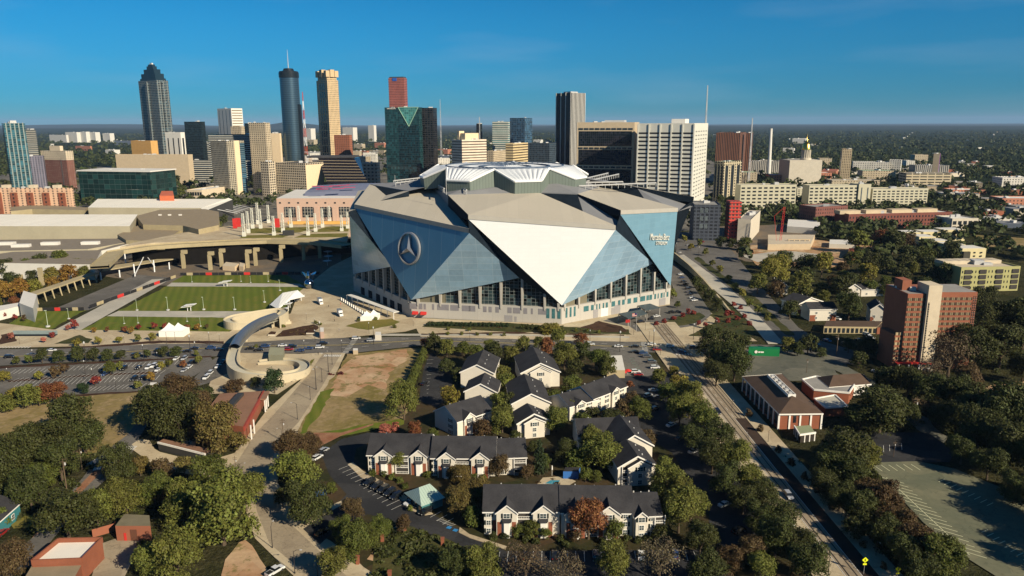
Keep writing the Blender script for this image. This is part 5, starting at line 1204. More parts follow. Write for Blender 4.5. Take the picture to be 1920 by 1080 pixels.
def gable_unit(root, A, d, nn, t, w, he, proj, pk, wall=None, rows=3, win=True, porch=True, back=6.0):
    """projecting bay with a gable of its own"""
    p = A + d * t; a, b = p - d * w / 2 + nn * proj, p + d * w / 2 + nn * proj
    a2, b2 = a - nn * (proj + .3), b - nn * (proj + .3); m = (a + b) / 2
    za = Vector((0, 0, he)); zp = Vector((0, 0, he + pk))
    g = MB().poly([a, b, b + za, m + zp, a + za]).poly([b, b2, b2 + za, b + za]).poly([a2, a, a + za, a2 + za])
    g.build('gable_bay', wall or m_side, root)
    ov = d * .45; fo = nn * .4; dz = Vector((0, 0, -.45 * pk / (w / 2)))
    up_ = Vector((0, 0, .12)); rb = -nn * back
    r = MB()
    for s_, e in ((-1, a), (1, b)):
        q = [e + za + ov * s_ + dz + fo + up_, m + zp + fo + up_, m + zp + rb + up_, e + za + ov * s_ + dz + rb + up_]
        r.poly(q).poly([x - up_ * 2 for x in q][::-1])
    r.build('gable_roof', m_shing, root)
    tr = MB()
    for s_, e in ((-1, a), (1, b)):
        x0, x1 = e + za + ov * s_ + dz + fo, m + zp + fo
        tr.poly([x0 + up_, x1 + up_, x1 - up_ * 2.4, x0 - up_ * 2.4])
    tr.build('verge_board', m_trim, root)
    if win:
        fl = he / rows
        for r_ in range(rows): apt_window(root, m, d, nn, fl * r_ + fl * .3, 1.9 if r_ == rows - 1 else 1.4, 1.5, r_ == rows - 1)
    if porch:
        c = m + nn * .5; MB().prism([tuple((c - d * 1.5 - nn * .5).xy), tuple((c + d * 1.5 - nn * .5).xy), tuple((c + d * 1.1 + nn * .6).xy), tuple((c - d * 1.1 + nn * .6).xy)], he * .64, [he * .64 + .9, he * .64 + .9, he * .64 + .15, he * .64 + .15]).build('bay_roof', m_shing, root)
        MB().prism([tuple((c - d * 1.0 - nn * .6).xy), tuple((c + d * 1.0 - nn * .6).xy), tuple((c + d * .8 + nn * .3).xy), tuple((c - d * .8 + nn * .3).xy)], 0, he * .64).build('bay_window', m_trim, root)
        for s_ in (-1, 1):
            e = m + d * (s_ * w * .36) + nn * .03; MB().box((e.x, e.y, 0), (w * .2, .1, he * .62), math.atan2(d.y, d.x)).build('brick_panel', m_brick, root)
def section(root, A, B, depth, he, hr, wins=(), gables=(), balc=(), bricks=(), rows=3, wall=None, across=False, ends=True, gwin=(), ov=.5, sides=()):
    """one roofed section: A-B is the front wall on the ground, seen left to right"""
    wall = wall or m_side
    d, nn, L = frame_(A, B); rz = math.atan2(d.y, d.x)
    C, D = B - nn * depth, A - nn * depth; foot([A + nn * 2, B + nn * 2, C, D])
    up_ = lambda z: Vector((0, 0, z))
    w = MB().prism([(p.x, p.y) for p in (A, B, C, D)], -.5, he, bottom=False, top=False)
    r = MB(); tr = MB(); th = up_(.22)
    if not across:
        mA, mB = (A + D) / 2, (B + C) / 2
        w.poly([B + up_(he), C + up_(he), mB + up_(hr)]).poly([D + up_(he), A + up_(he), mA + up_(hr)])
        k = (hr - he) / (depth / 2); e = d * ov; f = nn * ov; dz = up_(-ov * k)
        for x0, x1, s_ in ((A, B, 1), (D, C, -1)):
            q = [x0 - e + f * s_ + up_(he) + dz, x1 + e + f * s_ + up_(he) + dz, mB + e + up_(hr), mA - e + up_(hr)]
            r.poly([p + th for p in q]).poly(q[::-1])
            tr.poly([q[0] - th, q[1] - th, q[1] + th, q[0] + th])
        for m_, x0, x1, s_ in ((mA, A, D, -1), (mB, B, C, 1)):
            for x, fs in ((x0, 1), (x1, -1)):
                u0, u1 = x + e * s_ + f * fs + up_(he) + dz, m_ + e * s_ + up_(hr)
                tr.poly([u0 + th, u1 + th, u1 - th, u0 - th])
    else:
        mA, mB = (A + B) / 2, (C + D) / 2
        w.poly([A + up_(he), B + up_(he), mA + up_(hr)]).poly([C + up_(he), D + up_(he), mB + up_(hr)])
        k = (hr - he) / (L / 2); e = d * ov; f = nn * ov * 1.4; dz = up_(-ov * k)
        for x0, x1, s_ in ((A, D, -1), (B, C, 1)):
            q = [x0 + e * s_ + f + up_(he) + dz, mA + f + up_(hr), mB - f + up_(hr), x1 + e * s_ - f + up_(he) + dz]
            r.poly([p + th for p in q]).poly(q[::-1])
            tr.poly([q[0] - th * 1.6, q[1] - th * 1.6, q[1] + th, q[0] + th]).poly([q[0] + th, q[3] + th, q[3] - th, q[0] - th])
    w.build('wall', wall, root); r.build('roof', m_shing, root); tr.build('eaves_board', m_trim, root)
    fl = he / rows
    for t, w_ in bricks:
        p = A + d * (L * t) + nn * .03; MB().box((p.x, p.y, 0), (w_, .1, he * .62), rz).build('brick_panel', m_brick, root)
    for t in wins:
        for r_ in range(rows): apt_window(root, A + d * (L * t), d, nn, fl * r_ + fl * .28, 1.3, 1.45)
    for t, w_ in balc:
        for r_ in range(rows):
            p = A + d * (L * t) + nn * .05; o = MB().box((p.x, p.y, fl * r_ + .25), (w_, .12, fl * .78), rz).build('balcony', m_balc, root)
            rl = MB()
            for s_ in (-1, 1):
                e_ = p + d * (s_ * w_ / 2) + nn * .25; rl.box((e_.x, e_.y, fl * r_), (.25, .4, fl), rz)
            e_ = p + nn * .4; rl.box((e_.x, e_.y, fl * r_ + .1), (w_, .12, .2), rz).box((e_.x, e_.y, fl * r_ + .95), (w_, .1, .12), rz)
            nb = int(w_ / .5)
            for i in range(nb): x = e_ + d * (w_ * ((i + .5) / nb - .5)); rl.box((x.x, x.y, fl * r_ + .3), (.09, .06, .66), rz)
            rl.build('railing', m_trim, o)
    for t in (.22, .5, .81):
        if across: v = mA.lerp(mB, t) + d * (L * .2); zv = he + (hr - he) * .6
        else: v = A.lerp(B, t) - nn * (depth * .66); zv = he + (hr - he) * .68
        MB().box((v.x, v.y, zv), (.35, .35, .75 if t != .5 else .45), rz).build('roof_vent', m_hvac, root)
    for t, w_, pr_, pk in gables: gable_unit(root, A, d, nn, L * t, w_, he + .3, pr_, pk, wall, rows, True, depth >= 14.5 and not across)
    for (t, z, w_, h_) in gwin: apt_window(root, A + d * (L * t), d, nn, z, w_, h_, False)
    for sd, ts in sides:
        P0, P1 = ((D, A), (B, C))[sd == 'r']; dd, n2, l2 = frame_(P0, P1)
        for t in ts:
            for r_ in range(rows): apt_window(root, P0 + dd * (l2 * t), dd, n2, fl * r_ + fl * .28, 1.2, 1.4)
    return d, nn, L
def aptroot(label, px): p = G(*px); return thing('apartment_building', label, 'apartment house', (p.x, p.y, 0), 'apartment houses with charcoal roofs')
AG = lambda x, y: G(x, y)
r = aptroot('nearest long white apartment house with three roof sections behind the red tree', (1080, 1000))
hF = ztop(AG(908, 1002), 957)
section(r, AG(908, 1003), AG(1049, 1003), 15, hF, hF + 4.6, (.06,), ((.30, 6, 1.4, 2.4), (.78, 6, 1.4, 2.4)), ((.54, 4.5),), ((.14, 1.6),))
section(r, AG(1052, 1005), AG(1185, 1006), 15, hF, hF + 4.6, (.9,), ((.66, 6.4, 1.4, 2.5), (.2, 6, 1.4, 2.4)), ((.43, 4.5),), ())
section(r, AG(1188, 1010), AG(1238, 1008), 14, hF - .5, hF + 3.0, (.7,), ((.25, 3.4, 1.0, 1.5),), ((.95, 3),))
r = aptroot('long white apartment house with red brick panels above the black row of parked cars', (840, 888))
hF = ztop(AG(692, 886), 851)
section(r, AG(691, 887), AG(805, 889), 15, hF, hF + 4.6, (.08,), ((.27, 6, 1.4, 2.3), (.84, 5.6, 1.2, 2.3)), ((.56, 4.5),), ((.13, 1.5), (.95, 1.5)))
section(r, AG(810, 893), AG(928, 894), 15, hF, hF + 4.6, (.06,), ((.24, 6, 1.4, 2.4), (.77, 6, 1.4, 2.4)), ((.5, 7.2),), ((.13, 1.6), (.36, 1.5)))
section(r, AG(931, 892), AG(986, 890), 14, hF - .3, hF + 3.6, (.2,), (), ((.8, 4.2),), (), sides=(('r', (.3, .7)),))
r = aptroot('white house with a single front gable and a bright ridge line below the shaded lot', (880, 818))
section(r, AG(858, 822), AG(922, 800), 15, 7.0, 11.2, (.75,), ((.32, 5.4, .8, 2.2),), ((.58, 4),), sides=(('l', (.7,)),))
r = aptroot('pair of dark gabled roofs receding behind the pale yellow tree, ends facing the viewer', (900, 762))
section(r, AG(872, 764), AG(932, 766), 13, 7.6, 11.2, (), (), (), across=True)
section(r, AG(864, 727), AG(926, 729), 22, 7.8, 11.6, (), (), (), across=True)
r = aptroot('tall white gable ended apartment house standing alone nearest the avenue', (1012, 727))
section(r, AG(977, 728), AG(1049, 725), 24, 7.6, 12.0, (), ((.5, 9.5, .9, 2.4),), (), across=True, rows=3, sides=())
r = aptroot('stepped gabled roofs facing the viewer just below the tall white gable ended house', (1000, 818))
section(r, AG(970, 822), AG(1031, 816), 10, 6.4, 9.8, (), ((.5, 8, 1.5, 2),), (), across=True)
section(r, AG(960, 786), AG(1031, 783), 24, 7.0, 11.0, (), (), (), across=True)
r = aptroot('white apartment house set at an angle with its windows turned to the restaurant lot', (1120, 765))
section(r, AG(1068, 790), AG(1120, 775), 14, 6.4, 9.6, (.7,), ((.35, 5, 1, 1.6),), ())
section(r, AG(1112, 777), AG(1174, 752), 14, 7.0, 10.6, (.15, .4, .85), ((.62, 5, 1, 1.6),), ())
r = aptroot('dark roofed house half hidden in trees with a bright white gable end at its right', (1160, 848))
section(r, AG(1085, 850), AG(1200, 846), 15, 6.6, 10.6, (.4, .6), ((.88, 5.4, 2, 2.0),), ())
r = aptroot('gabled white house facing the viewer beside the boulevard trees, above the nearest long house', (1195, 905))
section(r, AG(1158, 910), AG(1228, 905), 13, 6.8, 10.4, (), ((.55, 8, 1.6, 2.2),), ((.2, 2.5),), across=True)
section(r, AG(1152, 874), AG(1222, 869), 18, 7.4, 11.6, (), (), (), across=True)
# clubhouse with a pale green metal roof
m_seam = panelled('green_seam_metal', (.44, .56, .47), (.25, .36, .30), .9, 300, .12, .4, .3, .08)
q = [G(757, 924, 3.2), G(790, 950, 3.2), G(835, 933, 3.2), G(803, 908, 3.2)]
cc = sum(q, Vector()) / 4; r = thing('clubhouse', 'small clubhouse with a pale green seamed metal roof beside the row of parked cars', 'clubhouse', (cc.x, cc.y, 0)); foot(q)
ap = [q[0].lerp(q[2], .40), q[0].lerp(q[2], .60)]
ap = [Vector((p.x, p.y, 6.6)) for p in (q[0].lerp(q[1], .5).lerp(cc, .55), q[3].lerp(q[2], .5).lerp(cc, .55))]
MB().poly([q[0], q[1], ap[0]]).poly([q[1], q[2], ap[1], ap[0]]).poly([q[2], q[3], ap[1]]).poly([q[3], q[0], ap[0], ap[1]]).build('roof', m_seam, r)
i_ = [cc + (p - cc) * .86 for p in q]; MB().prism([(p.x, p.y) for p in i_], 0, 3.3, bottom=False, top=False).build('wall', M('teal_render', (.05, .16, .17), .7, .1), r)
wall_windows(r, i_[0], i_[1], .6, 3.0, 4, 1, .6, .85, m_win)
r, q = pxbox('pool_house', 'little pool house with a bright blue front between the two long apartment houses', 'pool house', [(1056, 884), (1084, 884), (1088, 876), (1060, 876)], 3.0, M('blue_render', (.03, .13, .40), .7, .1), m_shing)
sheet('pool_patio', [(1005, 912), (1018, 897), (1062, 894), (1080, 904), (1060, 916)], g_conc)
sheet('pool_water', [(1022, 908), (1032, 902), (1050, 902), (1046, 910)], M('pool_blue', (.05, .25, .33), .05, .1, 1))
single(MB().tube(G(1035, 893), G(1035, 893) + Vector((0, 0, 2.6)), .06, None, 6).lathe(G(1035, 893), [(.15, 4.0), (.28, 2.6), (.1, 2.4)], 10), 'folded_parasol', m_trim, 'folded white parasol on the pool patio', 'parasol', G(1035, 893))
# ------------------------------------------------------------------ right: church group, red tower, houses
m_broof = M('brown_shingle', (.085, .055, .038), .9, .2, .3)
def hip(root, q, z, zr, mat, ov=.8, ridge=.55, name='roof'):
    """q: eave corners in order; ridge runs between the middles of the short sides (q0q1 and q2q3 are the short ones)"""
    c = sum(q, Vector()) / 4; e = [Vector((*(c + (p - c) * (1 + ov / (p - c).length)).xy, z)) for p in q]
    a, b = (q[0] + q[1]) / 2, (q[2] + q[3]) / 2; m0, m1 = Vector((*a.lerp(c, ridge).xy, zr)), Vector((*b.lerp(c, ridge).xy, zr))
    MB().poly([e[0], e[1], m0]).poly([e[1], e[2], m1, m0]).poly([e[2], e[3], m1]).poly([e[3], e[0], m0, m1]).poly(e[::-1]).build(name, mat, root)
    fa = MB()
    for i in range(4): fa.poly([e[i] - Vector((0, 0, .5)), e[(i + 1) % 4] - Vector((0, 0, .5)), e[(i + 1) % 4] + Vector((0, 0, .12)), e[i] + Vector((0, 0, .12))])
    fa.build('fascia', m_trim, root)
    return m0, m1
hc = 6.8
q = [G(1461, 775, hc), G(1541, 774, hc), G(1466, 702, hc), G(1394, 707, hc)]
cc = sum(q, Vector()) / 4; r = thing('church_hall', 'long brick church hall with a brown hipped roof and a white framed ridge light', 'church', (cc.x, cc.y, 0)); foot(q)
MB().prism([(p.x, p.y) for p in q], 0, hc - .1, bottom=False, top=False).build('wall', m_brick, r)
m0, m1 = hip(r, q, hc, hc + 3.6, m_broof, .9, .42)
d_ = (m1 - m0).normalized(); s_ = Vector((-d_.y, d_.x, 0)); a, b = m0.lerp(m1, .02), m0.lerp(m1, .98)
cb_ = MB()
for sg_ in (-1, 1): cb_.prism([tuple((p + s_ * sg_ * k).xy) for p, k in ((a, 1.3), (b, 1.3), (b, 1.6), (a, 1.6))], hc + 2.6, hc + 4.2)
for p in (a, b): cb_.box((p.x, p.y, hc + 2.6), (3.2, .3, 1.6), math.atan2(s_.y, s_.x))
cb_.build('ridge_light_frame', m_trim, r)
for i in range(6):
    p = a.lerp(b, (i + .5) / 6); MB().box((p.x, p.y, hc + 3.2), (1.7, 1.3, 1.2), math.atan2(d_.y, d_.x)).build('ridge_unit', m_hvac, r)
for P0, P1, n_ in ((q[0], q[1], 4), (q[3], q[0], 8)):
    for t in range(n_ + 1):
        p = P0.lerp(P1, t / n_); MB().box((p.x, p.y, 0), (.7, .7, hc), math.atan2((P1 - P0).y, (P1 - P0).x)).build('pilaster', m_trim, r)
wall_windows(r, q[0], q[1], 2.6, 6.2, 4, 1, .25, .9, m_win, 'window', .2, skip=lambda c, r_: c != 1)
wall_windows(r, q[3], q[0], 1, 6.2, 8, 1, .5, .9, m_win, 'window', .2)
r, q = pxbox('church_porch', 'white framed entrance porch with a mossy flat roof before the brick church hall', 'porch', [(1500, 815), (1528, 811), (1519, 797), (1490, 799)], 3.4, M('porch_glass', (.04, .035, .03), .3, .3), M('mossy_roof', (.24, .27, .16), .9, .15))
for p0, p1 in ((q[0], q[1]), (q[3], q[0])):
    for t in (0, .33, .66, 1): p = p0.lerp(p1, t); MB().box((p.x, p.y, 0), (.4, .4, 3.5)).build('post', m_trim, r)
    d, nn, L = frame_(p0, p1); m = (p0 + p1) / 2 + nn * .1; MB().box((m.x, m.y, 3.0), (L + .6, .4, .7), math.atan2(d.y, d.x)).build('beam', m_trim, r)
r, q = pxbox('parish_hall', 'brick parish hall with a grey flat roof and white parapet right of the church hall', 'church', [(1504, 712), (1526, 731), (1592, 737), (1602, 722), (1530, 706)], 5.0, m_brick, m_froof)
for p0, p1 in zip(q, q[1:] + q[:1]):
    d, nn, L = frame_(p0, p1); m = (p0 + p1) / 2; MB().box((m.x, m.y, 4.7), (L, .5, .8), math.atan2(d.y, d.x)).build('parapet', m_trim, r)
q = [G(1556, 726, 5), G(1630, 720, 5), G(1618, 703, 5), G(1535, 708, 5)]; q = [q[3], q[0], q[1], q[2]]
MB().prism([(p.x, p.y) for p in q], 0, 5, bottom=False, top=False).build('wing_wall', m_trim, r); hip(r, q, 5.1, 8.2, m_broof, .9, .4, 'wing_roof')
r, q = pxbox('flat_annexe', 'low annexe with a pale flat roof and white edge before the parish hall', 'church', [(1527, 748), (1548, 765), (1590, 763), (1566, 741)], 4.0, m_brick, M('pale_felt_roof', (.42, .40, .33), .9, .12))
for p0, p1 in zip(q, q[1:] + q[:1]):
    d, nn, L = frame_(p0, p1); m = (p0 + p1) / 2; MB().box((m.x, m.y, 3.8), (L, .5, .6), math.atan2(d.y, d.x)).build('parapet', m_trim, r)
# red brick apartment tower
Yt = G(1700, 692)[1]
m_tb = M('orange_brick', (.255, .092, .052), .9, .12, .3)
m_spd = M('brick_spandrel', (.24, .06, .035), .9, .12, .3)
m_cur = facade('curtained_glass', (.42, .34, .20), (.20, .15, .09), .95, 200, .84, 1, .4, .9)
XL = lambda x, y=620: AtY(x, y, Yt).x
hh = AtY(1700, 551, Yt).z
r = thing('brick_tower', 'red brick apartment tower with a cream stair shaft rising above the dark trees', 'tower', (XL(1750), Yt + 8, 0))
x0, x1, x2, x3, x4 = XL(1695), XL(1728), XL(1733), XL(1757), XL(1826); foot([(x0 - 6, Yt - 2), (x4 + 4, Yt - 2), (x4 + 4, Yt + 34), (x0 - 6, Yt + 34)])
MB().prism([(x0, Yt), (x1, Yt), (x1, Yt + 22), (x0, Yt + 22)], 0, hh).build('left_wing', [m_tb], r)
MB().prism([(x1, Yt + 5), (x3, Yt + 5), (x3, Yt + 22), (x1, Yt + 22)], 0, hh).build('middle_wing', m_tb, r)
MB().prism([(x3, Yt + 1), (x4, Yt + 1), (x4, Yt + 20), (x3, Yt + 20)], 0, hh + .5).build('right_wing', m_tb, r)
MB().prism([(x3 + .4, Yt + 1.4), (x4 - .4, Yt + 1.4), (x4 - .4, Yt + 19.6), (x3 + .4, Yt + 19.6)], hh + .4, hh + .56).build('roof', m_froof, r)
MB().prism([(x0 + .4, Yt + .4), (x1 - .4, Yt + .4), (x1 - .4, Yt + 21), (x0 + .4, Yt + 21)], hh - .1, hh + .06).build('roof', m_froof, r)
MB().prism([(x1 + .3, Yt - 1.6), (XL(1754), Yt - 1.6), (XL(1754), Yt + 9), (x1 + .3, Yt + 9)], 0, AtY(1740, 534, Yt).z).build('stair_shaft', M('cream_render'), r)
zl = AtY(1690, 630, Yt).z
MB().prism([(XL(1681), Yt + 1), (x0, Yt + 1), (x0, Yt + 16), (XL(1681), Yt + 16)], 0, zl).build('low_wing', m_tb, r)
MB().prism([(x0 + 1, Yt + 8), (XL(1716), Yt + 8), (XL(1716), Yt + 16), (x0 + 1, Yt + 16)], hh, AtY(1700, 532, Yt).z).build('lift_house', m_tb, r)
p = AtY(1683, 545, Yt + 14); MB().lathe((p.x, p.y, hh - 4), [(1.6, 0), (1.6, 4), (1.2, 5)], 12).box((p.x + 4, p.y - 6, hh), (3, 2, 1.8)).build('water_tank', m_wroof, r)
nf = 13; fz = (hh - 5.5) / nf
V = lambda x, y: Vector((x, y, 0))
for xa, xb, yy, n_, f0, f1 in ((x0, x1, Yt, 3, 0, nf), (x3, x3 + (x4 - x3) * .88, Yt + 1, 6, 0, nf), (XL(1681), x0, Yt + 1, 2, 0, 6)):
    wall_windows(r, V(xa, yy), V(xb, yy), 4 + fz * f0, 4 + fz * f1, n_, f1 - f0, .9, .56, m_cur, 'window', .14)
wall_windows(r, V(x3 + (x4 - x3) * .89, Yt + 1), V(x4, Yt + 1), 4, 4 + fz * nf, 2, 1, .5, 1, facade('stair_grid', (.25, .1, .06), (.05, .05, .05), 3, 1.2, .9, .6), 'stair_strip', .2)
wall_windows(r, V(x1 + .3, Yt - 1.6), V(XL(1754), Yt - 1.6), 4, hh - 4, 4, 1, .35, 1, facade('dark_stair_grid', (.2, .17, .12), (.03, .03, .03), 3, 1.2, .95, .6), 'stair_strip', .2, skip=lambda c, rr: c != 0)
for i in range(4): 
    x = x0 - 2 + i * 5; MB().box((x, Yt - 2.5, 0), (.6, .6, 3.4)).build('porch_post', m_trim, r)
MB().box((x0 + 6, Yt - 1.6, 3.4), (18, 2.6, .5)).build('porch_roof', m_red, r)
# houses in the woods on the right
def small_house(label, A, B, depth, he, hr, wall, across=True, brick=True, roof=None, wins=(.25, .75)):
    p = A; r = thing('house', label, 'house', (p.x, p.y, 0), 'houses among the trees by the brick tower')
    section(r, A, B, depth, he, hr, (), (), (), wall=wall, across=across)
    d, nn, L = frame_(A, B)
    for t in wins:
        for z in (1.2, 4.4): apt_window(r, A + d * (L * t), d, nn, z, 1.3, 1.4, False)
    if brick:
        for t in (.12, .88): p = A + d * (L * t) + nn * .04; MB().box((p.x, p.y, 0), (L * .22, .12, he * .5), math.atan2(d.y, d.x)).build('brick_panel', m_brick, r)
    return r
small_house('white and brick double gabled house beside the shop row', G(1517, 602), G(1567, 601), 12, 7.5, 10.5, m_side, False)
small_house('white gabled house with a long sloping verge behind the double gabled one', G(1494, 592), G(1540, 586), 14, 7.5, 11, m_side)
small_house('small white house in the shade at the left edge of the wood', G(1458, 552), G(1476, 552), 10, 6, 9, m_side, True, False)
small_house('pale house with a wide white gable far back in the trees', G(1588, 556), G(1612, 556), 12, 6, 9, m_side, True, False)
small_house('white house with a low roof right of the wide white gable', G(1614, 556), G(1655, 555), 10, 5, 7.5, m_side, False, False)
small_house('tall white gable end with brick base touching the dark side of the brick tower', G(1630, 608), G(1660, 610), 14, 9.5, 13, m_side)
r, q = pxbox('shop_row', 'low row of shops with a brown shingle roof and shaded arcade', 'shops', [(1545, 612), (1645, 613), (1655, 602), (1550, 601)], 4.2, M('tan_render', (.40, .33, .2), .9, .1), m_broof)
wall_windows(r, q[0], q[1], .3, 3.4, 12, 1, .6, .9, m_win, 'shop_opening', .2)
r, q = pxbox('brick_kiosk', 'orange brick end block at the right of the shop row', 'shops', [(1645, 614), (1660, 614), (1662, 606), (1648, 605)], 4.0, M('orange_brick'), m_broof)
# stepped cream townhouses
st = [(1692, 444, 1724, 433), (1720, 452, 1752, 441), (1746, 461, 1780, 449), (1772, 468, 1808, 456), (1800, 478, 1846, 463), (1728, 440, 1768, 432), (1766, 438, 1808, 428)]
for i, (xa, yb, xb, yt) in enumerate(st):
    g = G((xa + xb) / 2, yb + 14); k = mpp(g); w_ = (xb - xa) * k; hgt = ztop(g, yt + 3)
    r = thing('townhouse', 'pale cream flat roofed townhouse, %s in the stepped row' % ('topmost left', 'second of the front line', 'third of the front line', 'fourth of the front line', 'tallest and lowest end', 'left one of the back pair', 'right one of the back pair')[i], 'townhouse', g, 'stepped cream townhouses on the slope'); foot([(g.x - w_ / 2, g.y), (g.x + w_ / 2, g.y), (g.x + w_ / 2, g.y + 22), (g.x - w_ / 2, g.y + 22)])
    MB().box((g.x, g.y + 9, 0), (w_, 18, hgt), .05).build('wall', M('cream_stucco', (.60, .52, .30), .85, .06), r)
    MB().box((g.x, g.y + 9, hgt), (w_ * .92, 16.6, .12), .05).build('roof', m_wroof, r)
    MB().box((g.x - w_ * .33, g.y - 1, 0), (w_ * .28, 3, hgt * .8), .05).build('bay', M('dark_bay', (.06, .055, .04), .8, .15), r)
    wall_windows(r, V(g.x - w_ * .1, g.y - .2), V(g.x + w_ * .45, g.y - .2), 1, hgt - 2, 2, 3, .3, .4, m_win)
r, q, h = bld('yellow_flats', 'yellow green apartment block with dark balcony recesses and a crenellated roof edge', 'building', 1803, 1914, 1918, 499, 0, -5, M('yellow_render', (.36, .34, .15), .85, .08), M('tan_roof'), None, b=(1860, 545), depth=30)
for t in (.12, .37, .65, .92): wall_windows(r, q[0], q[1], 1, h - 1.5, 1, 4, .12 / .125, .75, m_balc, 'balcony', .5, u0=t - .06, u1=t + .06)
wall_windows(r, q[0], q[1], 1, h - 1.5, 18, 4, .3, .45, m_win)
for i in range(7):
    p = q[3].lerp(q[2], (i + .3) / 7); MB().box((p.x, p.y - 8, h - 1), (7, 10, 2.4), .08).build('roof_step', M('tan_roof'), r)
# construction site right of the stadium
r, q, h = bld('site_block', 'block under construction, its shade painted in dark blue, with a white framed corner', 'building', 1302, 1352, 1366, 384, 0, 8, facade('painted_shade_frame', (.045, .055, .075), (.015, .018, .025), 4.5, 3.6, .7, .55, .5), m_froof, None, b=(1330, 452), depth=40)  # the building's shade is put into its dark blue colour
wall_windows(r, q[0], q[1], h * .3, h - 2, 2, 3, .7, .6, m_winl, 'window', .3, u0=.2, u1=.55)
g = G(1376, 452); k = mpp(g); hh2 = ztop(g, 378)
r = thing('hoist_tower', 'red framed stair and hoist tower on the side of the unfinished block', 'tower', g)
MB().box((g.x, g.y + 8, 0), (22 * k, 14, hh2), 0).build('core', facade('red_scaffold_bays', (.45, .06, .04), (.05, .03, .03), 3.6, 3.6, .6, .6, .7), r)
for i in range(11): MB().box((g.x, g.y + 1, hh2 * i / 11 + 2), (20 * k, 1.2, .5)).build('landing', m_red, r)
r, q, h = bld('pale_wall_block', 'blank pale stepped wall right of the red hoist tower', 'building', 1384, 1408, 1426, 412, 0, 24, M('pale_stone'), None, None, b=(1405, 455), depth=20)
g = G(1462, 462)
r = thing('crawler_crane', 'red lattice crane leaning over the construction yard', 'crane', g)
MB().box((g.x, g.y, 0), (5, 7, 2.5)).build('cab', m_red, r)
tp = AtY(1471, 388, g.y); cj = MB()
for t in range(10):
    a, b = Vector((g.x, g.y, 2)).lerp(tp, t / 10), Vector((g.x, g.y, 2)).lerp(tp, (t + 1) / 10)
    for dx in (-.8, .8): cj.tube(a + Vector((dx, 0, 0)), b + Vector((dx, 0, 0)), .18, None, 4)
    cj.tube(a + Vector((-.8, 0, 0)), b + Vector((.8, 0, 0)), .12, None, 4)
cj.build('jib', m_red, r)
tp2 = AtY(1452, 405, g.y); MB().tube(tp, tp2, .15, None, 4).tube(tp2, (g.x - 3, g.y, 2), .15, None, 4).build('back_stay', m_red, r)
for nm, lab, poly, z, w_, rf in (('site_store', 'pale storage shed left of the big green tree in the yard', [(1440, 458), (1520, 457), (1528, 440), (1440, 440)], 6, M('tan_concrete'), M('tan_roof')), ('site_shed', 'white roofed shed group beside the red crane', [(1476, 424), (1535, 428), (1538, 414), (1478, 411)], 7, M('white_render'), m_wroof), ('white_bungalow', 'low white bungalow beyond the paved pad', [(1555, 457), (1606, 459), (1604, 450), (1556, 449)], 4.5, m_side, m_wroof), ('brick_cottage', 'small red brick cottage among the trees below the white bungalow', [(1590, 477), (1624, 477), (1622, 466), (1592, 465)], 4.5, m_brick, M('brown_red_roof', (.2, .05, .03), .9, .2))):
    pxbox(nm, lab, 'building', poly, z, w_, rf)
r = thing('timber_pergola', 'bare timber frame of posts and beams in the construction yard', 'frame', G(1495, 465))
for i, x in enumerate((1478, 1488, 1498, 1508, 1516)): g = G(x, 463); MB().box((g.x, g.y, 0), (1, 1, 7)).build('post', M('tan_concrete'), r)
a, b = G(1476, 463), G(1518, 463); MB().box(((a.x + b.x) / 2, a.y, 7), (b.x - a.x, 1.4, .8)).build('beam', M('tan_concrete'), r)
# ------------------------------------------------------------------ left foreground buildings
m_rfelt = M('red_brown_felt', (.22, .12, .075), .9, .2, .12)
r, q = pxbox('meeting_hall', 'flat roofed hall with a red brown roof and red fascia beside the street', 'building', [(374, 786), (456, 800), (493, 733), (412, 738)], 6.5, m_brick, m_rfelt)
p0, p1 = q[1], q[2]; d, nn, L = frame_(p0, p1); m = (p0 + p1) / 2
MB().box((m.x + nn.x * .3, m.y + nn.y * .3, 4.8), (L, .7, 1.8), math.atan2(d.y, d.x)).build('red_fascia', M('dull_red_paint', (.26, .045, .03), .7, .12), r)
for t in (.06, .2, .78, .86, .95): p = p0.lerp(p1, t) + nn * 2.2; MB().box((p.x, p.y, 0), (.4, .4, 6)).build('porch_column', m_trim, r)
m = p0.lerp(p1, .87) + nn * 1.2; MB().box((m.x, m.y, 6), (L * .24, 3.4, .5), math.atan2(d.y, d.x)).build('porch_roof', m_rfelt, r)
wall_windows(r, q[0], q[1], 1, 4.5, 6, 1, .4, .8, m_win)
a, b = G(430, 765, 6.5), G(452, 741, 6.5); d, nn, L = frame_(a, b); m = (a + b) / 2; MB().box((m.x, m.y, 6.5), (L, 2.6, 1.2), math.atan2(d.y, d.x)).build('roof_monitor', M('dark_steel'), r)
r, q = pxbox('street_canopy', 'long low canopy with a brown roof and white edge at the street corner', 'canopy', [(296, 829), (385, 851), (400, 843), (306, 823)], 3.4, M('dark_steel'), m_rfelt)
d, nn, L = frame_(q[0], q[1]); m = (q[0] + q[1]) / 2 + nn * .1; MB().box((m.x, m.y, 2.9), (L, .4, .7), math.atan2(d.y, d.x)).build('white_edge', m_trim, r)
r, q = pxbox('shed', 'small white flat roofed shed under the rust coloured tree', 'shed', [(340, 826), (358, 830), (366, 824), (347, 821)], 3, m_side, m_wroof)
r, q = pxbox('roofless_warehouse', 'brick warehouse with a white inner roof sunk behind its parapets', 'building', [(60, 1058), (154, 1054), (192, 1015), (110, 1017)], 5.5, m_brick, M('white_membrane', (.74, .70, .62), .7, .05))
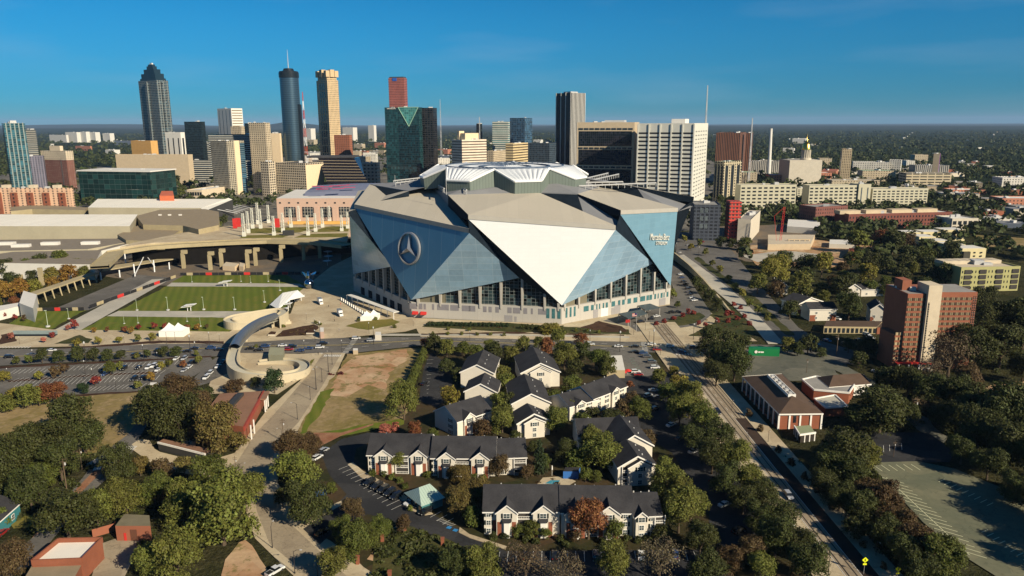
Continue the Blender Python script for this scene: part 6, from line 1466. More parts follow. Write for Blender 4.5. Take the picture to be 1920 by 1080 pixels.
for i in range(4):
    p0, p1 = q[i], q[(i + 1) % 4]; d, nn, L = frame_(p0, p1); m = (p0 + p1) / 2
    MB().box((m.x, m.y, 5.2), (L, .45, 1.6), math.atan2(d.y, d.x)).build('parapet', m_brick, r)
r, q2 = pxbox('brick_extension', 'brown roofed brick extension in front of the sunken white roof', 'building', [(36, 1100), (60, 1060), (154, 1057), (130, 1100)], 4.6, m_brick, M('brown_roof'))
r, q = pxbox('brick_garage', 'orange brick garage with a brown door and a mossy roof between the trees', 'building', [(216, 986), (282, 986), (280, 966), (233, 964)], 5.0, M('orange_brick'), M('mossy_brown_roof', (.16, .14, .09), .9, .2))
wall_windows(r, q[0], q[1], 0, 4, 3, 1, .55, .9, M('brown_door', (.12, .05, .03), .7, .1), 'door', .15, skip=lambda c, r_: c != 1)
wall_windows(r, q[0], q[1], 0, 3, 6, 1, .4, .8, m_red, 'side_door', .15, skip=lambda c, r_: c != 1)
r = single(MB().strip([G(174, 1008), G(216, 996), G(218, 992)], [p + Vector((0, 0, 2.6)) for p in (G(174, 1008), G(216, 996), G(218, 992))]), 'brick_wall', M('orange_brick'), 'orange brick yard wall running left from the brick garage', 'wall', G(190, 1002))
m_teal = M('teal_clapboard', (.035, .17, .19), .75, .08)
A_, B_ = G(2, 1003), G(40, 968)
r = thing('teal_house', 'teal clapboard house with white trim at the left edge of the picture', 'house', A_)
A2 = A_ + (A_ - B_) * .9
section(r, A2, B_, 12, 4.6, 7.4, (), (), (), wall=m_teal, rows=1)
d, nn, L = frame_(A2, B_); apt_window(r, A2 + d * (L * .80), d, nn, 1.3, 1.3, 1.6, False)
# ------------------------------------------------------------------ footbridge, ramps, tents and park furniture
m_brsh = panelled('brushed_bridge_metal', (.30, .31, .31), (.22, .23, .23), 2.4, 200, .1, .32, .75, .1)
m_deckp = M('ramp_deck', (.42, .40, .32), .8, .08)
m_rampw = M('ramp_wall', (.46, .40, .28), .85, .08)
def catmull(pts, n=6):
    out = []
    for i in range(len(pts) - 1):
        p0, p1, p2, p3 = pts[max(i - 1, 0)], pts[i], pts[i + 1], pts[min(i + 2, len(pts) - 1)]
        for k in range(n):
            t = k / n; out.append(.5 * ((2 * p1) + (p2 - p0) * t + (2 * p0 - 5 * p1 + 4 * p2 - p3) * t * t + (3 * p1 - p0 - 3 * p2 + p3) * t ** 3))
    return out + [pts[-1]]
def ramp(root, pts, w, wall_to_ground=True, thick=1.0):
    c = catmull([G(*p) for p in pts]); L_, R_ = offs(c, w / 2), offs(c, -w / 2); U = lambda pl, z: [p + Vector((0, 0, z)) for p in pl]
    MB().strip(R_, L_).build('deck', m_deckp, root)
    lo = lambda pl: [Vector((p.x, p.y, -.2 if wall_to_ground else p.z - thick)) for p in pl]
    for pl, oo in ((L_, offs(c, w / 2 + .3)), (R_, offs(c, -w / 2 - .3))):
        MB().strip(lo(oo), U(oo, 1.1)).strip(U(oo, 1.1), U(pl, 1.1)).strip(U(pl, 1.1), pl).build('side_wall', m_rampw, root)
    if not wall_to_ground: MB().strip(lo(L_), lo(R_)).build('underside', m_rampw, root)
    return c
r = thing('spiral_ramp', 'tan spiral walking ramp looping below the silver footbridge beside the street', 'ramp', G(510, 700))
ramp(r, [(440, 657, 6.3), (436, 668, 6.0), (435, 681, 5.6), (443, 692, 5.2), (461, 700, 4.6), (495, 704, 3.9), (535, 703, 3.2), (563, 697, 2.6), (572, 688, 2.1), (565, 680.5, 1.7), (545, 677, 1.3), (512, 678, .8), (485, 681, .3)], 4.6)
r = thing('loop_ramp', 'pale loop ramp round a lawn at the upper end of the silver footbridge', 'ramp', G(470, 600))
ramp(r, [(545, 604, .5), (505, 606, 1.4), (470, 607, 2.4), (440, 606.5, 3.4), (427, 602, 3.9), (437, 595.5, 4.3), (465, 590, 4.8), (500, 584.5, 5.2), (524, 582, 5.6), (533, 585, 5.9), (528, 590, 6.1), (516, 597, 6.3)], 4.4)
sheet('eye_lawn', [(438, 606), (452, 600), (505, 592), (512, 596), (490, 606)], g_lawn)
r = thing('footbridge', 'curving footbridge wrapped in a brushed silver shell over the avenue', 'footbridge', G(470, 640))
bc = catmull([G(516, 597, 6.3), G(496, 604, 6.6), G(476, 614, 6.8), G(459, 627, 6.8), G(447, 642, 6.6), G(440, 657, 6.3)], 8)
bl, br = offs(bc, 2.4), offs(bc, -2.4)
MB().strip(br, bl).strip([p - Vector((0, 0, 1.2)) for p in bl], [p - Vector((0, 0, 1.2)) for p in br]).build('deck', m_deckp, r)
rings = []
for i, p in enumerate(bc):
    t = bc[min(i + 1, len(bc) - 1)] - bc[max(i - 1, 0)]; t.z = 0; t.normalize(); s_ = Vector((-t.y, t.x, 0)); f = i / (len(bc) - 1)
    a0, a1 = math.radians(-25), math.radians(205 - 55 * abs(2 * f - 1) ** 2)
    rings.append([p + s_ * (-1 if s_.x > 0 else 1) * (3.0 * math.cos(a0 + (a1 - a0) * k / 14)) + Vector((0, 0, .4 + 3.1 * math.sin(a0 + (a1 - a0) * k / 14))) for k in range(15)])
sh = MB()
for a, b in zip(rings, rings[1:]): sh.strip(a, b)
sh.build('metal_shell', m_brsh, r, smooth=True)
eb = MB()
for e in (0, -1):
    for a, b in zip([q[e] for q in rings], [q[e] for q in rings][1:]): eb.tube(a, b, .22, None, 5, cap=False)
eb.build('shell_edge', m_brsh, r)
for x, y in ((462, 640), (486, 620)):
    g = G(x, y); MB().tube(g, (g.x, g.y, 5.8), .6, .8, 8).build('pier', m_rampw, r)
r, q = pxbox('ramp_kiosk', 'olive grey service box between the avenue and the spiral ramp', 'kiosk', [(503, 665), (530, 666), (533, 652), (506, 651)], 4.2, M('olive_render', (.20, .20, .14), .85, .08), M('olive_roof', (.27, .27, .18), .85, .08))
# canopies and tents
m_tent = M('white_tent_fabric', (.74, .74, .70), .6, .03)
def seamed(name, c):
    return panelled(name, c, sc(c, .7), 1.8, 300, .18, .5, 0, .04)
r = thing('white_canopy', 'long white pitched canopy on posts at the edge of the lawn beside the plaza', 'canopy', G(530, 580))
q = [G(506, 571, 3.6), G(521, 579.5, 3.6), G(543, 563, 5.0), G(558, 544, 8), G(530, 549, 8)]
MB().poly(q).poly([p - Vector((0, 0, .3)) for p in q][::-1]).build('roof', seamed('white_seam_roof', (.70, .71, .68)), r)
q2 = [q[3], q[2], G(572, 556, 4.5)]; MB().poly(q2).build('end_sail', m_tent, r)
for p in q[:4]: MB().tube((p.x, p.y, 0), p, .18, None, 6).build('post', m_trim, r)
for i, (x, yb, yt, w_) in enumerate(((553, 566, 555, 4.5), (565, 564, 554, 4.5), (541, 583, 568, 5), (535, 590, 577, 4.5), (352, 583, 573, 7), (358, 583, 570, 7), (420, 537, 528, 7), (426, 537, 526, 7))):
    g = G(x, yb); h_ = ztop(g, yt)
    b = MB(); b.tube(g, (g.x, g.y, h_ - .4), .2, .3, 6)
    b.prism([(g.x - w_ / 2, g.y - 2), (g.x + w_ / 2, g.y - 2), (g.x + w_ / 2, g.y + 2), (g.x - w_ / 2, g.y + 2)], [h_ - .9, h_ - .2, h_ - .2, h_ - .9], [h_ - .6, h_ + .1, h_ + .1, h_ - .6])
    single(b, 'shade_umbrella', m_tent, ('left one of two white shade leaves beside the plaza canopy', 'right one of two white shade leaves beside the plaza canopy', 'white shade leaf over the planting at the canopy foot', 'lowest white shade leaf by the loop ramp', 'lower leaf of the white shelter on the near lawn path', 'upper leaf of the white shelter on the near lawn path', 'lower leaf of the white shelter on the far lawn path', 'upper leaf of the white shelter on the far lawn path')[i], 'shade', g, 'white shade leaves in the park')
def peaked_tent(label, pts, h0, h1, group):
    c = G(*pts[0]); r = thing('tent', label, 'tent', c, group)
    for k, (x, y, w_) in enumerate(pts):
        g = G(x, y); q = [Vector((g.x + a * w_ / 2, g.y + b * w_ / 2, h0)) for a, b in ((-1, -1), (1, -1), (1, 1), (-1, 1))]
        b = MB(); n_ = 5
        for i in range(4):
            a0, a1 = q[i], q[(i + 1) % 4]; tip = Vector((g.x, g.y, h1)); prev = (a0, a1)
            for s_ in range(1, n_ + 1):
                t = s_ / n_; zz_ = h0 + (h1 - h0) * t ** 1.7
                cur = tuple(Vector((*p.lerp(tip, t).xy, zz_)) for p in (a0, a1))
                b.poly([prev[0], prev[1], cur[1], cur[0]]); prev = cur
        b.build('roof', m_tent, r)
        MB().prism([(p.x * .98 + g.x * .02, p.y * .98 + g.y * .02) for p in q], 0, h0, top=False, bottom=False).build('side_cloth', m_tent, r)
    return r
peaked_tent('white marquee with two peaks on the promenade by the autumn trees', [(319, 628, 9), (336, 628, 9)], 3.4, 7.5, 'white tents')
peaked_tent('small pair of white pointed tents beside the plaza lawn', [(688, 599, 7), (701, 597, 7)], 2.6, 5.8, 'white tents')
a, b = G(650, 553, 4.5), G(738, 586, 4.5)
r = thing('walkway_canopy', 'long thin white roofed walkway along the shaded stadium wall', 'canopy', ((a.x + b.x) / 2, (a.y + b.y) / 2, 0))
d, nn, L = frame_(a, b); nb_ = -nn
MB().prism([tuple(p.xy) for p in (a, b, b + nb_ * 4, a + nb_ * 4)], 4.2, 4.6).build('roof', m_wroof, r)
for t in range(9): p = a.lerp(b, t / 8); MB().box((p.x, p.y, 0), (.35, .35, 4.2)).build('post', m_trim, r)
a, b = G(637, 562), G(688, 594); d, nn, L = frame_(a, b)
r = thing('barrier_fence', 'white sawtooth barrier fence across the plaza beside the walkway canopy', 'fence', ((a.x + b.x) / 2, (a.y + b.y) / 2, 0))
for t in range(13):
    p = a.lerp(b, (t + .5) / 13); MB().prism([tuple((p - d * 1.2).xy), tuple((p + d * 1.2).xy), tuple((p + d * .8 - nn * 1.6).xy)], 0, [2.4, 2.4, 1.2]).build('panel', m_trim, r)
for i, (x, y) in enumerate(((617, 470), (615, 480), (616, 489), (614, 498))):
    g = G(x, y); single(MB().tube(g, g + Vector((0, 0, 4)), .2, None, 5).lathe(g, [(4.2, 4.2), (3.4, 4.6), (.1, 3.6)], 4, a0=.5), 'sunshade', M('shaded_white', (.5, .53, .55), .6, .1), 'inverted pale sunshade in the stadium shadow, %s of four in the line' % ('farthest', 'second farthest', 'second nearest', 'nearest')[i], 'sunshade', g, 'sunshades in the stadium shadow')
# statue of a bird on a ball
g = G(580, 541); r = thing('bird_statue', 'glinting metal bird statue with raised wings on a ball in the stadium shadow', 'statue', g)
m_chr = M('polished_steel', (.42, .46, .52), .14, .1, .5, 1)
MB().lathe((g.x, g.y, 0), [(.01, 0)] + [(3.6 * math.sin(math.pi * k / 12), 3.6 - 3.6 * math.cos(math.pi * k / 12)) for k in range(1, 12)] + [(.01, 7.2)], 24).build('ball', m_chr, r, smooth=True)
MB().lathe((g.x, g.y, 7), [(.5, 0), (1.6, 1.5), (1.8, 3.2), (1.1, 4.8), (.9, 5.6), (.2, 6.4)], 14).build('bird_body', m_chr, r, smooth=True)
for s_ in (-1, 1):
    w_ = MB()
    for k in range(6):
        b0 = Vector((g.x + s_ * 1.2, g.y + .2, 8.2 + .5 * k)); e = Vector((g.x + s_ * (2.6 + .5 * k), g.y + 2.0, 7.2 + .9 * k))
        w_.poly([b0, b0 + Vector((0, 0, .6)), e + Vector((0, .2, .9)), e]).poly([b0 + Vector((0, .3, 0)), e + Vector((0, .3, 0)), e + Vector((0, .5, .9)), b0 + Vector((0, .3, .6))])
    w_.build('wing', m_chr, r)
# banner fences round the lawns
m_bk, m_bw = M('black_vinyl', (.02, .02, .022), .6, .2), M('tan_vinyl', (.36, .30, .18), .7, .2)
def banner_fence(label, a, b, n_, hgt=2.2):
    a, b = G(*a), G(*b); d, nn, L = frame_(a, b); r = thing('banner_fence', label, 'fence', ((a.x + b.x) / 2, (a.y + b.y) / 2, 0), 'banner fences round the lawns')
    for i in range(n_):
        p = a.lerp(b, (i + .5) / n_); mt = (m_bk, m_red, m_bk, m_bw)[(i * 7 + i // 3) % 4]
        MB().box((p.x, p.y, .3), (L / n_ * .94, .12, hgt), math.atan2(d.y, d.x)).build('banner', mt, r)
banner_fence('black and red banner fence along the top of the far lawn', (338, 517), (600, 515), 22)
banner_fence('banner fence running up beside the asphalt yard', (168, 579), (330, 521), 14)
banner_fence('banner fence at the top of the small left lawn', (58, 584), (158, 583), 9)
a, b = G(25, 628), G(110, 627); d, nn, L = frame_(a, b)
r = thing('bridge_railing', 'grey glazed railing over a painted shadow strip at the left end of the promenade', 'railing', ((a.x + b.x) / 2, a.y, 0))
MB().box(((a.x + b.x) / 2, a.y, .4), (L, .2, 2.2)).build('panel', M('grey_glass_panel', (.20, .25, .25), .25, .15), r)
MB().box(((a.x + b.x) / 2, a.y - 1.5, 0), (L, 2.6, .35)).build('kerb', m_under, r)  # near-black strip painted in as the shadow below the railing
# small kiosks and huts
for nm, lab, poly, z, w_, rf in (
    ('restaurant', 'small restaurant with a white L shaped roof beside its striped lot', [(1138, 694), (1172, 694), (1166, 666), (1137, 667)], 4.2, M('tan_render'), m_wroof),
    ('ticket_booth', 'white topped booth at the plaza corner by the avenue', [(599, 622), (607, 622), (607, 614), (599, 614)], 4, M('pink_render'), m_wroof),
    ('guard_booth', 'white booth with a dark opening at the left end of the white path', [(703, 628), (715, 628), (714, 622), (704, 622)], 3.4, m_side, m_wroof),
    ('utility_box', 'white and orange box at the top corner of the vacant lot', [(662, 657), (671, 657), (671, 653), (662, 653)], 2.4, M('tan_concrete'), m_wroof),
    ('lot_shed', 'tan shed with a white roof at the end of the left parking lot', [(281, 722), (297, 722), (297, 717), (282, 717)], 3, M('tan_concrete'), m_wroof),
    ('planter_box', 'square concrete planter in the dark bed below the footbridge', [(502, 627), (516, 627), (518, 622), (508, 621)], 1.0, M('pale_stone'), g_mulch),
    ('planter_box', 'second concrete planter in the mulch bed by the plaza corner', [(574, 624), (590, 624), (592, 618), (578, 617)], 1.0, M('pale_stone'), g_mulch)):
    pxbox(nm, lab, 'hut' if 'planter' not in nm else 'planter', poly, z, w_, rf)
r, q = pxbox('green_trailer', 'long green trailer with a round white mark behind the dark trees on the avenue', 'trailer', [(1404, 653), (1462, 655), (1462, 651), (1404, 649)], 4.2, M('green_paint_panel', (.01, .16, .05), .4, .1), M('green_paint_panel'))
p = q[0].lerp(q[1], .24); MB().tube((p.x, p.y - .02, 2.4), (p.x, p.y - .2, 2.4), .8, None, 14).build('round_mark', m_wroof, r)
for t in (.36, .44): p = q[0].lerp(q[1], t); MB().box((p.x, p.y - .1, 2.0), (1.6, .12, .7)).build('white_mark', m_wroof, r)
# brick gate piers and low fence
gp = [(717, 1016), (759, 997), (830, 1023), (671, 1058), (731, 1086)]
for i, (x, y) in enumerate(gp):
    g = G(x, y); single(MB().box((g.x, g.y, 0), (.9, .9, 2.3)).box((g.x, g.y, 2.3), (1.1, 1.1, .25)), 'gate_pier', m_brick, 'brick gate pier ' + ('at the left bend of the hedge', 'at the top bend of the hedge', 'at the right end of the hedge by the drive', 'at the pavement left of the thicket', 'at the bottom edge before the thicket')[i], 'pier', g, 'brick piers round the thicket')
single(MB().box(G(602, 928), (3.2, 2.4, 1.0), .4), 'blue_tarpaulin', M('blue_tarp', (.02, .12, .40), .5, .1), 'bright blue tarpaulin bundle under the pale olive tree', 'tarpaulin', G(602, 928))
b = MB(); g = G(630, 702)
for i in range(14): b.box((g.x + RN.uniform(-3.5, 3.5), g.y + RN.uniform(-2, 2), 0), (RN.uniform(.6, 2), RN.uniform(.4, 1.2), RN.uniform(.3, 1.2)), RN.uniform(0, 3))
o = b.build('debris', M('dark_red_debris', (.06, .012, .01), .9, .3), None, g); tag(o, kind='stuff')
# umbrellas, flags, signs
for i, (x, y) in enumerate(((1168, 706), (1177, 703), (1295, 733))):
    g = G(x, y); r = thing('parasol', ('left red parasol beside the restaurant', 'right red parasol beside the restaurant', 'lone red parasol on the boulevard pavement')[i], 'parasol', g, 'red parasols')
    MB().tube(g, g + Vector((0, 0, 2.6)), .06, None, 6).build('pole', m_trim, r); MB().lathe(g, [(1.9, 2.2), (1.0, 2.75), (.05, 3.1)], 8).build('canopy', m_red, r)
for i, (x, yb, yt) in enumerate(((1193, 622, 586), (1181, 620, 598))):
    g = G(x, yb); z = ztop(g, yt); r = thing('flagpole', ('taller flagpole with a striped flag before the entrance canopies', 'shorter flagpole with a red flag before the entrance canopies')[i], 'flagpole', g)
    MB().tube(g, (g.x, g.y, z), .12, .06, 6).build('pole', m_metal, r)
    fb = MB(); nst = 7 if i == 0 else 1
    for k in range(nst): fb.poly([(g.x + .1, g.y, z - .2 - 1.9 * k / nst), (g.x + .1, g.y, z - .2 - 1.9 * (k + 1) / nst), (g.x - 2.6, g.y + .5, z - .7 - 1.9 * (k + 1) / nst), (g.x - 2.6, g.y + .5, z - .7 - 1.9 * k / nst)], k % 2)
    if i == 0: fb.poly([(g.x + .1, g.y - .03, z - .2), (g.x + .1, g.y - .03, z - 1.3), (g.x - 1.1, g.y + .17, z - 1.5), (g.x - 1.1, g.y + .17, z - .4)], 2)
    fb.build('flag', [m_red, m_trim, M('navy_cloth', (.02, .03, .12), .8, .1)], r)
m_ysign = M('yellow_sign', (.75, .80, .02), .4, .03); m_sblk = M('sign_black', (.01, .01, .01), .5, .1)
for i, (x, yb, yt) in enumerate(((1619, 1078, 1045), (1682, 1086, 1062))):
    g = G(x, yb); z = ztop(g, yt) ; r = thing('crossing_sign', ('bright yellow diamond crossing sign with a plate below, at the kerb', 'dimmer yellow diamond crossing sign farther along the right pavement')[i], 'sign', g, 'crossing signs on the boulevard')
    MB().tube(g, (g.x, g.y, z), .05, None, 6).build('post', m_metal, r)
    s_ = .85; c = Vector((g.x, g.y - .08, z - .75))
    pl = MB().prism([(c.x - .01, c.y), (c.x + .01, c.y), (c.x + .01, c.y + .01), (c.x - .01, c.y + .01)], c.z, c.z + .01)
    pl = MB().poly([c + Vector((0, 0, -s_)), c + Vector((s_, 0, 0)), c + Vector((0, 0, s_)), c + Vector((-s_, 0, 0))]).poly([c + Vector((0, .04, -s_)), c + Vector((-s_, .04, 0)), c + Vector((0, .04, s_)), c + Vector((s_, .04, 0))]).build('plate', m_ysign, r)
    f = -.02; fg = MB(); P3_ = lambda a, b_: c + Vector((a, f, b_))
    fg.poly([P3_(-.08, .26), P3_(.08, .26), P3_(.08, .42), P3_(-.08, .42)]).poly([P3_(-.12, -.1), P3_(.1, -.1), P3_(.12, .22), P3_(-.1, .22)]).poly([P3_(-.25, -.45), P3_(-.14, -.45), P3_(.02, -.08), P3_(-.1, -.08)]).poly([P3_(.12, -.42), P3_(.24, -.45), P3_(.1, -.08), P3_(-.02, -.08)]).poly([P3_(.1, .1), P3_(.28, 0), P3_(.28, .08), P3_(.1, .2)]).poly([P3_(-.3, .0), P3_(-.1, .1), P3_(-.1, .2), P3_(-.3, .08)])
    fg.build('walking_figure', m_sblk, r)
    MB().box((c.x, c.y, c.z - 1.5), (1.0, .05, .5)).build('lower_plate', m_ysign, r)
# ------------------------------------------------------------------ lamps and poles
m_pole = M('dark_pole', (.035, .03, .028), .6, .15)
m_lpole = M('pale_green_pole', (.40, .46, .34), .5, .08)
m_wood = M('pole_timber', (.12, .085, .055), .9, .15)
def lamp_proto(kind):
    r = thing({'arm': 'street_lamp', 'post': 'lamp_post', 'lawn': 'lawn_light', 'wood': 'utility_pole'}[kind], 'x', 'lamp', (0, 0, 0))
    if kind == 'arm':
        MB().tube((0, 0, 0), (0, 0, 9), .16, .10, 7).build('pole', m_pole, r); MB().tube((0, 0, .0), (0, 0, 1.0), .28, .2, 8).build('base', m_pole, r)
        MB().tube((0, 0, 8.8), (-1.2, 0, 9.6), .07, None, 5).tube((-1.2, 0, 9.6), (-2.4, 0, 9.6), .07, None, 5).build('arm', m_pole, r)
        MB().prism([(-3.1, -.2), (-2.3, -.15), (-2.3, .15), (-3.1, .2)], 9.48, 9.68).build('lamp_head', m_hvac, r)
    elif kind == 'post':
        MB().tube((0, 0, 0), (0, 0, 7), .13, .08, 7).build('pole', m_pole, r); MB().lathe((0, 0, 6.9), [(.08, 0), (.26, .25), (.3, .7), (.12, .9), (.01, 1.0)], 8).build('lamp_head', m_hvac, r)
    elif kind == 'lawn':
        MB().tube((0, 0, 0), (0, 0, 9), .17, .1, 7).build('pole', m_lpole, r); MB().lathe((0, 0, 0), [(1.1, 0), (1.1, .7), (.01, .75)], 10).build('base', m_hvac, r)
        MB().box((-.3, 0, 9), (1.2, .5, .25)).build('lamp_head', m_lpole, r)
    else:
        MB().tube((0, 0, 0), (0, 0, 12), .2, .13, 7).build('pole', m_wood, r); MB().box((0, 0, 10.8), (2.6, .16, .18)).box((0, 0, 9.8), (2.2, .16, .18)).build('crossarm', m_wood, r)
        MB().tube((.4, .3, 8.6), (.4, .3, 9.6), .28, None, 8).build('transformer', m_hvac, r)
    return r
LAMPH = {'arm': 9.6, 'post': 7.9, 'lawn': 9.2, 'wood': 12}
lamps = {
 ('arm', 'along the street to the vacant lot', 'street lamps along the street'): [(616, 698, 662, 0), (623, 684, 658, 0), (604, 716, 688, 0), (593, 731, 688, 1), (582, 750, 722, 1), (558, 787, 755, 0), (529, 828, 803, 0), (511, 1028, 984, 3), (553, 1076, 1031, 2), (596, 1084, 1040, 2), (452, 898, 868, 2)],
 ('arm', 'on the boulevard', 'street lamps on the boulevard'): [(1320, 776, 752, 0), (1446, 946, 910, 0), (1497, 1022, 985, 0), (1552, 1086, 1042, 3), (1578, 972, 945, 1), (1642, 1044, 1016, 1), (1402, 838, 815, 3), (1372, 770, 748, 1), (1255, 692, 668, 0), (1440, 830, 806, 1)],
 ('post', 'on the avenue and promenade', 'lamp posts on the avenue'): [(162, 681, 640, 0), (63, 680, 655, 0), (270, 676, 645, 0), (233, 643, 628, 0), (313, 645, 622, 0), (329, 643, 622, 0), (358, 668, 618, 0), (367, 668, 640, 0), (393, 648, 622, 0), (412, 642, 626, 0), (571, 663, 637, 0), (591, 642, 618, 0), (641, 660, 637, 0), (701, 647, 612, 0), (692, 626, 604, 0), (775, 612, 600, 0), (881, 640, 620, 0), (1106, 642, 618, 0), (1162, 660, 616, 0), (1217, 638, 618, 0), (1225, 657, 612, 0), (1238, 667, 645, 0), (1300, 637, 606, 0), (1256, 645, 630, 0), (37, 645, 632, 0)],
 ('post', 'in the left parking lot', 'lamp posts in the parking lot'): [(175, 721, 690, 0), (218, 733, 708, 0), (160, 702, 675, 0), (264, 712, 686, 0), (15, 710, 690, 0), (296, 681, 660, 0)],
 ('lawn', 'on the park lawns', 'pale light poles on the lawns'): [(90, 613, 582, 0), (129, 598, 578, 0), (257, 582, 562, 0), (315, 582, 557, 0), (382, 581, 557, 0), (440, 581, 557, 0), (233, 607, 594, 0), (259, 606, 594, 0), (351, 603, 591, 0), (376, 612, 596, 0), (496, 567, 545, 0), (525, 545, 525, 0), (360, 529, 519, 0), (452, 528, 518, 0), (470, 530, 520, 0), (503, 528, 515, 0)],
 ('wood', 'among the foreground streets', 'timber utility poles'): [(125, 917, 855, 0), (154, 880, 838, 0), (443, 893, 855, 0), (1714, 796, 744, 0), (1675, 858, 830, 0), (1838, 700, 660, 0), (1512, 700, 672, 0), (532, 828, 785, 0), (1568, 668, 625, 0)],
 ('post', 'on the right pavement and plaza', 'lamp posts on the plaza'): [(601, 640, 600, 0), (627, 596, 588, 0), (590, 612, 596, 0), (575, 600, 588, 0), (1343, 620, 600, 0), (1210, 620, 603, 0), (1188, 628, 610, 0), (594, 566, 556, 0), (1268, 470, 455, 0), (1310, 480, 462, 0), (1450, 545, 520, 0)],
}
protos = {}
for (kind, ph, grp), lst in lamps.items():
    lst = sorted(lst)
    for i, (x, yb, yt, rz) in enumerate(lst):
        g = G(x, yb); s = max(.55, min(1.5, (ztop(g, yt)) / LAMPH[kind])); nm = {'arm': 'dark side arm lamp', 'post': 'slim dark lamp post', 'lawn': 'pale green light pole', 'wood': 'timber utility pole with crossarms'}[kind]
        lab = '%s %s, %s' % (nm, ph, nth(i, len(lst)))
        if kind not in protos:
            protos[kind] = r = lamp_proto(kind); r.location = g; r.scale = (s, s, s); r.rotation_euler = (0, 0, rz * 1.5708); tag(r, lab, 'lamp' if kind != 'wood' else 'utility pole', grp)
        else: r = copy_tree(protos[kind], g, rz * 1.5708, s, lab, grp)
# ------------------------------------------------------------------ vehicles
n = NT('car_paint'); oi = n.n('ShaderNodeObjectInfo'); n.t.links.new(oi.outputs['Color'], n.b.inputs['Base Color']); n.b.inputs['Roughness'].default_value = .25; n.b.inputs['Coat Weight'].default_value = .6; n.b.inputs['Metallic'].default_value = .15
m_paint = n.m; m_cglass = M('car_glass', (.012, .015, .018), .06, .1, 1, 0, .8); m_tyre = M('tyre_rubber', (.015, .015, .015), .9, .1); m_rim = M('alloy_rim', (.35, .35, .36), .3, .1, 1, .9); m_hl = M('headlight_glass', (.65, .66, .62), .1, .05); m_tl = M('tail_light', (.35, .01, .01), .2, .05)
CARS = {}
def car_proto(kind):
    L, W, zb, zr, prof, cab = {
        'sedan': (4.7, 1.84, .28, 1.45, [(-2.35, .55), (-2.3, .95), (-1.35, 1.02), (1.0, .98), (2.15, .82), (2.35, .55)], (-1.55, -.85, .55, 1.25)),
        'suv': (4.8, 1.95, .34, 1.78, [(-2.4, .6), (-2.38, 1.12), (-1.5, 1.15), (1.0, 1.12), (2.2, .98), (2.4, .6)], (-2.3, -2.0, .5, 1.2)),
        'pickup': (5.6, 1.98, .38, 1.82, [(-2.8, .65), (-2.78, 1.12), (-.9, 1.13), (1.2, 1.12), (2.6, 1.02), (2.8, .65)], (-.85, -.6, .85, 1.45))}[kind]
    r = thing('car' if kind != 'pickup' else 'pickup', 'x', 'car', (0, 0, 0))
    b = MB(); hw = W / 2; lo = [(p[0], zb) for p in (prof[0], prof[-1])]
    sec = [(prof[0][0], zb)] + prof + [(prof[-1][0], zb)]
    for s_ in (-1, 1):
        pts = [(x, s_ * hw * (.9 if abs(x) > 2.2 else 1), z) for x, z in sec]; b.poly(pts if s_ < 0 else pts[::-1])
    for (x0, z0), (x1, z1) in zip(sec, sec[1:] + sec[:1]):
        k0, k1 = (.9 if abs(x0) > 2.2 else 1), (.9 if abs(x1) > 2.2 else 1); b.poly([(x0, -hw * k0, z0), (x0, hw * k0, z0), (x1, hw * k1, z1), (x1, -hw * k1, z1)])
    a0, a1, c1, c0 = cab; zt = zr; wi = hw * .78
    zc = prof[2][1] - .04
    base = [(a0, -hw * .94, zc), (c0, -hw * .94, zc), (c0, hw * .94, zc), (a0, hw * .94, zc)]; topq = [(a1, -wi, zt - .06), (c1, -wi, zt - .06), (c1, wi, zt - .06), (a1, wi, zt - .06)]
    b.poly(topq).poly([(x, y, zt) for x, y, z in topq])
    for i in range(4): b.poly([topq[i], topq[(i + 1) % 4], (*topq[(i + 1) % 4][:2], zt), (*topq[i][:2], zt)])
    b.build('body', m_paint, r)
    g_ = MB()
    for i in range(4): g_.poly([base[i], base[(i + 1) % 4], topq[(i + 1) % 4], topq[i]])
    g_.build('windows', m_cglass, r)
    if kind == 'pickup': MB().box((-1.85, 0, 1.135), (1.7, 1.6, .01)).build('load_bed', m_tyre, r)
    for sx in (-.62, .62):
        for s_ in (-1, 1):
            x = sx * L / 2 * 1.0; y = s_ * (hw - .1)
            w_ = MB().tube((x, y - .11, .34), (x, y + .11, .34), .34, None, 12).build('wheel', m_tyre, r)
            MB().tube((x, y + s_ * .112, .34), (x, y + s_ * .12, .34), .2, None, 8).build('rim', m_rim, w_)
    for s_ in (-1, 1):
        MB().box((L / 2 - .06, s_ * hw * .62, prof[-1][1] + .02), (.14, .36, .16)).build('headlight', m_hl, r)
        MB().box((-L / 2 + .04, s_ * hw * .66, prof[0][1] + .1), (.1, .3, .16)).build('tail_light', m_tl, r)
    return r
PC = {'W': ((.72, .72, .70), 'white'), 'K': ((.012, .012, .014), 'black'), 'S': ((.38, .39, .40), 'silver'), 'B': ((.03, .06, .16), 'dark blue'), 'R': ((.30, .02, .02), 'red'), 'Y': ((.10, .10, .105), 'grey')}
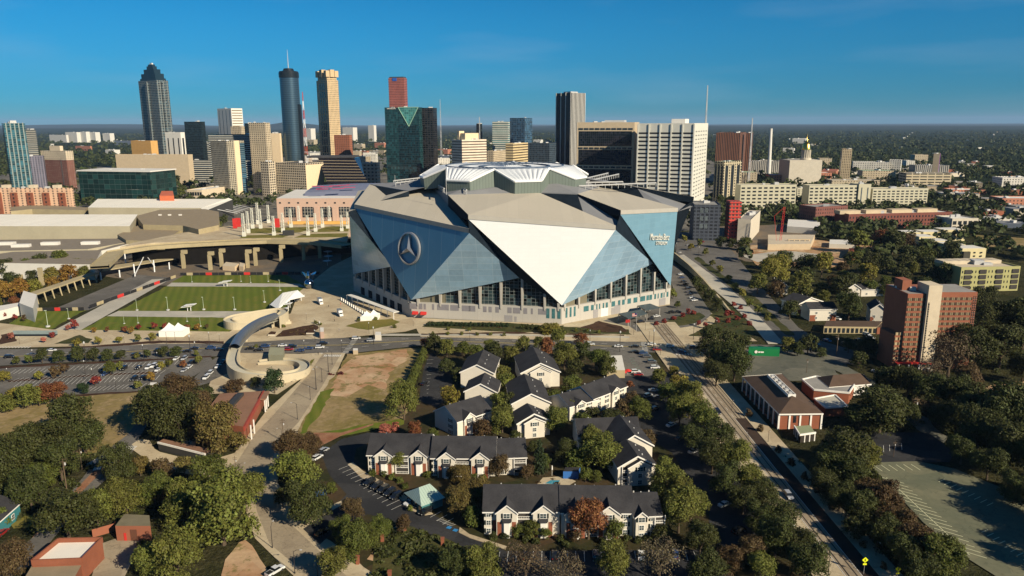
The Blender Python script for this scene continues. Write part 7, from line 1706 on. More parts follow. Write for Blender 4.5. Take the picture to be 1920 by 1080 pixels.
def cars(ph, grp, lst, heading):
    lst = sorted(lst)
    for i, c in enumerate(lst):
        x, y, col = c[0], c[1], c[2]; kind = c[3] if len(c) > 3 else ('suv' if (i * 5 + int(x)) % 3 == 0 else 'sedan'); hd = c[4] if len(c) > 4 else heading
        g = G(x, y); e = hd if isinstance(hd, Vector) else G(x + hd[0], y + hd[1]) - g; rz = math.atan2(e.y, e.x)
        lab = '%s %s %s, %s' % (PC[col][1], kind if kind != 'suv' else 'tall car', ph, nth(i, len(lst)))
        z = .02 + LAYER[0] * .004 + .02
        if kind not in CARS:
            CARS[kind] = r = car_proto(kind); r.location = (g.x, g.y, z); r.rotation_euler = (0, 0, rz); tag(r, lab, 'car', grp)
        else: r = copy_tree(CARS[kind], (g.x, g.y, z), rz, 1, lab, grp)
        for k in KIDS[r.name]:
            if k.name.startswith('body'): k.color = (*PC[col][0], 1)
AVL = [(97, 659.5, 'W'), (18, 672, 'K'), (60, 668, 'Y'), (225, 668, 'K'), (256, 667, 'K'), (352, 661, 'K'), (365, 656, 'K'), (397, 655.5, 'B'), (411, 658, 'K'), (470, 656, 'K'), (486, 659, 'K'), (498, 652, 'B'), (530, 650.5, 'W'), (549, 652.5, 'K', 'suv'), (542, 658, 'R'), (563, 660, 'B'), (607, 647, 'K', 'suv'), (600, 654, 'W'), (579, 656, 'B'), (668, 637, 'W'), (696, 641, 'S'), (442, 652, 'Y'), (330, 664, 'Y'), (300, 660, 'K'), (140, 668, 'S')]
cars('on the avenue before the park and plaza', 'cars on the avenue', AVL, (10, -.4))
cars('on the avenue by the restaurant', 'cars on the avenue', [(1160, 652, 'W'), (1191, 652, 'K'), (1222, 648, 'W'), (1232, 658, 'R'), (1256, 652, 'W'), (1107, 648, 'W', 'suv'), (1278, 663, 'B'), (1300, 655, 'Y'), (1330, 652, 'K')], (10, .2))
cars('in the side street under the footbridge', 'cars in the side street', [(409, 690, 'W'), (394, 703, 'W'), (387, 711, 'W'), (419, 681, 'K'), (428, 675, 'B')], (-10, 8))
cars('in the left parking lot', 'cars in the parking lot', [(331, 675, 'W'), (346, 675, 'S'), (233, 694, 'K'), (260, 692, 'K'), (279, 692, 'W'), (289, 689, 'W'), (297, 696, 'W'), (197, 704, 'B'), (195, 697, 'K'), (252, 713.5, 'K'), (268, 711, 'K'), (358, 684, 'K'), (355, 691, 'W'), (346, 697, 'S'), (370, 679, 'Y')], (-10, 7))
cars('beside the restaurant', 'cars beside the restaurant', [(1190, 662, 'K'), (1213, 671, 'Y'), (1222, 681, 'Y', 'suv'), (1228, 692, 'W'), (1192, 700, 'W'), (1197, 705, 'R'), (1225, 735, 'W'), (1233, 748, 'Y'), (1206, 665, 'B')], (10, -.3))
cars('in the line before the brick panelled house', 'cars parked before the apartment house', [(693, 909, 'K', 'suv'), (707, 916, 'K', 'suv'), (719, 922, 'K'), (731, 928, 'K', 'suv'), (743, 935, 'K', 'suv'), (769, 946, 'W', 'sedan'), (798, 964, 'K', 'suv'), (787, 951, 'K')], (-12, 7))
cars('round the curve of the apartment drive', 'cars round the apartment drive', [(607, 849, 'S'), (601, 854, 'K'), (595, 862, 'W'), (604, 1003, 'K'), (795, 722, 'K'), (516, 1076, 'W', 'pickup')], (10, -6))
cars('in the bottom parking lot', 'cars in the bottom lot', [(1202, 1046, 'W'), (1118, 1046, 'Y'), (1040, 1046, 'K'), (1235, 1046, 'Y'), (985, 1046, 'K'), (1266, 1044, 'B')], (0, -10))
cars('in the shaded lot behind the boulevard trees', 'cars in the shaded lot', [(1258, 800, 'W'), (1228, 770, 'K'), (1262, 760, 'B'), (1300, 850, 'S'), (1340, 905, 'K'), (1275, 825, 'Y'), (1215, 745, 'S'), (1358, 950, 'W'), (1385, 1000, 'K')], (10, -4))
cars('on the boulevard', 'cars on the boulevard', [(1345, 776, 'K'), (1478, 934, 'S'), (1318, 700, 'Y')], bd)
cars('round the foot of the brick tower', 'cars near the brick tower', [(1643, 700, 'W'), (1702, 701, 'S'), (1740, 699, 'W'), (1752, 703, 'K'), (1625, 630, 'W'), (1632, 636, 'W'), (1551, 641, 'B'), (1570, 600, 'W', 'suv'), (1585, 646, 'Y'), (1610, 640, 'K'), (1530, 648, 'Y')], (10, 3))
cars('in the strip right of the stadium', 'cars beside the stadium', [(1276, 516, 'W'), (1279, 522, 'B'), (1282, 530, 'K'), (1286, 535, 'K'), (1290, 543, 'K'), (1292, 549, 'Y'), (1294, 554, 'K'), (1298, 560, 'W'), (1302, 565, 'W'), (1260, 588, 'K', 'suv'), (1271, 587, 'K'), (1231, 595, 'W'), (1221, 600, 'K'), (1202, 606, 'K', 'suv')], (10, -1))
cars('on the far road behind the stadium', 'cars on the far road', [(1290, 461, 'W'), (1303, 464, 'B'), (1275, 475, 'W'), (1335, 447, 'K'), (1345, 441, 'W'), (1318, 455, 'R'), (1266, 447, 'S'), (1378, 460, 'W'), (1395, 458, 'K')], (10, -5))
cars('near the teal house', 'cars near the teal house', [(4, 1004, 'R', 'sedan')], (10, -8))
# box trucks
def truck(label, x, y, hd):
    g = G(x, y); e = G(x + hd[0], y + hd[1]) - g; rz = math.atan2(e.y, e.x)
    r = thing('box_truck', label, 'truck', g, 'white box trucks on the plaza', rz)
    o = Vector(g); c, s_ = 1, 0
    def B_(c_, sz, nm, m): return MB().box((g.x + c_[0], g.y + c_[1], c_[2]), sz).build(nm, m, r)
    B_((-1.2, 0, 1.0), (6.2, 2.5, 2.9), 'cargo_box', M('white_truck_box', (.66, .66, .66), .5, .04)); B_((-1.2, 0, 3.9), (6.2, 2.5, .06), 'box_roof', M('grey_truck_roof', (.18, .21, .24), .6, .1))
    MB().prism([(g.x + 2.0, g.y - 1.15), (g.x + 4.3, g.y - 1.1), (g.x + 4.3, g.y + 1.1), (g.x + 2.0, g.y + 1.15)], .6, [2.7, 1.7, 1.7, 2.7]).build('cab', m_trim, r)
    MB().poly([(g.x + 2.5, g.y - .95, 2.52), (g.x + 3.6, g.y - .95, 2.04), (g.x + 3.6, g.y + .95, 2.04), (g.x + 2.5, g.y + .95, 2.52)]).build('windscreen', m_cglass, r)
    B_((0, 0, .6), (8, 1.6, .4), 'chassis', m_tyre)
    for x_ in (-2.8, 3.2):
        for y_ in (-1.05, 1.05): MB().tube((g.x + x_, g.y + y_ - .14, .48), (g.x + x_, g.y + y_ + .14, .48), .48, None, 12).build('wheel', m_tyre, r)
    return r
truck('upper white box truck on the sunny plaza, beside the white canopy', 601, 570, (3, 3.4))
truck('lower white box truck on the sunny plaza, nearer the plaza lawn', 638, 592, (3, 3.4))
# people: a few walkers on the paving
def person(label, x, y, cloth, rz):
    g = G(x, y); me = bpy.data.meshes.new('person'); 
    V_ = [(0, 0, .95), (0, 0, 1.2), (0, 0, 1.45), (0, 0, 1.58), (.02, 0, 1.72), (.1, .1, .9), (.28, .1, .5), (.12, .1, .06), (.3, .12, .04), (-.02, -.1, .9), (.05, -.1, .5), (-.3, -.1, .1), (-.14, -.1, .03), (0, .22, 1.42), (-.12, .26, 1.12), (.06, .26, .9), (0, -.22, 1.42), (.14, -.26, 1.14), (.3, -.24, .95)]
    E_ = [(0, 1), (1, 2), (2, 3), (3, 4), (0, 5), (5, 6), (6, 7), (7, 8), (0, 9), (9, 10), (10, 11), (11, 12), (2, 13), (13, 14), (14, 15), (2, 16), (16, 17), (17, 18)]
    R_ = [.15, .14, .17, .06, .11, .09, .065, .045, .04, .09, .065, .045, .04, .06, .045, .035, .06, .045, .035]
    me.from_pydata(V_, E_, []); me.materials.append(cloth); o = bpy.data.objects.new('person', me); o.location = (g.x, g.y, .35); o.rotation_euler = (0, 0, rz); _link(o, None, g)
    md = o.modifiers.new('skin', 'SKIN'); md.use_smooth_shade = True
    for i, sv in enumerate(me.skin_vertices[0].data): sv.radius = (R_[i], R_[i]); sv.use_root = i == 0
    o.modifiers.new('sub', 'SUBSURF').levels = 1
    tag(o, label, 'person', 'people on the plaza paving')
for lab, x, y, m_, a in (('person in dark clothes walking on the open plaza below the lower truck', 627, 604, m_under, .4), ('person in black standing at the corner of the street crossing', 597, 667, m_sblk, 2.2), ('person in red walking by the fence on the plaza', 639, 573, m_red, 1.1), ('person in dark clothes between the two box trucks', 616, 577, m_under, 3.), ('person in grey crossing the paving near the ticket booth', 636, 622, m_grey, 4.)):
    person(lab, x, y, m_, a)
# ------------------------------------------------------------------ small far buildings among the trees
far_b = [
 (20, 30, 'pale far roof', 92, 128, 253, 'w'), (0, 0, 'long white far building left of the stepped tower', 122, 146, 248, 'w'), (0, 0, 'white far block with a dome left of the stepped tower', 150, 162, 247, 'w'), (0, 0, 'pale far block right of the white dome block', 164, 180, 248, 'w'), (0, 0, 'low white far shed nearest the stepped tower', 192, 207, 250, 'w'),
 (0, 0, 'red roofed far church in the trees', 141, 172, 274, 'b'), (0, 0, 'blue grey far school left of the golden block', 214, 250, 264, 'g'), (0, 0, 'white block with green shade at the foot of the blue grey school', 197, 216, 281, 'w'), (0, 0, 'white far roof between the round and tan towers', 563, 585, 241, 'w'), (0, 0, 'white far roof right of the tan tower', 642, 664, 239, 'w'), (0, 0, 'far white roof near the horizon above the red roofed house', 690, 702, 235, 'w'),
 (0, 0, 'small far house with a red roof left of the green wedge tower', 702, 722, 268, 'b'), (0, 0, 'cream brick hotel right of the small red brown block', 654, 692, 283, 'b'), (0, 0, 'pale hall behind the sloped black glass', 692, 724, 282, 't'), (0, 0, 'domed tan far building above the cream brick hotel', 663, 680, 270, 't'), (0, 0, 'tan block left of the tan tower foot', 573, 590, 262, 't'), (0, 0, 'low pale row left of the tan tower foot', 560, 612, 285, 'w'), (0, 0, 'tan house block below the green wedge tower', 722, 758, 312, 't'),
 (0, 0, 'pale block below the black glass tower', 775, 806, 318, 'w'), (0, 0, 'brick block right of the black glass tower', 820, 842, 280, 'b'), (0, 0, 'dark green low block left of the cream office', 822, 846, 292, 'g'), (0, 0, 'white low roofs right of the striped tower gap', 1000, 1016, 262, 'w'), (0, 0, 'white far pavilion left of the smokestack', 1486, 1514, 260, 'w'), (0, 0, 'pale far hotel right of the smokestack', 1468, 1492, 278, 'w'), (0, 0, 'tiny white far roof beyond the deep forest', 1798, 1812, 302, 'w'), (0, 0, 'tiny red far shed beyond the deep forest', 1822, 1838, 303, 'b'),
 (0, 0, 'brown brick store below the long cream hotel left end', 1345, 1375, 350, 'b'), (0, 0, 'white roofed store right of the white slab foot', 1330, 1346, 330, 'w'), (0, 0, 'tan low store under the parking deck', 1690, 1720, 348, 't'), (0, 0, 'pale low warehouse below the deep forest', 1790, 1850, 343, 't'), (0, 0, 'brick warehouse with a sawtooth roof at the right edge', 1860, 1905, 386, 'b'), (0, 0, 'red brick store right of the pale end block', 1850, 1890, 407, 'b'), (0, 0, 'dark shed at the right edge below the red brick store', 1870, 1930, 420, 'g'), (0, 0, 'tan store with a bright wall above the brick range', 1688, 1725, 352, 't'), (0, 0, 'small brick hall left of the deco tower foot', 1540, 1572, 321, 'b'), (0, 0, 'brown block right of the smokestack foot', 1425, 1446, 300, 't')]
fmats = {'w': (M('white_mid_plain', (.55, .53, .48), .8, .1), m_wroof), 'b': (facade('salmon_brick', None, None, 1, 1, 1, 1), M('red_tile', (.30, .10, .06), .9, .15)), 'g': (M('slate_blue_render', (.16, .19, .24), .8, .1), M('grey_roof')), 't': (facade('tan_mid', None, None, 1, 1, 1, 1), m_froof)}
for _, _, lab, xl, xr, yt, mt in far_b:
    Y = G((xl + xr) / 2, yt + 9)[1]; Y = min(Y, 5200)
    bld('far_building', lab if len(lab.split()) > 3 else 'pale far roof at the left rim of the white cluster', 'building', xl, xr - (xr - xl) * .12, xr, yt, Y, 26, fmats[mt][0], fmats[mt][1], None, depth=(xr - xl) * .5 * Y / F + 6, group='small far buildings', par=.3)

# low roofs and cleared lots in the belt right of the stadium
def belt(ph, grp, poly, n_, seed, names, hh=(4, 9), city=False):
    rg = random.Random(seed); pts = []; tries = 0
    while len(pts) < n_ and tries < 4000:
        tries += 1; x, y = rg.uniform(min(p[0] for p in poly), max(p[0] for p in poly)), rg.uniform(min(p[1] for p in poly), max(p[1] for p in poly)); g = G(x, y)
        if not inside((x, y), poly) or any(abs(x - a) < 26 and abs(y - b_) < 5 for a, b_ in pts): continue
        if any(inside((g.x + dx, g.y + dy), f) for f in FOOT if not (city and max(p[0] for p in f) - min(p[0] for p in f) > 700) for dx, dy in ((0, 0), (-14, 0), (14, 0), (0, 14))): continue
        pts.append((x, y))
    pts.sort()
    for i, (x, y) in enumerate(pts):
        g = G(x, y); w_, d_, h_ = rg.uniform(16, 46), rg.uniform(12, 26), rg.uniform(*hh); k = rg.randrange(len(names)); nm, wall, roof = names[k]; rz = rg.uniform(-.35, .35)
        r = thing('low_building', '%s %s, %s' % (nm, ph, nth(i, len(pts))), 'building', g, grp, rz); foot([(g.x - w_ / 2, g.y - 2), (g.x + w_ / 2, g.y - 2), (g.x + w_ / 2, g.y + d_ + 4), (g.x - w_ / 2, g.y + d_ + 4)])
        c = g + Vector((0, d_ / 2, 0))
        MB().prism([(c.x - w_ / 2, c.y - d_ / 2), (c.x + w_ / 2, c.y - d_ / 2), (c.x + w_ / 2, c.y + d_ / 2), (c.x - w_ / 2, c.y + d_ / 2)], -1, h_, bottom=False, top=False).build('wall', wall, r)
        MB().prism([(c.x - w_ / 2 - .3, c.y - d_ / 2 - .3), (c.x + w_ / 2 + .3, c.y - d_ / 2 - .3), (c.x + w_ / 2 + .3, c.y + d_ / 2 + .3), (c.x - w_ / 2 - .3, c.y + d_ / 2 + .3)], h_, h_ + .5).build('roof', roof, r)
        if w_ > 24: MB().box((c.x + rg.uniform(-6, 6), c.y, h_ + .5), (5, 4, 2)).build('roof_unit', m_hvac, r)
        if not city and rg.random() < .5:
            q = [(g.x - w_ * 1.3, g.y - 3), (g.x + w_ * .9, g.y - 3), (g.x + w_ * .7, g.y - 3 - d_ * 1.1), (g.x - w_ * 1.1, g.y - 3 - d_ * 1.1)]
            if not any(inside(p_, f) for p_ in q for f in FOOT[:-1]):
                foot(q); LAYER[0] += 1; o = MB().poly([(a, b_, .02 + LAYER[0] * .004) for a, b_ in q]).build('lot', rg.choice((g_asph, g_dirt, g_city))); o['kind'] = 'structure'
def inside(p, poly):
    c = False; n_ = len(poly); j = n_ - 1
    for i in range(n_):
        xi, yi = poly[i]; xj, yj = poly[j]
        if (yi > p[1]) != (yj > p[1]) and p[0] < (xj - xi) * (p[1] - yi) / (yj - yi) + xi: c = not c
        j = i
    return c
BN = [('white roofed low building', M('white_mid_plain'), m_wroof), ('tan low building', M('tan_concrete'), m_froof), ('red brick low building', M('red_brick'), M('red_felt', (.2, .09, .06), .9, .2)), ('grey roofed low building', M('pale_stone'), M('grey_roof'))]
belt('right of the cream hotel', 'low buildings right of the hotel', [(1640, 300), (1925, 320), (1925, 400), (1750, 395), (1700, 345)], 20, 5, BN)
belt('between the white slab and the hotel', 'low buildings by the slab', [(1335, 300), (1640, 310), (1640, 345), (1400, 342), (1340, 380)], 14, 6, BN)
belt('below the brick apartment range', 'low buildings below the brick range', [(1560, 425), (1925, 395), (1925, 480), (1860, 440), (1680, 432), (1600, 440)], 9, 7, BN)

CN = [('tan mid-rise', MATS['tan_mid'], m_froof), ('cream mid-rise', MATS['cream_bands'], m_wroof), ('salmon brick mid-rise', MATS['salmon_brick'], m_froof), ('pale windowed mid-rise', MATS['white_mid'], m_wroof), ('tan punched mid-rise', f_tan, m_hvac), ('grey mid-rise', MATS['grey_columns'], m_droof)]
belt('among the left towers', 'mid-rise blocks among the left towers', [(230, 300), (720, 292), (720, 318), (640, 330), (480, 340), (330, 330), (230, 312)], 26, 15, CN, (10, 34), True)
belt('behind the petal roof', 'mid-rise blocks behind the stadium', [(800, 292), (1290, 290), (1290, 312), (800, 320)], 14, 16, CN, (10, 26), True)
# ------------------------------------------------------------------ trees
n = NT('leaf'); oi = n.n('ShaderNodeObjectInfo'); ge = n.n('ShaderNodeNewGeometry')
k = n.math('ADD', n.math('MULTIPLY', ge.outputs['Random Per Island'], .8), n.math('MULTIPLY', n.ramp(n.noise(.35, 3, ge.outputs['Position']), .3, .7), .9))
hv = n.n('ShaderNodeHueSaturation'); n.t.links.new(oi.outputs['Color'], hv.inputs['Color']); n.t.links.new(n.math('ADD', .35, k), hv.inputs['Value']); n.t.links.new(n.math('ADD', .478, n.math('MULTIPLY', ge.outputs['Random Per Island'], .04)), hv.inputs['Hue'])
n.t.links.new(hv.outputs[0], n.b.inputs['Base Color']); n.b.inputs['Roughness'].default_value = .65; n.b.inputs['Specular IOR Level'].default_value = .25
tr_ = n.n('ShaderNodeBsdfTranslucent'); n.t.links.new(hv.outputs[0], tr_.inputs['Color']); mx = n.n('ShaderNodeMixShader'); mx.inputs[0].default_value = .16
n.t.links.new(n.b.outputs[0], mx.inputs[1]); n.t.links.new(tr_.outputs[0], mx.inputs[2]); n.t.links.new(mx.outputs[0], n.t.nodes['Material Output'].inputs['Surface'])
m_leaf = n.m
m_bark = M('bark', (.085, .062, .042), .95, .25, .8)
def leaf_mesh(name, blobs, n_leaf, size, seed, fill=.25, droop=0.0, thin=1.0):
    """leaf clumps spread through and over a set of ellipsoids (cx, cy, cz, rx, ry, rz)"""
    rg = np.random.default_rng(seed); w = np.array([(b[3] * b[4] + b[3] * b[5] + b[4] * b[5]) for b in blobs]); w = w / w.sum()
    bi = rg.choice(len(blobs), n_leaf, p=w); B = np.array(blobs)[bi]
    d = rg.normal(size=(n_leaf, 3)); d /= np.linalg.norm(d, axis=1)[:, None]
    d[:, 2] = np.where(d[:, 2] < -.55, -d[:, 2], d[:, 2])
    rad = np.where(rg.random(n_leaf) < fill, rg.uniform(.35, .85, n_leaf), rg.uniform(.82, 1.12, n_leaf))
    bump = 1 + .16 * np.sin(d[:, 0] * 7 + bi * 1.7) * np.sin(d[:, 1] * 6 + bi) + .12 * np.sin(d[:, 2] * 9 + bi * 2.3)
    p = B[:, :3] + d * B[:, 3:] * (rad * bump)[:, None]
    nrm = d / B[:, 3:]; nrm /= np.linalg.norm(nrm, axis=1)[:, None]; nrm = nrm + rg.normal(size=(n_leaf, 3)) * .55; nrm[:, 2] += .15; nrm /= np.linalg.norm(nrm, axis=1)[:, None]
    a = np.cross(nrm, rg.normal(size=(n_leaf, 3))); a /= np.linalg.norm(a, axis=1)[:, None]; b = np.cross(nrm, a)
    s = (size * rg.uniform(.55, 1.35, n_leaf))[:, None]; a = a * s; b = b * s * rg.uniform(.5, .9, n_leaf)[:, None] * thin
    q = np.stack([p - a, p - b * .9 - a * .1, p + a, p + b + a * .15], axis=1).reshape(-1, 3)
    me = bpy.data.meshes.new(name); me.vertices.add(4 * n_leaf); me.vertices.foreach_set('co', q.astype(np.float32).ravel())
    me.loops.add(4 * n_leaf); me.loops.foreach_set('vertex_index', np.arange(4 * n_leaf, dtype=np.int32)); me.polygons.add(n_leaf); me.polygons.foreach_set('loop_start', np.arange(0, 4 * n_leaf, 4, dtype=np.int32))
    me.update(calc_edges=True); me.materials.append(m_leaf); return me
def broad_blobs(seed, nb=11, flat=.85):
    rg = random.Random(seed); ex = rg.uniform(.85, 1.15); bl = [(0, 0, .52, .31 * ex, .31 / ex, .36 * flat)]
    for i in range(nb):
        a = 2 * math.pi * (i / nb) * 1.9 + rg.uniform(-.3, .3); r = rg.uniform(.18, .34); z = rg.uniform(.20, .82); r *= (1.0 if z < .7 else .72)
        s = rg.uniform(.09, .20); bl.append((r * math.cos(a) * ex, r * math.sin(a) / ex, z, s, s, s * rg.uniform(.7, 1.05)))
    return bl
def trunk_mesh(seed, h=.5, r=.035):
    rg = random.Random(seed); b = MB(); b.tube((0, 0, -.05), (.01, 0, h * .55), r, r * .7, 7)
    for i in range(4):
        a = 1.57 * i + rg.uniform(-.4, .4); e = (.2 * math.cos(a), .2 * math.sin(a), h * rg.uniform(1.1, 1.5)); b.tube((.01, 0, h * rg.uniform(.35, .55)), e, r * .55, r * .15, 5)
    o = b.build('trunk', m_bark, None, (0, 0, 0)); me = o.data; bpy.data.objects.remove(o); return me
CROWN = {}
def crown_set(key, nvar, nl, sz, fn, tn):
    CROWN[key] = [(leaf_mesh('crown', fn(s), nl, sz, s * 31 + 5), trunk_mesh(s, *tn)) for s in range(nvar)]
crown_set('hi', 6, 9500, .0190, lambda s: broad_blobs(s, 20), (.45, .03))
crown_set('mid', 5, 2600, .034, lambda s: broad_blobs(s + 40, 14), (.42, .03))
crown_set('lo', 4, 520, .070, lambda s: broad_blobs(s + 80, 7), (.4, .03))
def cone_blobs(s):
    rg = random.Random(s); return [(rg.uniform(-.03, .03), rg.uniform(-.03, .03), .16 + .12 * i, .34 * (1 - i / 9.0), .34 * (1 - i / 9.0), .12) for i in range(8)]
crown_set('cone', 2, 1800, .032, cone_blobs, (.2, .03))
crown_set('bare', 3, 2200, .017, lambda s: broad_blobs(s + 120, 18), (.55, .032))
crown_set('thin', 2, 260, .05, lambda s: broad_blobs(s + 160, 5), (.5, .025))
TC = {'D': ((.040, .046, .011), 'dark green broad tree'), 'G': ((.066, .078, .014), 'mid green broad tree'), 'O': ((.094, .099, .019), 'olive green tree'), 'Y': ((.145, .128, .022), 'yellowing tree'), 'R': ((.135, .052, .020), 'rust coloured tree'), 'K': ((.17, .030, .022), 'small red tree'), 'B': ((.085, .064, .036), 'bare brown tree'), 'C': ((.020, .034, .011), 'dark conifer'), 'T': ((.098, .076, .021), 'brownish olive tree'), 'P': ((.30, .10, .07), 'pinkish red tree'), 'A': ((.18, .105, .02), 'orange tree'), 'U': ((.070, .046, .019), 'dark russet tree')}
ntree = [0]; TREES = []
def tree(x, y, w, code, lab, grp, hr=1.0, name='tree'):
    g = G(x, y) if not isinstance(x, Vector) else x
    W = w * mpp(g) * (1.16 if w > 30 and any(k_ in (grp or '') for k_ in ('dark', 'wood', 'behind', 'boulevard', 'grove')) else 1.03); i = ntree[0]; ntree[0] += 1
    key = 'cone' if code == 'C' and hr > 1.05 else 'bare' if code == 'B' else ('hi' if w > 46 else 'mid' if w > 22 else 'lo')
    name = 'bare_tree' if code == 'B' else 'conifer' if code == 'C' else 'small_view_tree' if w <= 20 and name == 'tree' else name  # name goes by on-screen width, so distant grown trees carry it too
    cm, tm = CROWN[key][i % len(CROWN[key])]
    r = thing(name, lab, 'tree', g, grp, (i * 2.4) % 6.28); r.scale = (W, W, W * hr * (1.0 + .12 * math.sin(i * 1.7)))
    c = bpy.data.objects.new('crown', cm); _link(c, r, g); t = bpy.data.objects.new('trunk', tm); _link(t, r, g)
    j = .85 + .3 * ((i * .618) % 1); k_ = .93 + .14 * ((i * .382) % 1); col = TC[code][0]
    c.color = (col[0] * j * k_, col[1] * j, col[2] * j, 1)
    TREES.append(g)
def zone(ph, grp, lst, hr=1.0, name='tree'):
    lst = sorted(lst, key=lambda t: t[0])
    for i, t in enumerate(lst):
        tree(t[0], t[1], t[2], t[3], '%s, %s %s' % (TC[t[3]][1], nth(i, len(lst)), ph), grp, t[4] if len(t) > 4 else hr, name)
def grove(ph, grp, poly, n_, wr, codes, seed, extra=()):
    rg = random.Random(seed); xs_, ys_ = [p[0] for p in poly], [p[1] for p in poly]; out = list(extra); tries = 0
    while len(out) < n_ + len(extra) and tries < 6000:
        tries += 1; x, y = rg.uniform(min(xs_), max(xs_)), rg.uniform(min(ys_), max(ys_))
        if not inside((x, y), poly): continue
        w = rg.uniform(*wr)
        if any(abs(x - a[0]) < .38 * (w + a[2]) and abs(y - a[1]) < .22 * (w + a[2]) for a in out): continue
        out.append((x, y, w, rg.choice(codes)))
    zone(ph, grp, out)
def inside(p, poly):
    c = False; n_ = len(poly); j = n_ - 1
    for i in range(n_):
        xi, yi = poly[i]; xj, yj = poly[j]
        if (yi > p[1]) != (yj > p[1]) and p[0] < (xj - xi) * (p[1] - yi) / (yj - yi) + xi: c = not c
        j = i
    return c
zone('in the grove by the white hall', 'grove beside the white hall', [(14, 520, 34, 'D'), (48, 516, 32, 'G'), (82, 511, 34, 'D'), (116, 510, 34, 'G'), (148, 513, 32, 'O'), (172, 515, 28, 'Y'), (25, 538, 32, 'D'), (62, 533, 30, 'D'), (98, 532, 34, 'Y'), (130, 530, 34, 'A'), (158, 527, 30, 'O'), (8, 567, 34, 'A'), (40, 560, 34, 'A'), (68, 553, 30, 'Y'), (100, 546, 30, 'A'), (-8, 580, 30, 'Y'), (30, 578, 24, 'R'), (186, 508, 24, 'G')])
zone('in the row above the parking lot', 'row of round trees above the parking lot', [(31, 684, 18, 'G'), (55, 683, 18, 'G'), (80, 681, 30, 'D'), (111, 680, 29, 'D'), (146, 679, 33, 'D'), (175, 678, 26, 'D'), (203, 677, 26, 'D'), (227, 675, 24, 'D'), (257, 674, 14, 'O'), (277, 672, 17, 'D'), (306, 670, 25, 'D'), (331, 669, 25, 'D'), (369, 669, 12, 'O')])
zone('on the promenade', 'young trees on the promenade', [(146, 651, 18, 'Y'), (185, 647, 16, 'Y'), (223, 644, 16, 'Y'), (260, 642, 16, 'O'), (287, 639, 16, 'Y'), (177, 624, 12, 'A'), (201, 623, 10, 'R'), (233, 624, 14, 'R'), (246, 627, 14, 'A'), (261, 618, 12, 'K'), (290, 618, 13, 'K'), (309, 618, 13, 'K'), (350, 620, 15, 'R'), (370, 620, 13, 'A'), (388, 617, 9, 'U'), (128, 620, 12, 'P'), (141, 618, 18, 'K'), (8, 598, 14, 'K'), (29, 600, 12, 'K'), (45, 603, 12, 'U'), (82, 643, 12, 'P'), (98, 634, 14, 'K'), (22, 636, 14, 'P')])
zone('on the parking lot islands', 'trees in the parking lot', [(8, 716, 26, 'Y'), (105, 709, 22, 'U'), (121, 701, 20, 'U'), (208, 703, 26, 'G'), (224, 695, 18, 'O'), (303, 694, 16, 'Y'), (317, 689, 18, 'O'), (344, 690, 16, 'R'), (372, 684, 18, 'O'), (179, 724, 22, 'K'), (158, 738, 26, 'C'), (285, 716, 20, 'A'), (259, 730, 20, 'O'), (75, 713, 20, 'Y')])
zone('in the clump below the parking lot', 'clump below the parking lot', [(16, 772, 40, 'O'), (-8, 775, 40, 'G'), (52, 765, 44, 'O'), (102, 758, 54, 'R'), (75, 762, 40, 'O'), (25, 757, 34, 'Y')])
zone('in the dark mass at the left', 'big dark trees at the left', [(140, 850, 100, 'D'), (160, 850, 70, 'D'), (90, 880, 96, 'D'), (40, 905, 84, 'D'), (-5, 930, 84, 'D'), (118, 905, 74, 'D'), (60, 955, 76, 'D'), (20, 895, 60, 'G'), (75, 930, 62, 'G'), (-10, 880, 60, 'G'), (0, 990, 40, 'G')])
zone('in the grove above the street canopy', 'grove above the street canopy', [(332, 775, 76, 'U'), (300, 825, 84, 'D'), (340, 832, 84, 'D'), (372, 795, 56, 'U'), (285, 790, 60, 'D'), (412, 850, 84, 'T'), (380, 838, 50, 'U'), (445, 845, 40, 'T'), (385, 770, 46, 'D'), (440, 737, 40, 'U', .6), (515, 738, 40, 'C', 1.0), (480, 728, 24, 'D'), (310, 760, 44, 'T')])
zone('round the brick garage', 'trees round the brick garage', [(130, 1012, 116, 'D'), (185, 985, 76, 'O'), (238, 965, 78, 'O'), (222, 905, 72, 'D'), (240, 885, 36, 'C', 1.0), (264, 892, 40, 'T'), (306, 898, 42, 'U'), (346, 890, 44, 'T'), (292, 950, 76, 'G'), (420, 1022, 150, 'O'), (355, 985, 90, 'O'), (462, 960, 84, 'O'), (395, 935, 80, 'G'), (335, 1090, 108, 'O'), (282, 1085, 70, 'O'), (25, 1092, 84, 'U'), (305, 945, 40, 'U')])
zone('in the bend of the street', 'trees in the bend of the street', [(562, 925, 94, 'O'), (548, 868, 72, 'U'), (585, 860, 48, 'U'), (574, 985, 82, 'D'), (604, 968, 46, 'D'), (622, 928, 26, 'G'), (536, 900, 40, 'O'), (530, 950, 36, 'D')])
zone('beside the thicket', 'trees beside the thicket', [(668, 1048, 72, 'G'), (714, 1012, 50, 'G'), (690, 1030, 56, 'G'), (663, 978, 48, 'U'), (757, 1000, 36, 'U'), (625, 1092, 66, 'O'), (655, 1045, 56, 'O'), (640, 1010, 50, 'G'), (770, 960, 14, 'O')])
zone('between the two long houses', 'trees between the long houses', [(742, 885, 48, 'O'), (778, 880, 46, 'O'), (865, 912, 50, 'T'), (935, 895, 52, 'U'), (862, 968, 66, 'T'), (898, 952, 54, 'T'), (885, 990, 42, 'G'), (1012, 892, 46, 'C', 1.3), (988, 900, 36, 'U'), (1080, 880, 46, 'G'), (1128, 885, 84, 'O'), (1062, 870, 56, 'D'), (1098, 905, 30, 'G'), (1118, 905, 26, 'G'), (1020, 880, 30, 'G'), (845, 900, 22, 'U')])
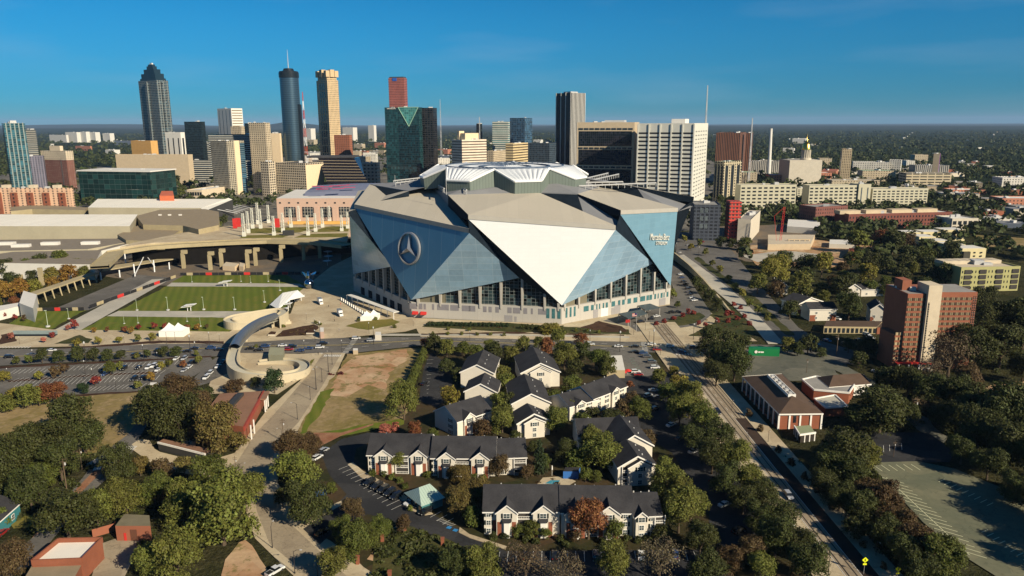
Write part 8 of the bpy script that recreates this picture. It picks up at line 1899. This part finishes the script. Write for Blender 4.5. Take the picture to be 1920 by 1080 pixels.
zone('round the nearest long house', 'trees before the nearest long house', [(1103, 1012, 80, 'R'), (1150, 1015, 46, 'G'), (1240, 1018, 44, 'D'), (970, 1008, 30, 'G'), (996, 1010, 38, 'G'), (1022, 1012, 28, 'G'), (1312, 1040, 70, 'D'), (1272, 1000, 84, 'O'), (1295, 975, 70, 'O'), (1248, 930, 76, 'O'), (1275, 945, 60, 'O'), (1080, 1016, 28, 'U')])
zone('along the bottom edge', 'trees along the bottom edge', [(905, 1090, 80, 'O'), (985, 1095, 96, 'B'), (1060, 1105, 76, 'B'), (1150, 1090, 74, 'O'), (1235, 1092, 104, 'B'), (1320, 1105, 84, 'D'), (1425, 1090, 62, 'O'), (850, 1085, 60, 'D'), (1370, 1080, 56, 'U')])
zone('among the gabled roofs', 'trees among the gabled roofs', [(758, 788, 70, 'O'), (722, 815, 28, 'P'), (740, 812, 22, 'P'), (778, 822, 36, 'R'), (846, 768, 46, 'Y'), (812, 826, 26, 'G'), (942, 812, 60, 'O'), (935, 775, 40, 'O'), (905, 822, 40, 'U'), (952, 742, 44, 'O'), (893, 690, 42, 'G'), (925, 684, 46, 'D'), (958, 684, 44, 'O'), (870, 668, 34, 'G'), (838, 670, 40, 'O'), (815, 662, 36, 'D'), (800, 656, 28, 'R'), (860, 720, 34, 'D'), (942, 715, 36, 'O'), (1058, 695, 54, 'O'), (1024, 668, 34, 'R'), (1092, 680, 42, 'D'), (1122, 698, 54, 'G'), (1140, 708, 40, 'G'), (1072, 752, 54, 'G'), (1042, 812, 62, 'O'), (1090, 812, 44, 'G'), (1066, 780, 44, 'O'), (1168, 790, 44, 'U'), (1150, 815, 54, 'D'), (1196, 792, 48, 'G'), (1186, 760, 32, 'U'), (1046, 650, 36, 'O'), (980, 660, 30, 'O'), (985, 700, 26, 'D'), (1010, 655, 26, 'G'), (1180, 730, 20, 'R'), (1105, 850, 50, 'O'), (1215, 840, 40, 'U'), (1235, 720, 34, 'O'), (1090, 650, 32, 'R'), (920, 660, 30, 'O'), (952, 775, 42, 'D'), (880, 802, 34, 'G'), (1078, 708, 36, 'D'), (1036, 762, 38, 'G'), (1108, 795, 38, 'D'), (836, 702, 34, 'D'), (1142, 802, 44, 'D'), (1172, 856, 42, 'D'), (1122, 862, 46, 'G'), (1002, 852, 36, 'D'), (966, 834, 30, 'D')])
zone('in the line along the boulevard', 'line of trees along the boulevard', [(x_ + 12, y_, w_, *c_) for x_, y_, w_, *c_ in [(1262, 745, 46, 'Y'), (1280, 785, 64, 'O'), (1262, 800, 56, 'O'), (1305, 820, 66, 'G'), (1290, 850, 60, 'D'), (1335, 855, 64, 'D'), (1322, 890, 58, 'D'), (1362, 892, 60, 'O'), (1350, 930, 60, 'D'), (1392, 930, 54, 'O'), (1380, 965, 60, 'D'), (1418, 962, 60, 'D'), (1412, 1000, 64, 'D'), (1448, 1005, 62, 'D'), (1440, 1045, 74, 'D'), (1480, 1055, 74, 'D'), (1500, 1095, 80, 'D'), (1345, 880, 30, 'A'), (1402, 945, 26, 'A'), (1240, 760, 40, 'G'), (1225, 720, 30, 'O'), (1250, 705, 24, 'Y'), (1390, 1060, 60, 'U')]])
zone('at the boulevard corner', 'trees at the boulevard corner', [(1330, 672, 52, 'D'), (1352, 700, 66, 'D'), (1376, 715, 60, 'D'), (1342, 725, 50, 'D'), (1362, 668, 44, 'D'), (1392, 663, 38, 'D'), (1476, 662, 32, 'O'), (1514, 664, 36, 'D'), (1495, 668, 26, 'D'), (1540, 670, 24, 'D')])
zone('behind the church hall', 'big trees behind the church hall', [(x_ - (18 if y_ > 920 else 0), y_, w_, *c_) for x_, y_, w_, *c_ in [(1648, 812, 104, 'D', .78), (1612, 808, 66, 'D', .8), (1690, 802, 62, 'D', .8), (1580, 896, 104, 'D', .85), (1542, 888, 56, 'D', .85), (1618, 884, 58, 'O'), (1550, 910, 70, 'D'), (1605, 925, 62, 'D'), (1640, 945, 56, 'U'), (1590, 960, 60, 'D'), (1632, 990, 62, 'D'), (1672, 975, 64, 'U'), (1700, 1012, 68, 'U'), (1672, 1030, 64, 'D'), (1735, 1050, 72, 'U'), (1705, 1065, 66, 'D'), (1780, 1092, 80, 'G'), (1740, 1095, 70, 'D'), (1560, 935, 50, 'D'), (1620, 1010, 44, 'D')]])
zone('in the wood at the right edge', 'dark wood at the right edge', [(1775, 715, 84, 'B'), (1740, 735, 56, 'B'), (1822, 700, 82, 'D'), (1872, 690, 96, 'D'), (1915, 660, 84, 'D'), (1850, 650, 70, 'D'), (1890, 640, 60, 'D'), (1915, 720, 56, 'D'), (1810, 745, 56, 'U'), (1700, 745, 66, 'D'), (1740, 762, 66, 'D'), (1785, 770, 62, 'D'), (1660, 735, 44, 'D'), (1830, 790, 72, 'D'), (1790, 815, 66, 'D'), (1875, 820, 96, 'D'), (1920, 800, 76, 'D'), (1830, 850, 84, 'D'), (1890, 880, 96, 'D'), (1935, 900, 76, 'D'), (1850, 900, 62, 'D'), (1800, 870, 56, 'D'), (1925, 850, 70, 'D'), (1760, 800, 46, 'D'), (1720, 790, 40, 'U'), (1900, 945, 60, 'D'), (1610, 690, 34, 'D'), (1590, 662, 30, 'D'), (1665, 660, 36, 'D'), (1625, 670, 40, 'D')])
grove('round the gabled houses', 'wood round the gabled houses', [(1440, 505), (1550, 500), (1680, 490), (1790, 520), (1770, 548), (1660, 560), (1480, 575), (1420, 545)], 26, (26, 42), 'DDDGOUDDO', 3, [(1450, 540, 58, 'Y'), (1420, 552, 40, 'O'), (1500, 560, 46, 'O'), (1590, 602, 50, 'D'), (1480, 600, 40, 'D'), (1575, 560, 40, 'D'), (1605, 475, 46, 'O'), (1650, 470, 40, 'R'), (1672, 478, 44, 'D'), (1540, 520, 40, 'Y'), (1625, 535, 36, 'Y')])
grove('below the cream townhouses', 'wood below the cream townhouses', [(1640, 470), (1700, 455), (1780, 490), (1790, 520), (1700, 520), (1650, 500)], 11, (26, 40), 'DDUDG', 5)
grove('beyond the brick tower', 'wood right of the brick tower', [(1835, 592), (1925, 585), (1925, 632), (1840, 632)], 8, (40, 60), 'DDDG', 6)
zone('right of the stadium', 'young trees right of the stadium', [(1295, 470, 16, 'Y'), (1312, 462, 14, 'O'), (1283, 455, 14, 'Y'), (1322, 480, 15, 'O'), (1335, 500, 15, 'O'), (1350, 512, 16, 'Y'), (1365, 530, 16, 'O'), (1378, 545, 16, 'O'), (1392, 560, 18, 'Y'), (1405, 575, 18, 'O'), (1420, 590, 18, 'O'), (1438, 606, 18, 'O'), (1262, 560, 20, 'O'), (1270, 578, 16, 'G'), (1290, 590, 12, 'K'), (1345, 608, 12, 'K'), (1362, 596, 14, 'K'), (1310, 612, 11, 'K'), (1322, 616, 12, 'K'), (1305, 540, 24, 'D'), (1318, 552, 24, 'D'), (1330, 565, 26, 'D'), (1345, 582, 24, 'D'), (1395, 470, 30, 'G'), (1350, 465, 26, 'D'), (1372, 468, 26, 'D')])
zone('on the viaduct edge', 'trees on the viaduct edge', [(305, 452, 18, 'G'), (322, 450, 18, 'O'), (342, 452, 20, 'G'), (360, 448, 20, 'O'), (378, 446, 20, 'O'), (398, 445, 20, 'D'), (415, 443, 18, 'O'), (432, 447, 18, 'G'), (446, 446, 16, 'G'), (420, 424, 20, 'D'), (408, 430, 20, 'G'), (385, 432, 18, 'D'), (350, 462, 14, 'O'), (470, 458, 14, 'D'), (495, 460, 14, 'D'), (560, 460, 16, 'D'), (590, 460, 18, 'D'), (615, 459, 16, 'D')])
grove('below the green glass block', 'trees west of downtown', [(240, 372), (340, 362), (345, 372), (250, 380)], 12, (16, 28), 'DDG', 8, [(130, 375, 22, 'D'), (145, 380, 20, 'D'), (478, 352, 24, 'D'), (492, 360, 20, 'D'), (330, 352, 22, 'D')])
grove('before the cream flats', 'trees before the cream flats', [(5, 352), (78, 345), (80, 350), (10, 358)], 6, (14, 22), 'DG', 9)
# clipped bushes and hedges
def shrub(x, y, w, code, lab, grp, hr=1.0, name='bush', key='lo', sy=1.0):
    g = G(x, y); W = w * mpp(g) * 1.1; i = ntree[0]; ntree[0] += 1
    o = bpy.data.objects.new(name, CROWN[key][i % len(CROWN[key])][0]); o.location = g - Vector((0, 0, .22 * W * hr)); o.scale = (W, W * sy, W * hr); o.rotation_euler = (0, 0, i * 1.3); _link(o, None, g)
    col = TC[code][0]; j = .8 + .4 * ((i * .618) % 1); o.color = (col[0] * j, col[1] * j, col[2] * j, 1); tag(o, lab, 'bush', grp)
hl = [(804 + 8.6 * i, 611 + .12 * i) for i in range(18)]
for i, (x, y) in enumerate(hl): shrub(x, y, 10.5, 'C', 'dark clipped bush along the stadium wall, %s of the hedge' % nth(i, 18), 'hedge along the stadium wall')
hl = [(980 + 9 * i, 617 + .3 * i) for i in range(9)]
for i, (x, y) in enumerate(hl): shrub(x, y, 12, 'D', 'green bush by the pale stadium corner, %s of the row' % nth(i, 9), 'bushes by the stadium corner')
shrub(1030, 625, 44, 'Y', 'broad yellow flowering bush at the pale stadium corner', None, .62, key='mid')
hl = [(796 - 2.6 * i, 664 + 6.2 * i) for i in range(14)]
for i, (x, y) in enumerate(hl): shrub(x, y, 15 + i * .5, 'G', 'narrow cypress of the tall hedge by the vacant lot, %s' % ('nearest the avenue' if i == 0 else 'nearest the viewer' if i == 13 else ORDW[i] + ' from the avenue'), 'cypress hedge by the vacant lot', 1.35, 'cypress', 'mid')
for k_, (ph, grp, pts, w, c) in enumerate((('before the brick panelled house', 'bushes before the brick panelled house', [(700, 892), (720, 893), (735, 900), (750, 905), (788, 890), (800, 895), (826, 893), (845, 898), (890, 898), (760, 917), (905, 900)], 17, 'G'), ('before the nearest long house', 'bushes before the nearest long house', [(925, 1012), (945, 1010), (985, 1016), (1050, 1016), (1175, 1014), (1195, 1018), (1210, 1012), (1225, 1016), (1130, 1020), (1060, 1025), (1005, 1020)], 19, 'D'), ('in the young street trees of the right pavement', 'small street trees on the right pavement', [(1484, 874), (1508, 900), (1531, 925), (1559, 957), (1590, 992), (1618, 1028), (1657, 1068), (1460, 850), (1405, 782), (1425, 810)], 15, 'U'), ('in the young street trees of the left pavement', 'small street trees on the left pavement', [(1458, 960), (1482, 988), (1538, 1058), (1515, 1030), (1462, 972), (1330, 800), (1310, 770)], 15, 'G'), ('in the beds by the avenue', 'young plants by the avenue', [(740, 615), (812, 628), (840, 628), (866, 628), (895, 629), (920, 629), (945, 630), (840, 619), (880, 621), (672, 603), (705, 600), (480, 652), (532, 614), (592, 607), (600, 610), (1060, 626), (1080, 622), (1100, 622), (1122, 625)], 9, 'O'), ('on the stadium forecourt beds', 'red plants on the forecourt', [(1372, 590), (1382, 600), (1396, 596), (1405, 610), (1365, 605), (1388, 580), (1376, 574), (1245, 606), (1262, 600), (1280, 594), (1230, 610), (1300, 590)], 12, 'K'))):
    pts = sorted(pts)
    for i, (x, y) in enumerate(pts): shrub(x, y, w, c, '%s %s, %s' % ({'G': 'rounded green bush', 'D': 'dark bush', 'U': 'young dark street tree', 'O': 'small olive plant', 'K': 'red leaved shrub'}[c] if k_ != 3 else 'young green street tree', ph.replace('in the young street trees of', 'on'), nth(i, len(pts))), grp, .9 if c != 'U' else 1.3, 'bush' if c != 'U' and k_ != 3 else 'small_view_tree', 'lo')
hp, hq = [], []
# thicket of shrubs below the drive: one mass
def mass(name, polys, n_, wr, codes_col, seed, hk=.7, kind='stuff'):
    rg = np.random.default_rng(seed); rr = random.Random(seed); Q = []
    cnt = 0
    while cnt < n_:
        poly = rr.choice(polys); x, y = rr.uniform(min(p[0] for p in poly), max(p[0] for p in poly)), rr.uniform(min(p[1] for p in poly), max(p[1] for p in poly))
        if not inside((x, y), poly): continue
        g = G(x, y); s = rr.uniform(*wr); m_ = 70
        d = rg.normal(size=(m_, 3)); d /= np.linalg.norm(d, axis=1)[:, None]; d[:, 2] = np.abs(d[:, 2])
        p = np.array(g) + d * np.array([s, s, s * hk]) * rg.uniform(.6, 1.05, (m_, 1))
        nr = d + rg.normal(size=(m_, 3)) * .6; nr /= np.linalg.norm(nr, axis=1)[:, None]; a = np.cross(nr, rg.normal(size=(m_, 3))); a /= np.linalg.norm(a, axis=1)[:, None]; b = np.cross(nr, a)
        k_ = (s * .24 * rg.uniform(.5, 1.3, (m_, 1))); a = a * k_; b = b * k_ * .7
        Q.append(np.stack([p - a, p - b, p + a, p + b], 1)); cnt += 1
    return quads(name, np.concatenate(Q), codes_col, kind)
def quads(name, q, col, kind):
    q = q.reshape(-1, 3); n_ = len(q) // 4; me = bpy.data.meshes.new(name); me.vertices.add(4 * n_); me.vertices.foreach_set('co', q.astype(np.float32).ravel())
    me.loops.add(4 * n_); me.loops.foreach_set('vertex_index', np.arange(4 * n_, dtype=np.int32)); me.polygons.add(n_); me.polygons.foreach_set('loop_start', np.arange(0, 4 * n_, 4, dtype=np.int32))
    me.update(calc_edges=True); me.materials.append(m_leaf); o = bpy.data.objects.new(name, me); o.color = (*col, 1); _link(o, None, (0, 0, 0)); o['kind'] = kind; return o
mass('thicket', [[(705, 1020), (760, 990), (870, 1030), (930, 1090), (700, 1090)]], 90, (1.0, 2.4), TC['D'][0], 2)
mass('ground_cover', [[(690, 830), (830, 800), (900, 670), (1160, 670), (1260, 760), (1240, 1010), (900, 1010), (860, 930), (690, 890)]], 150, (.5, 1.3), TC['U'][0], 4, .6)
mass('undergrowth', [[(1440, 850), (1640, 840), (1660, 930), (1720, 1020), (1800, 1090), (1700, 1090), (1500, 890)], [(1640, 700), (1930, 640), (1930, 900), (1800, 860), (1700, 780)], [(0, 850), (200, 840), (160, 900), (60, 1000), (0, 960)], [(270, 760), (390, 750), (390, 820), (290, 820)], [(200, 900), (420, 900), (430, 1000), (300, 1060), (200, 960)]], 420, (.8, 2.2), TC['D'][0], 6, .7)
mass('forecourt_shrubs', [[(1332, 592), (1365, 572), (1392, 576), (1424, 622), (1400, 630), (1300, 628)], [(795, 613), (950, 608), (1180, 619), (1180, 626), (950, 621)], [(520, 630), (590, 610), (588, 626)]], 120, (.5, 1.1), TC['U'][0], 7, .6)
# ------------------------------------------------------------------ far woodland: one mass out to the hills
BX = [(min(p[0] for p in f), max(p[0] for p in f), min(p[1] for p in f), max(p[1] for p in f), f) for f in FOOT]
cityf = FOOT[[i for i, f in enumerate(FOOT) if len(f) == 8][0]] if False else [tuple(G(*p)[:2]) for p in [(-60, 420), (-60, 332), (400, 296), (1300, 290), (1420, 330), (1330, 430), (640, 470), (300, 500)]]
def blocked(x, y, city_ok):
    for x0, x1, y0, y1, f in BX:
        if x0 <= x <= x1 and y0 <= y <= y1:
            if city_ok and len(f) == 8 and abs(f[0][0] - cityf[0][0]) < 1: continue
            if inside((x, y), f): return True
    return False
rr = random.Random(77); rg = np.random.default_rng(77); Q = []; want = 7600; got = 0; tries = 0
while got < want and tries < 60000:
    tries += 1; py = 240 + 285 * rr.random() ** 1.35; px = rr.uniform(-40, 1960)
    if px < 640 and py > 395: continue
    if px > 1290 and py > 325 and rr.random() < (.8 if py > 420 and px > 1660 else .5): continue
    if 640 < px < 1290 and py > 330: continue
    g = G(px, py)
    if g.y > 9000 or g.y < 640: continue
    if blocked(g.x, g.y, rr.random() < .3): continue
    s = rr.uniform(4.0, 7.5) * (1 + g.y / 9000); m_ = 30 if g.y < 1200 else 18 if g.y < 2600 else 9
    d = rg.normal(size=(m_, 3)); d /= np.linalg.norm(d, axis=1)[:, None]; d[:, 2] = np.where(d[:, 2] < -.3, -d[:, 2], d[:, 2])
    p = np.array((g.x, g.y, s * .95)) + d * np.array([s, s, s * .9]) * rg.uniform(.6, 1.05, (m_, 1))
    nr = d + rg.normal(size=(m_, 3)) * .5; nr /= np.linalg.norm(nr, axis=1)[:, None]; a = np.cross(nr, rg.normal(size=(m_, 3))); a /= np.linalg.norm(a, axis=1)[:, None]; b = np.cross(nr, a)
    k_ = s * (.34 if m_ == 30 else .42 if m_ == 18 else .6) * rg.uniform(.6, 1.3, (m_, 1)); a = a * k_; b = b * k_ * .8
    Q.append(np.stack([p - a, p - b, p + a, p + b], 1)); got += 1
fr = MB(); rr = random.Random(9)
for i in range(110):
    g = G(rr.uniform(-20, 1940), 238 + 42 * rr.random() ** 1.5)
    if 1800 < g.y < 9000 and not blocked(g.x, g.y, False): s = rr.uniform(9, 26); fr.box((g.x, g.y, 0), (s, s * .7, rr.uniform(7, 13)), rr.random() * 3, rr.choice((0, 0, 1)), rr.choice((0, 1, 2)))
o = fr.build('far_roofs', [M('white_mid_plain'), M('tan_concrete'), M('grey_roof')]); o['kind'] = 'stuff'
quads('woodland', np.concatenate(Q), (.036, .046, .012), 'stuff')
for i, (x, y, w_) in enumerate(((1975, 985, 90), (2010, 1015, 100), (2050, 1060, 110), (1960, 940, 70), (2095, 1110, 110), (2000, 960, 80))): tree(x, y, w_, 'D', 'dark green broad tree past the picture edge beside the faded lot, %s' % nth(i, 6), 'trees past the right edge')
for o in bpy.data.objects:
    if o.parent is None and o.get('label') and len(o['label'].split()) > 16: print('LONG', len(o['label'].split()), o['label'])
print('TREES', ntree[0], 'woodland', got, 'objects', len(bpy.data.objects))
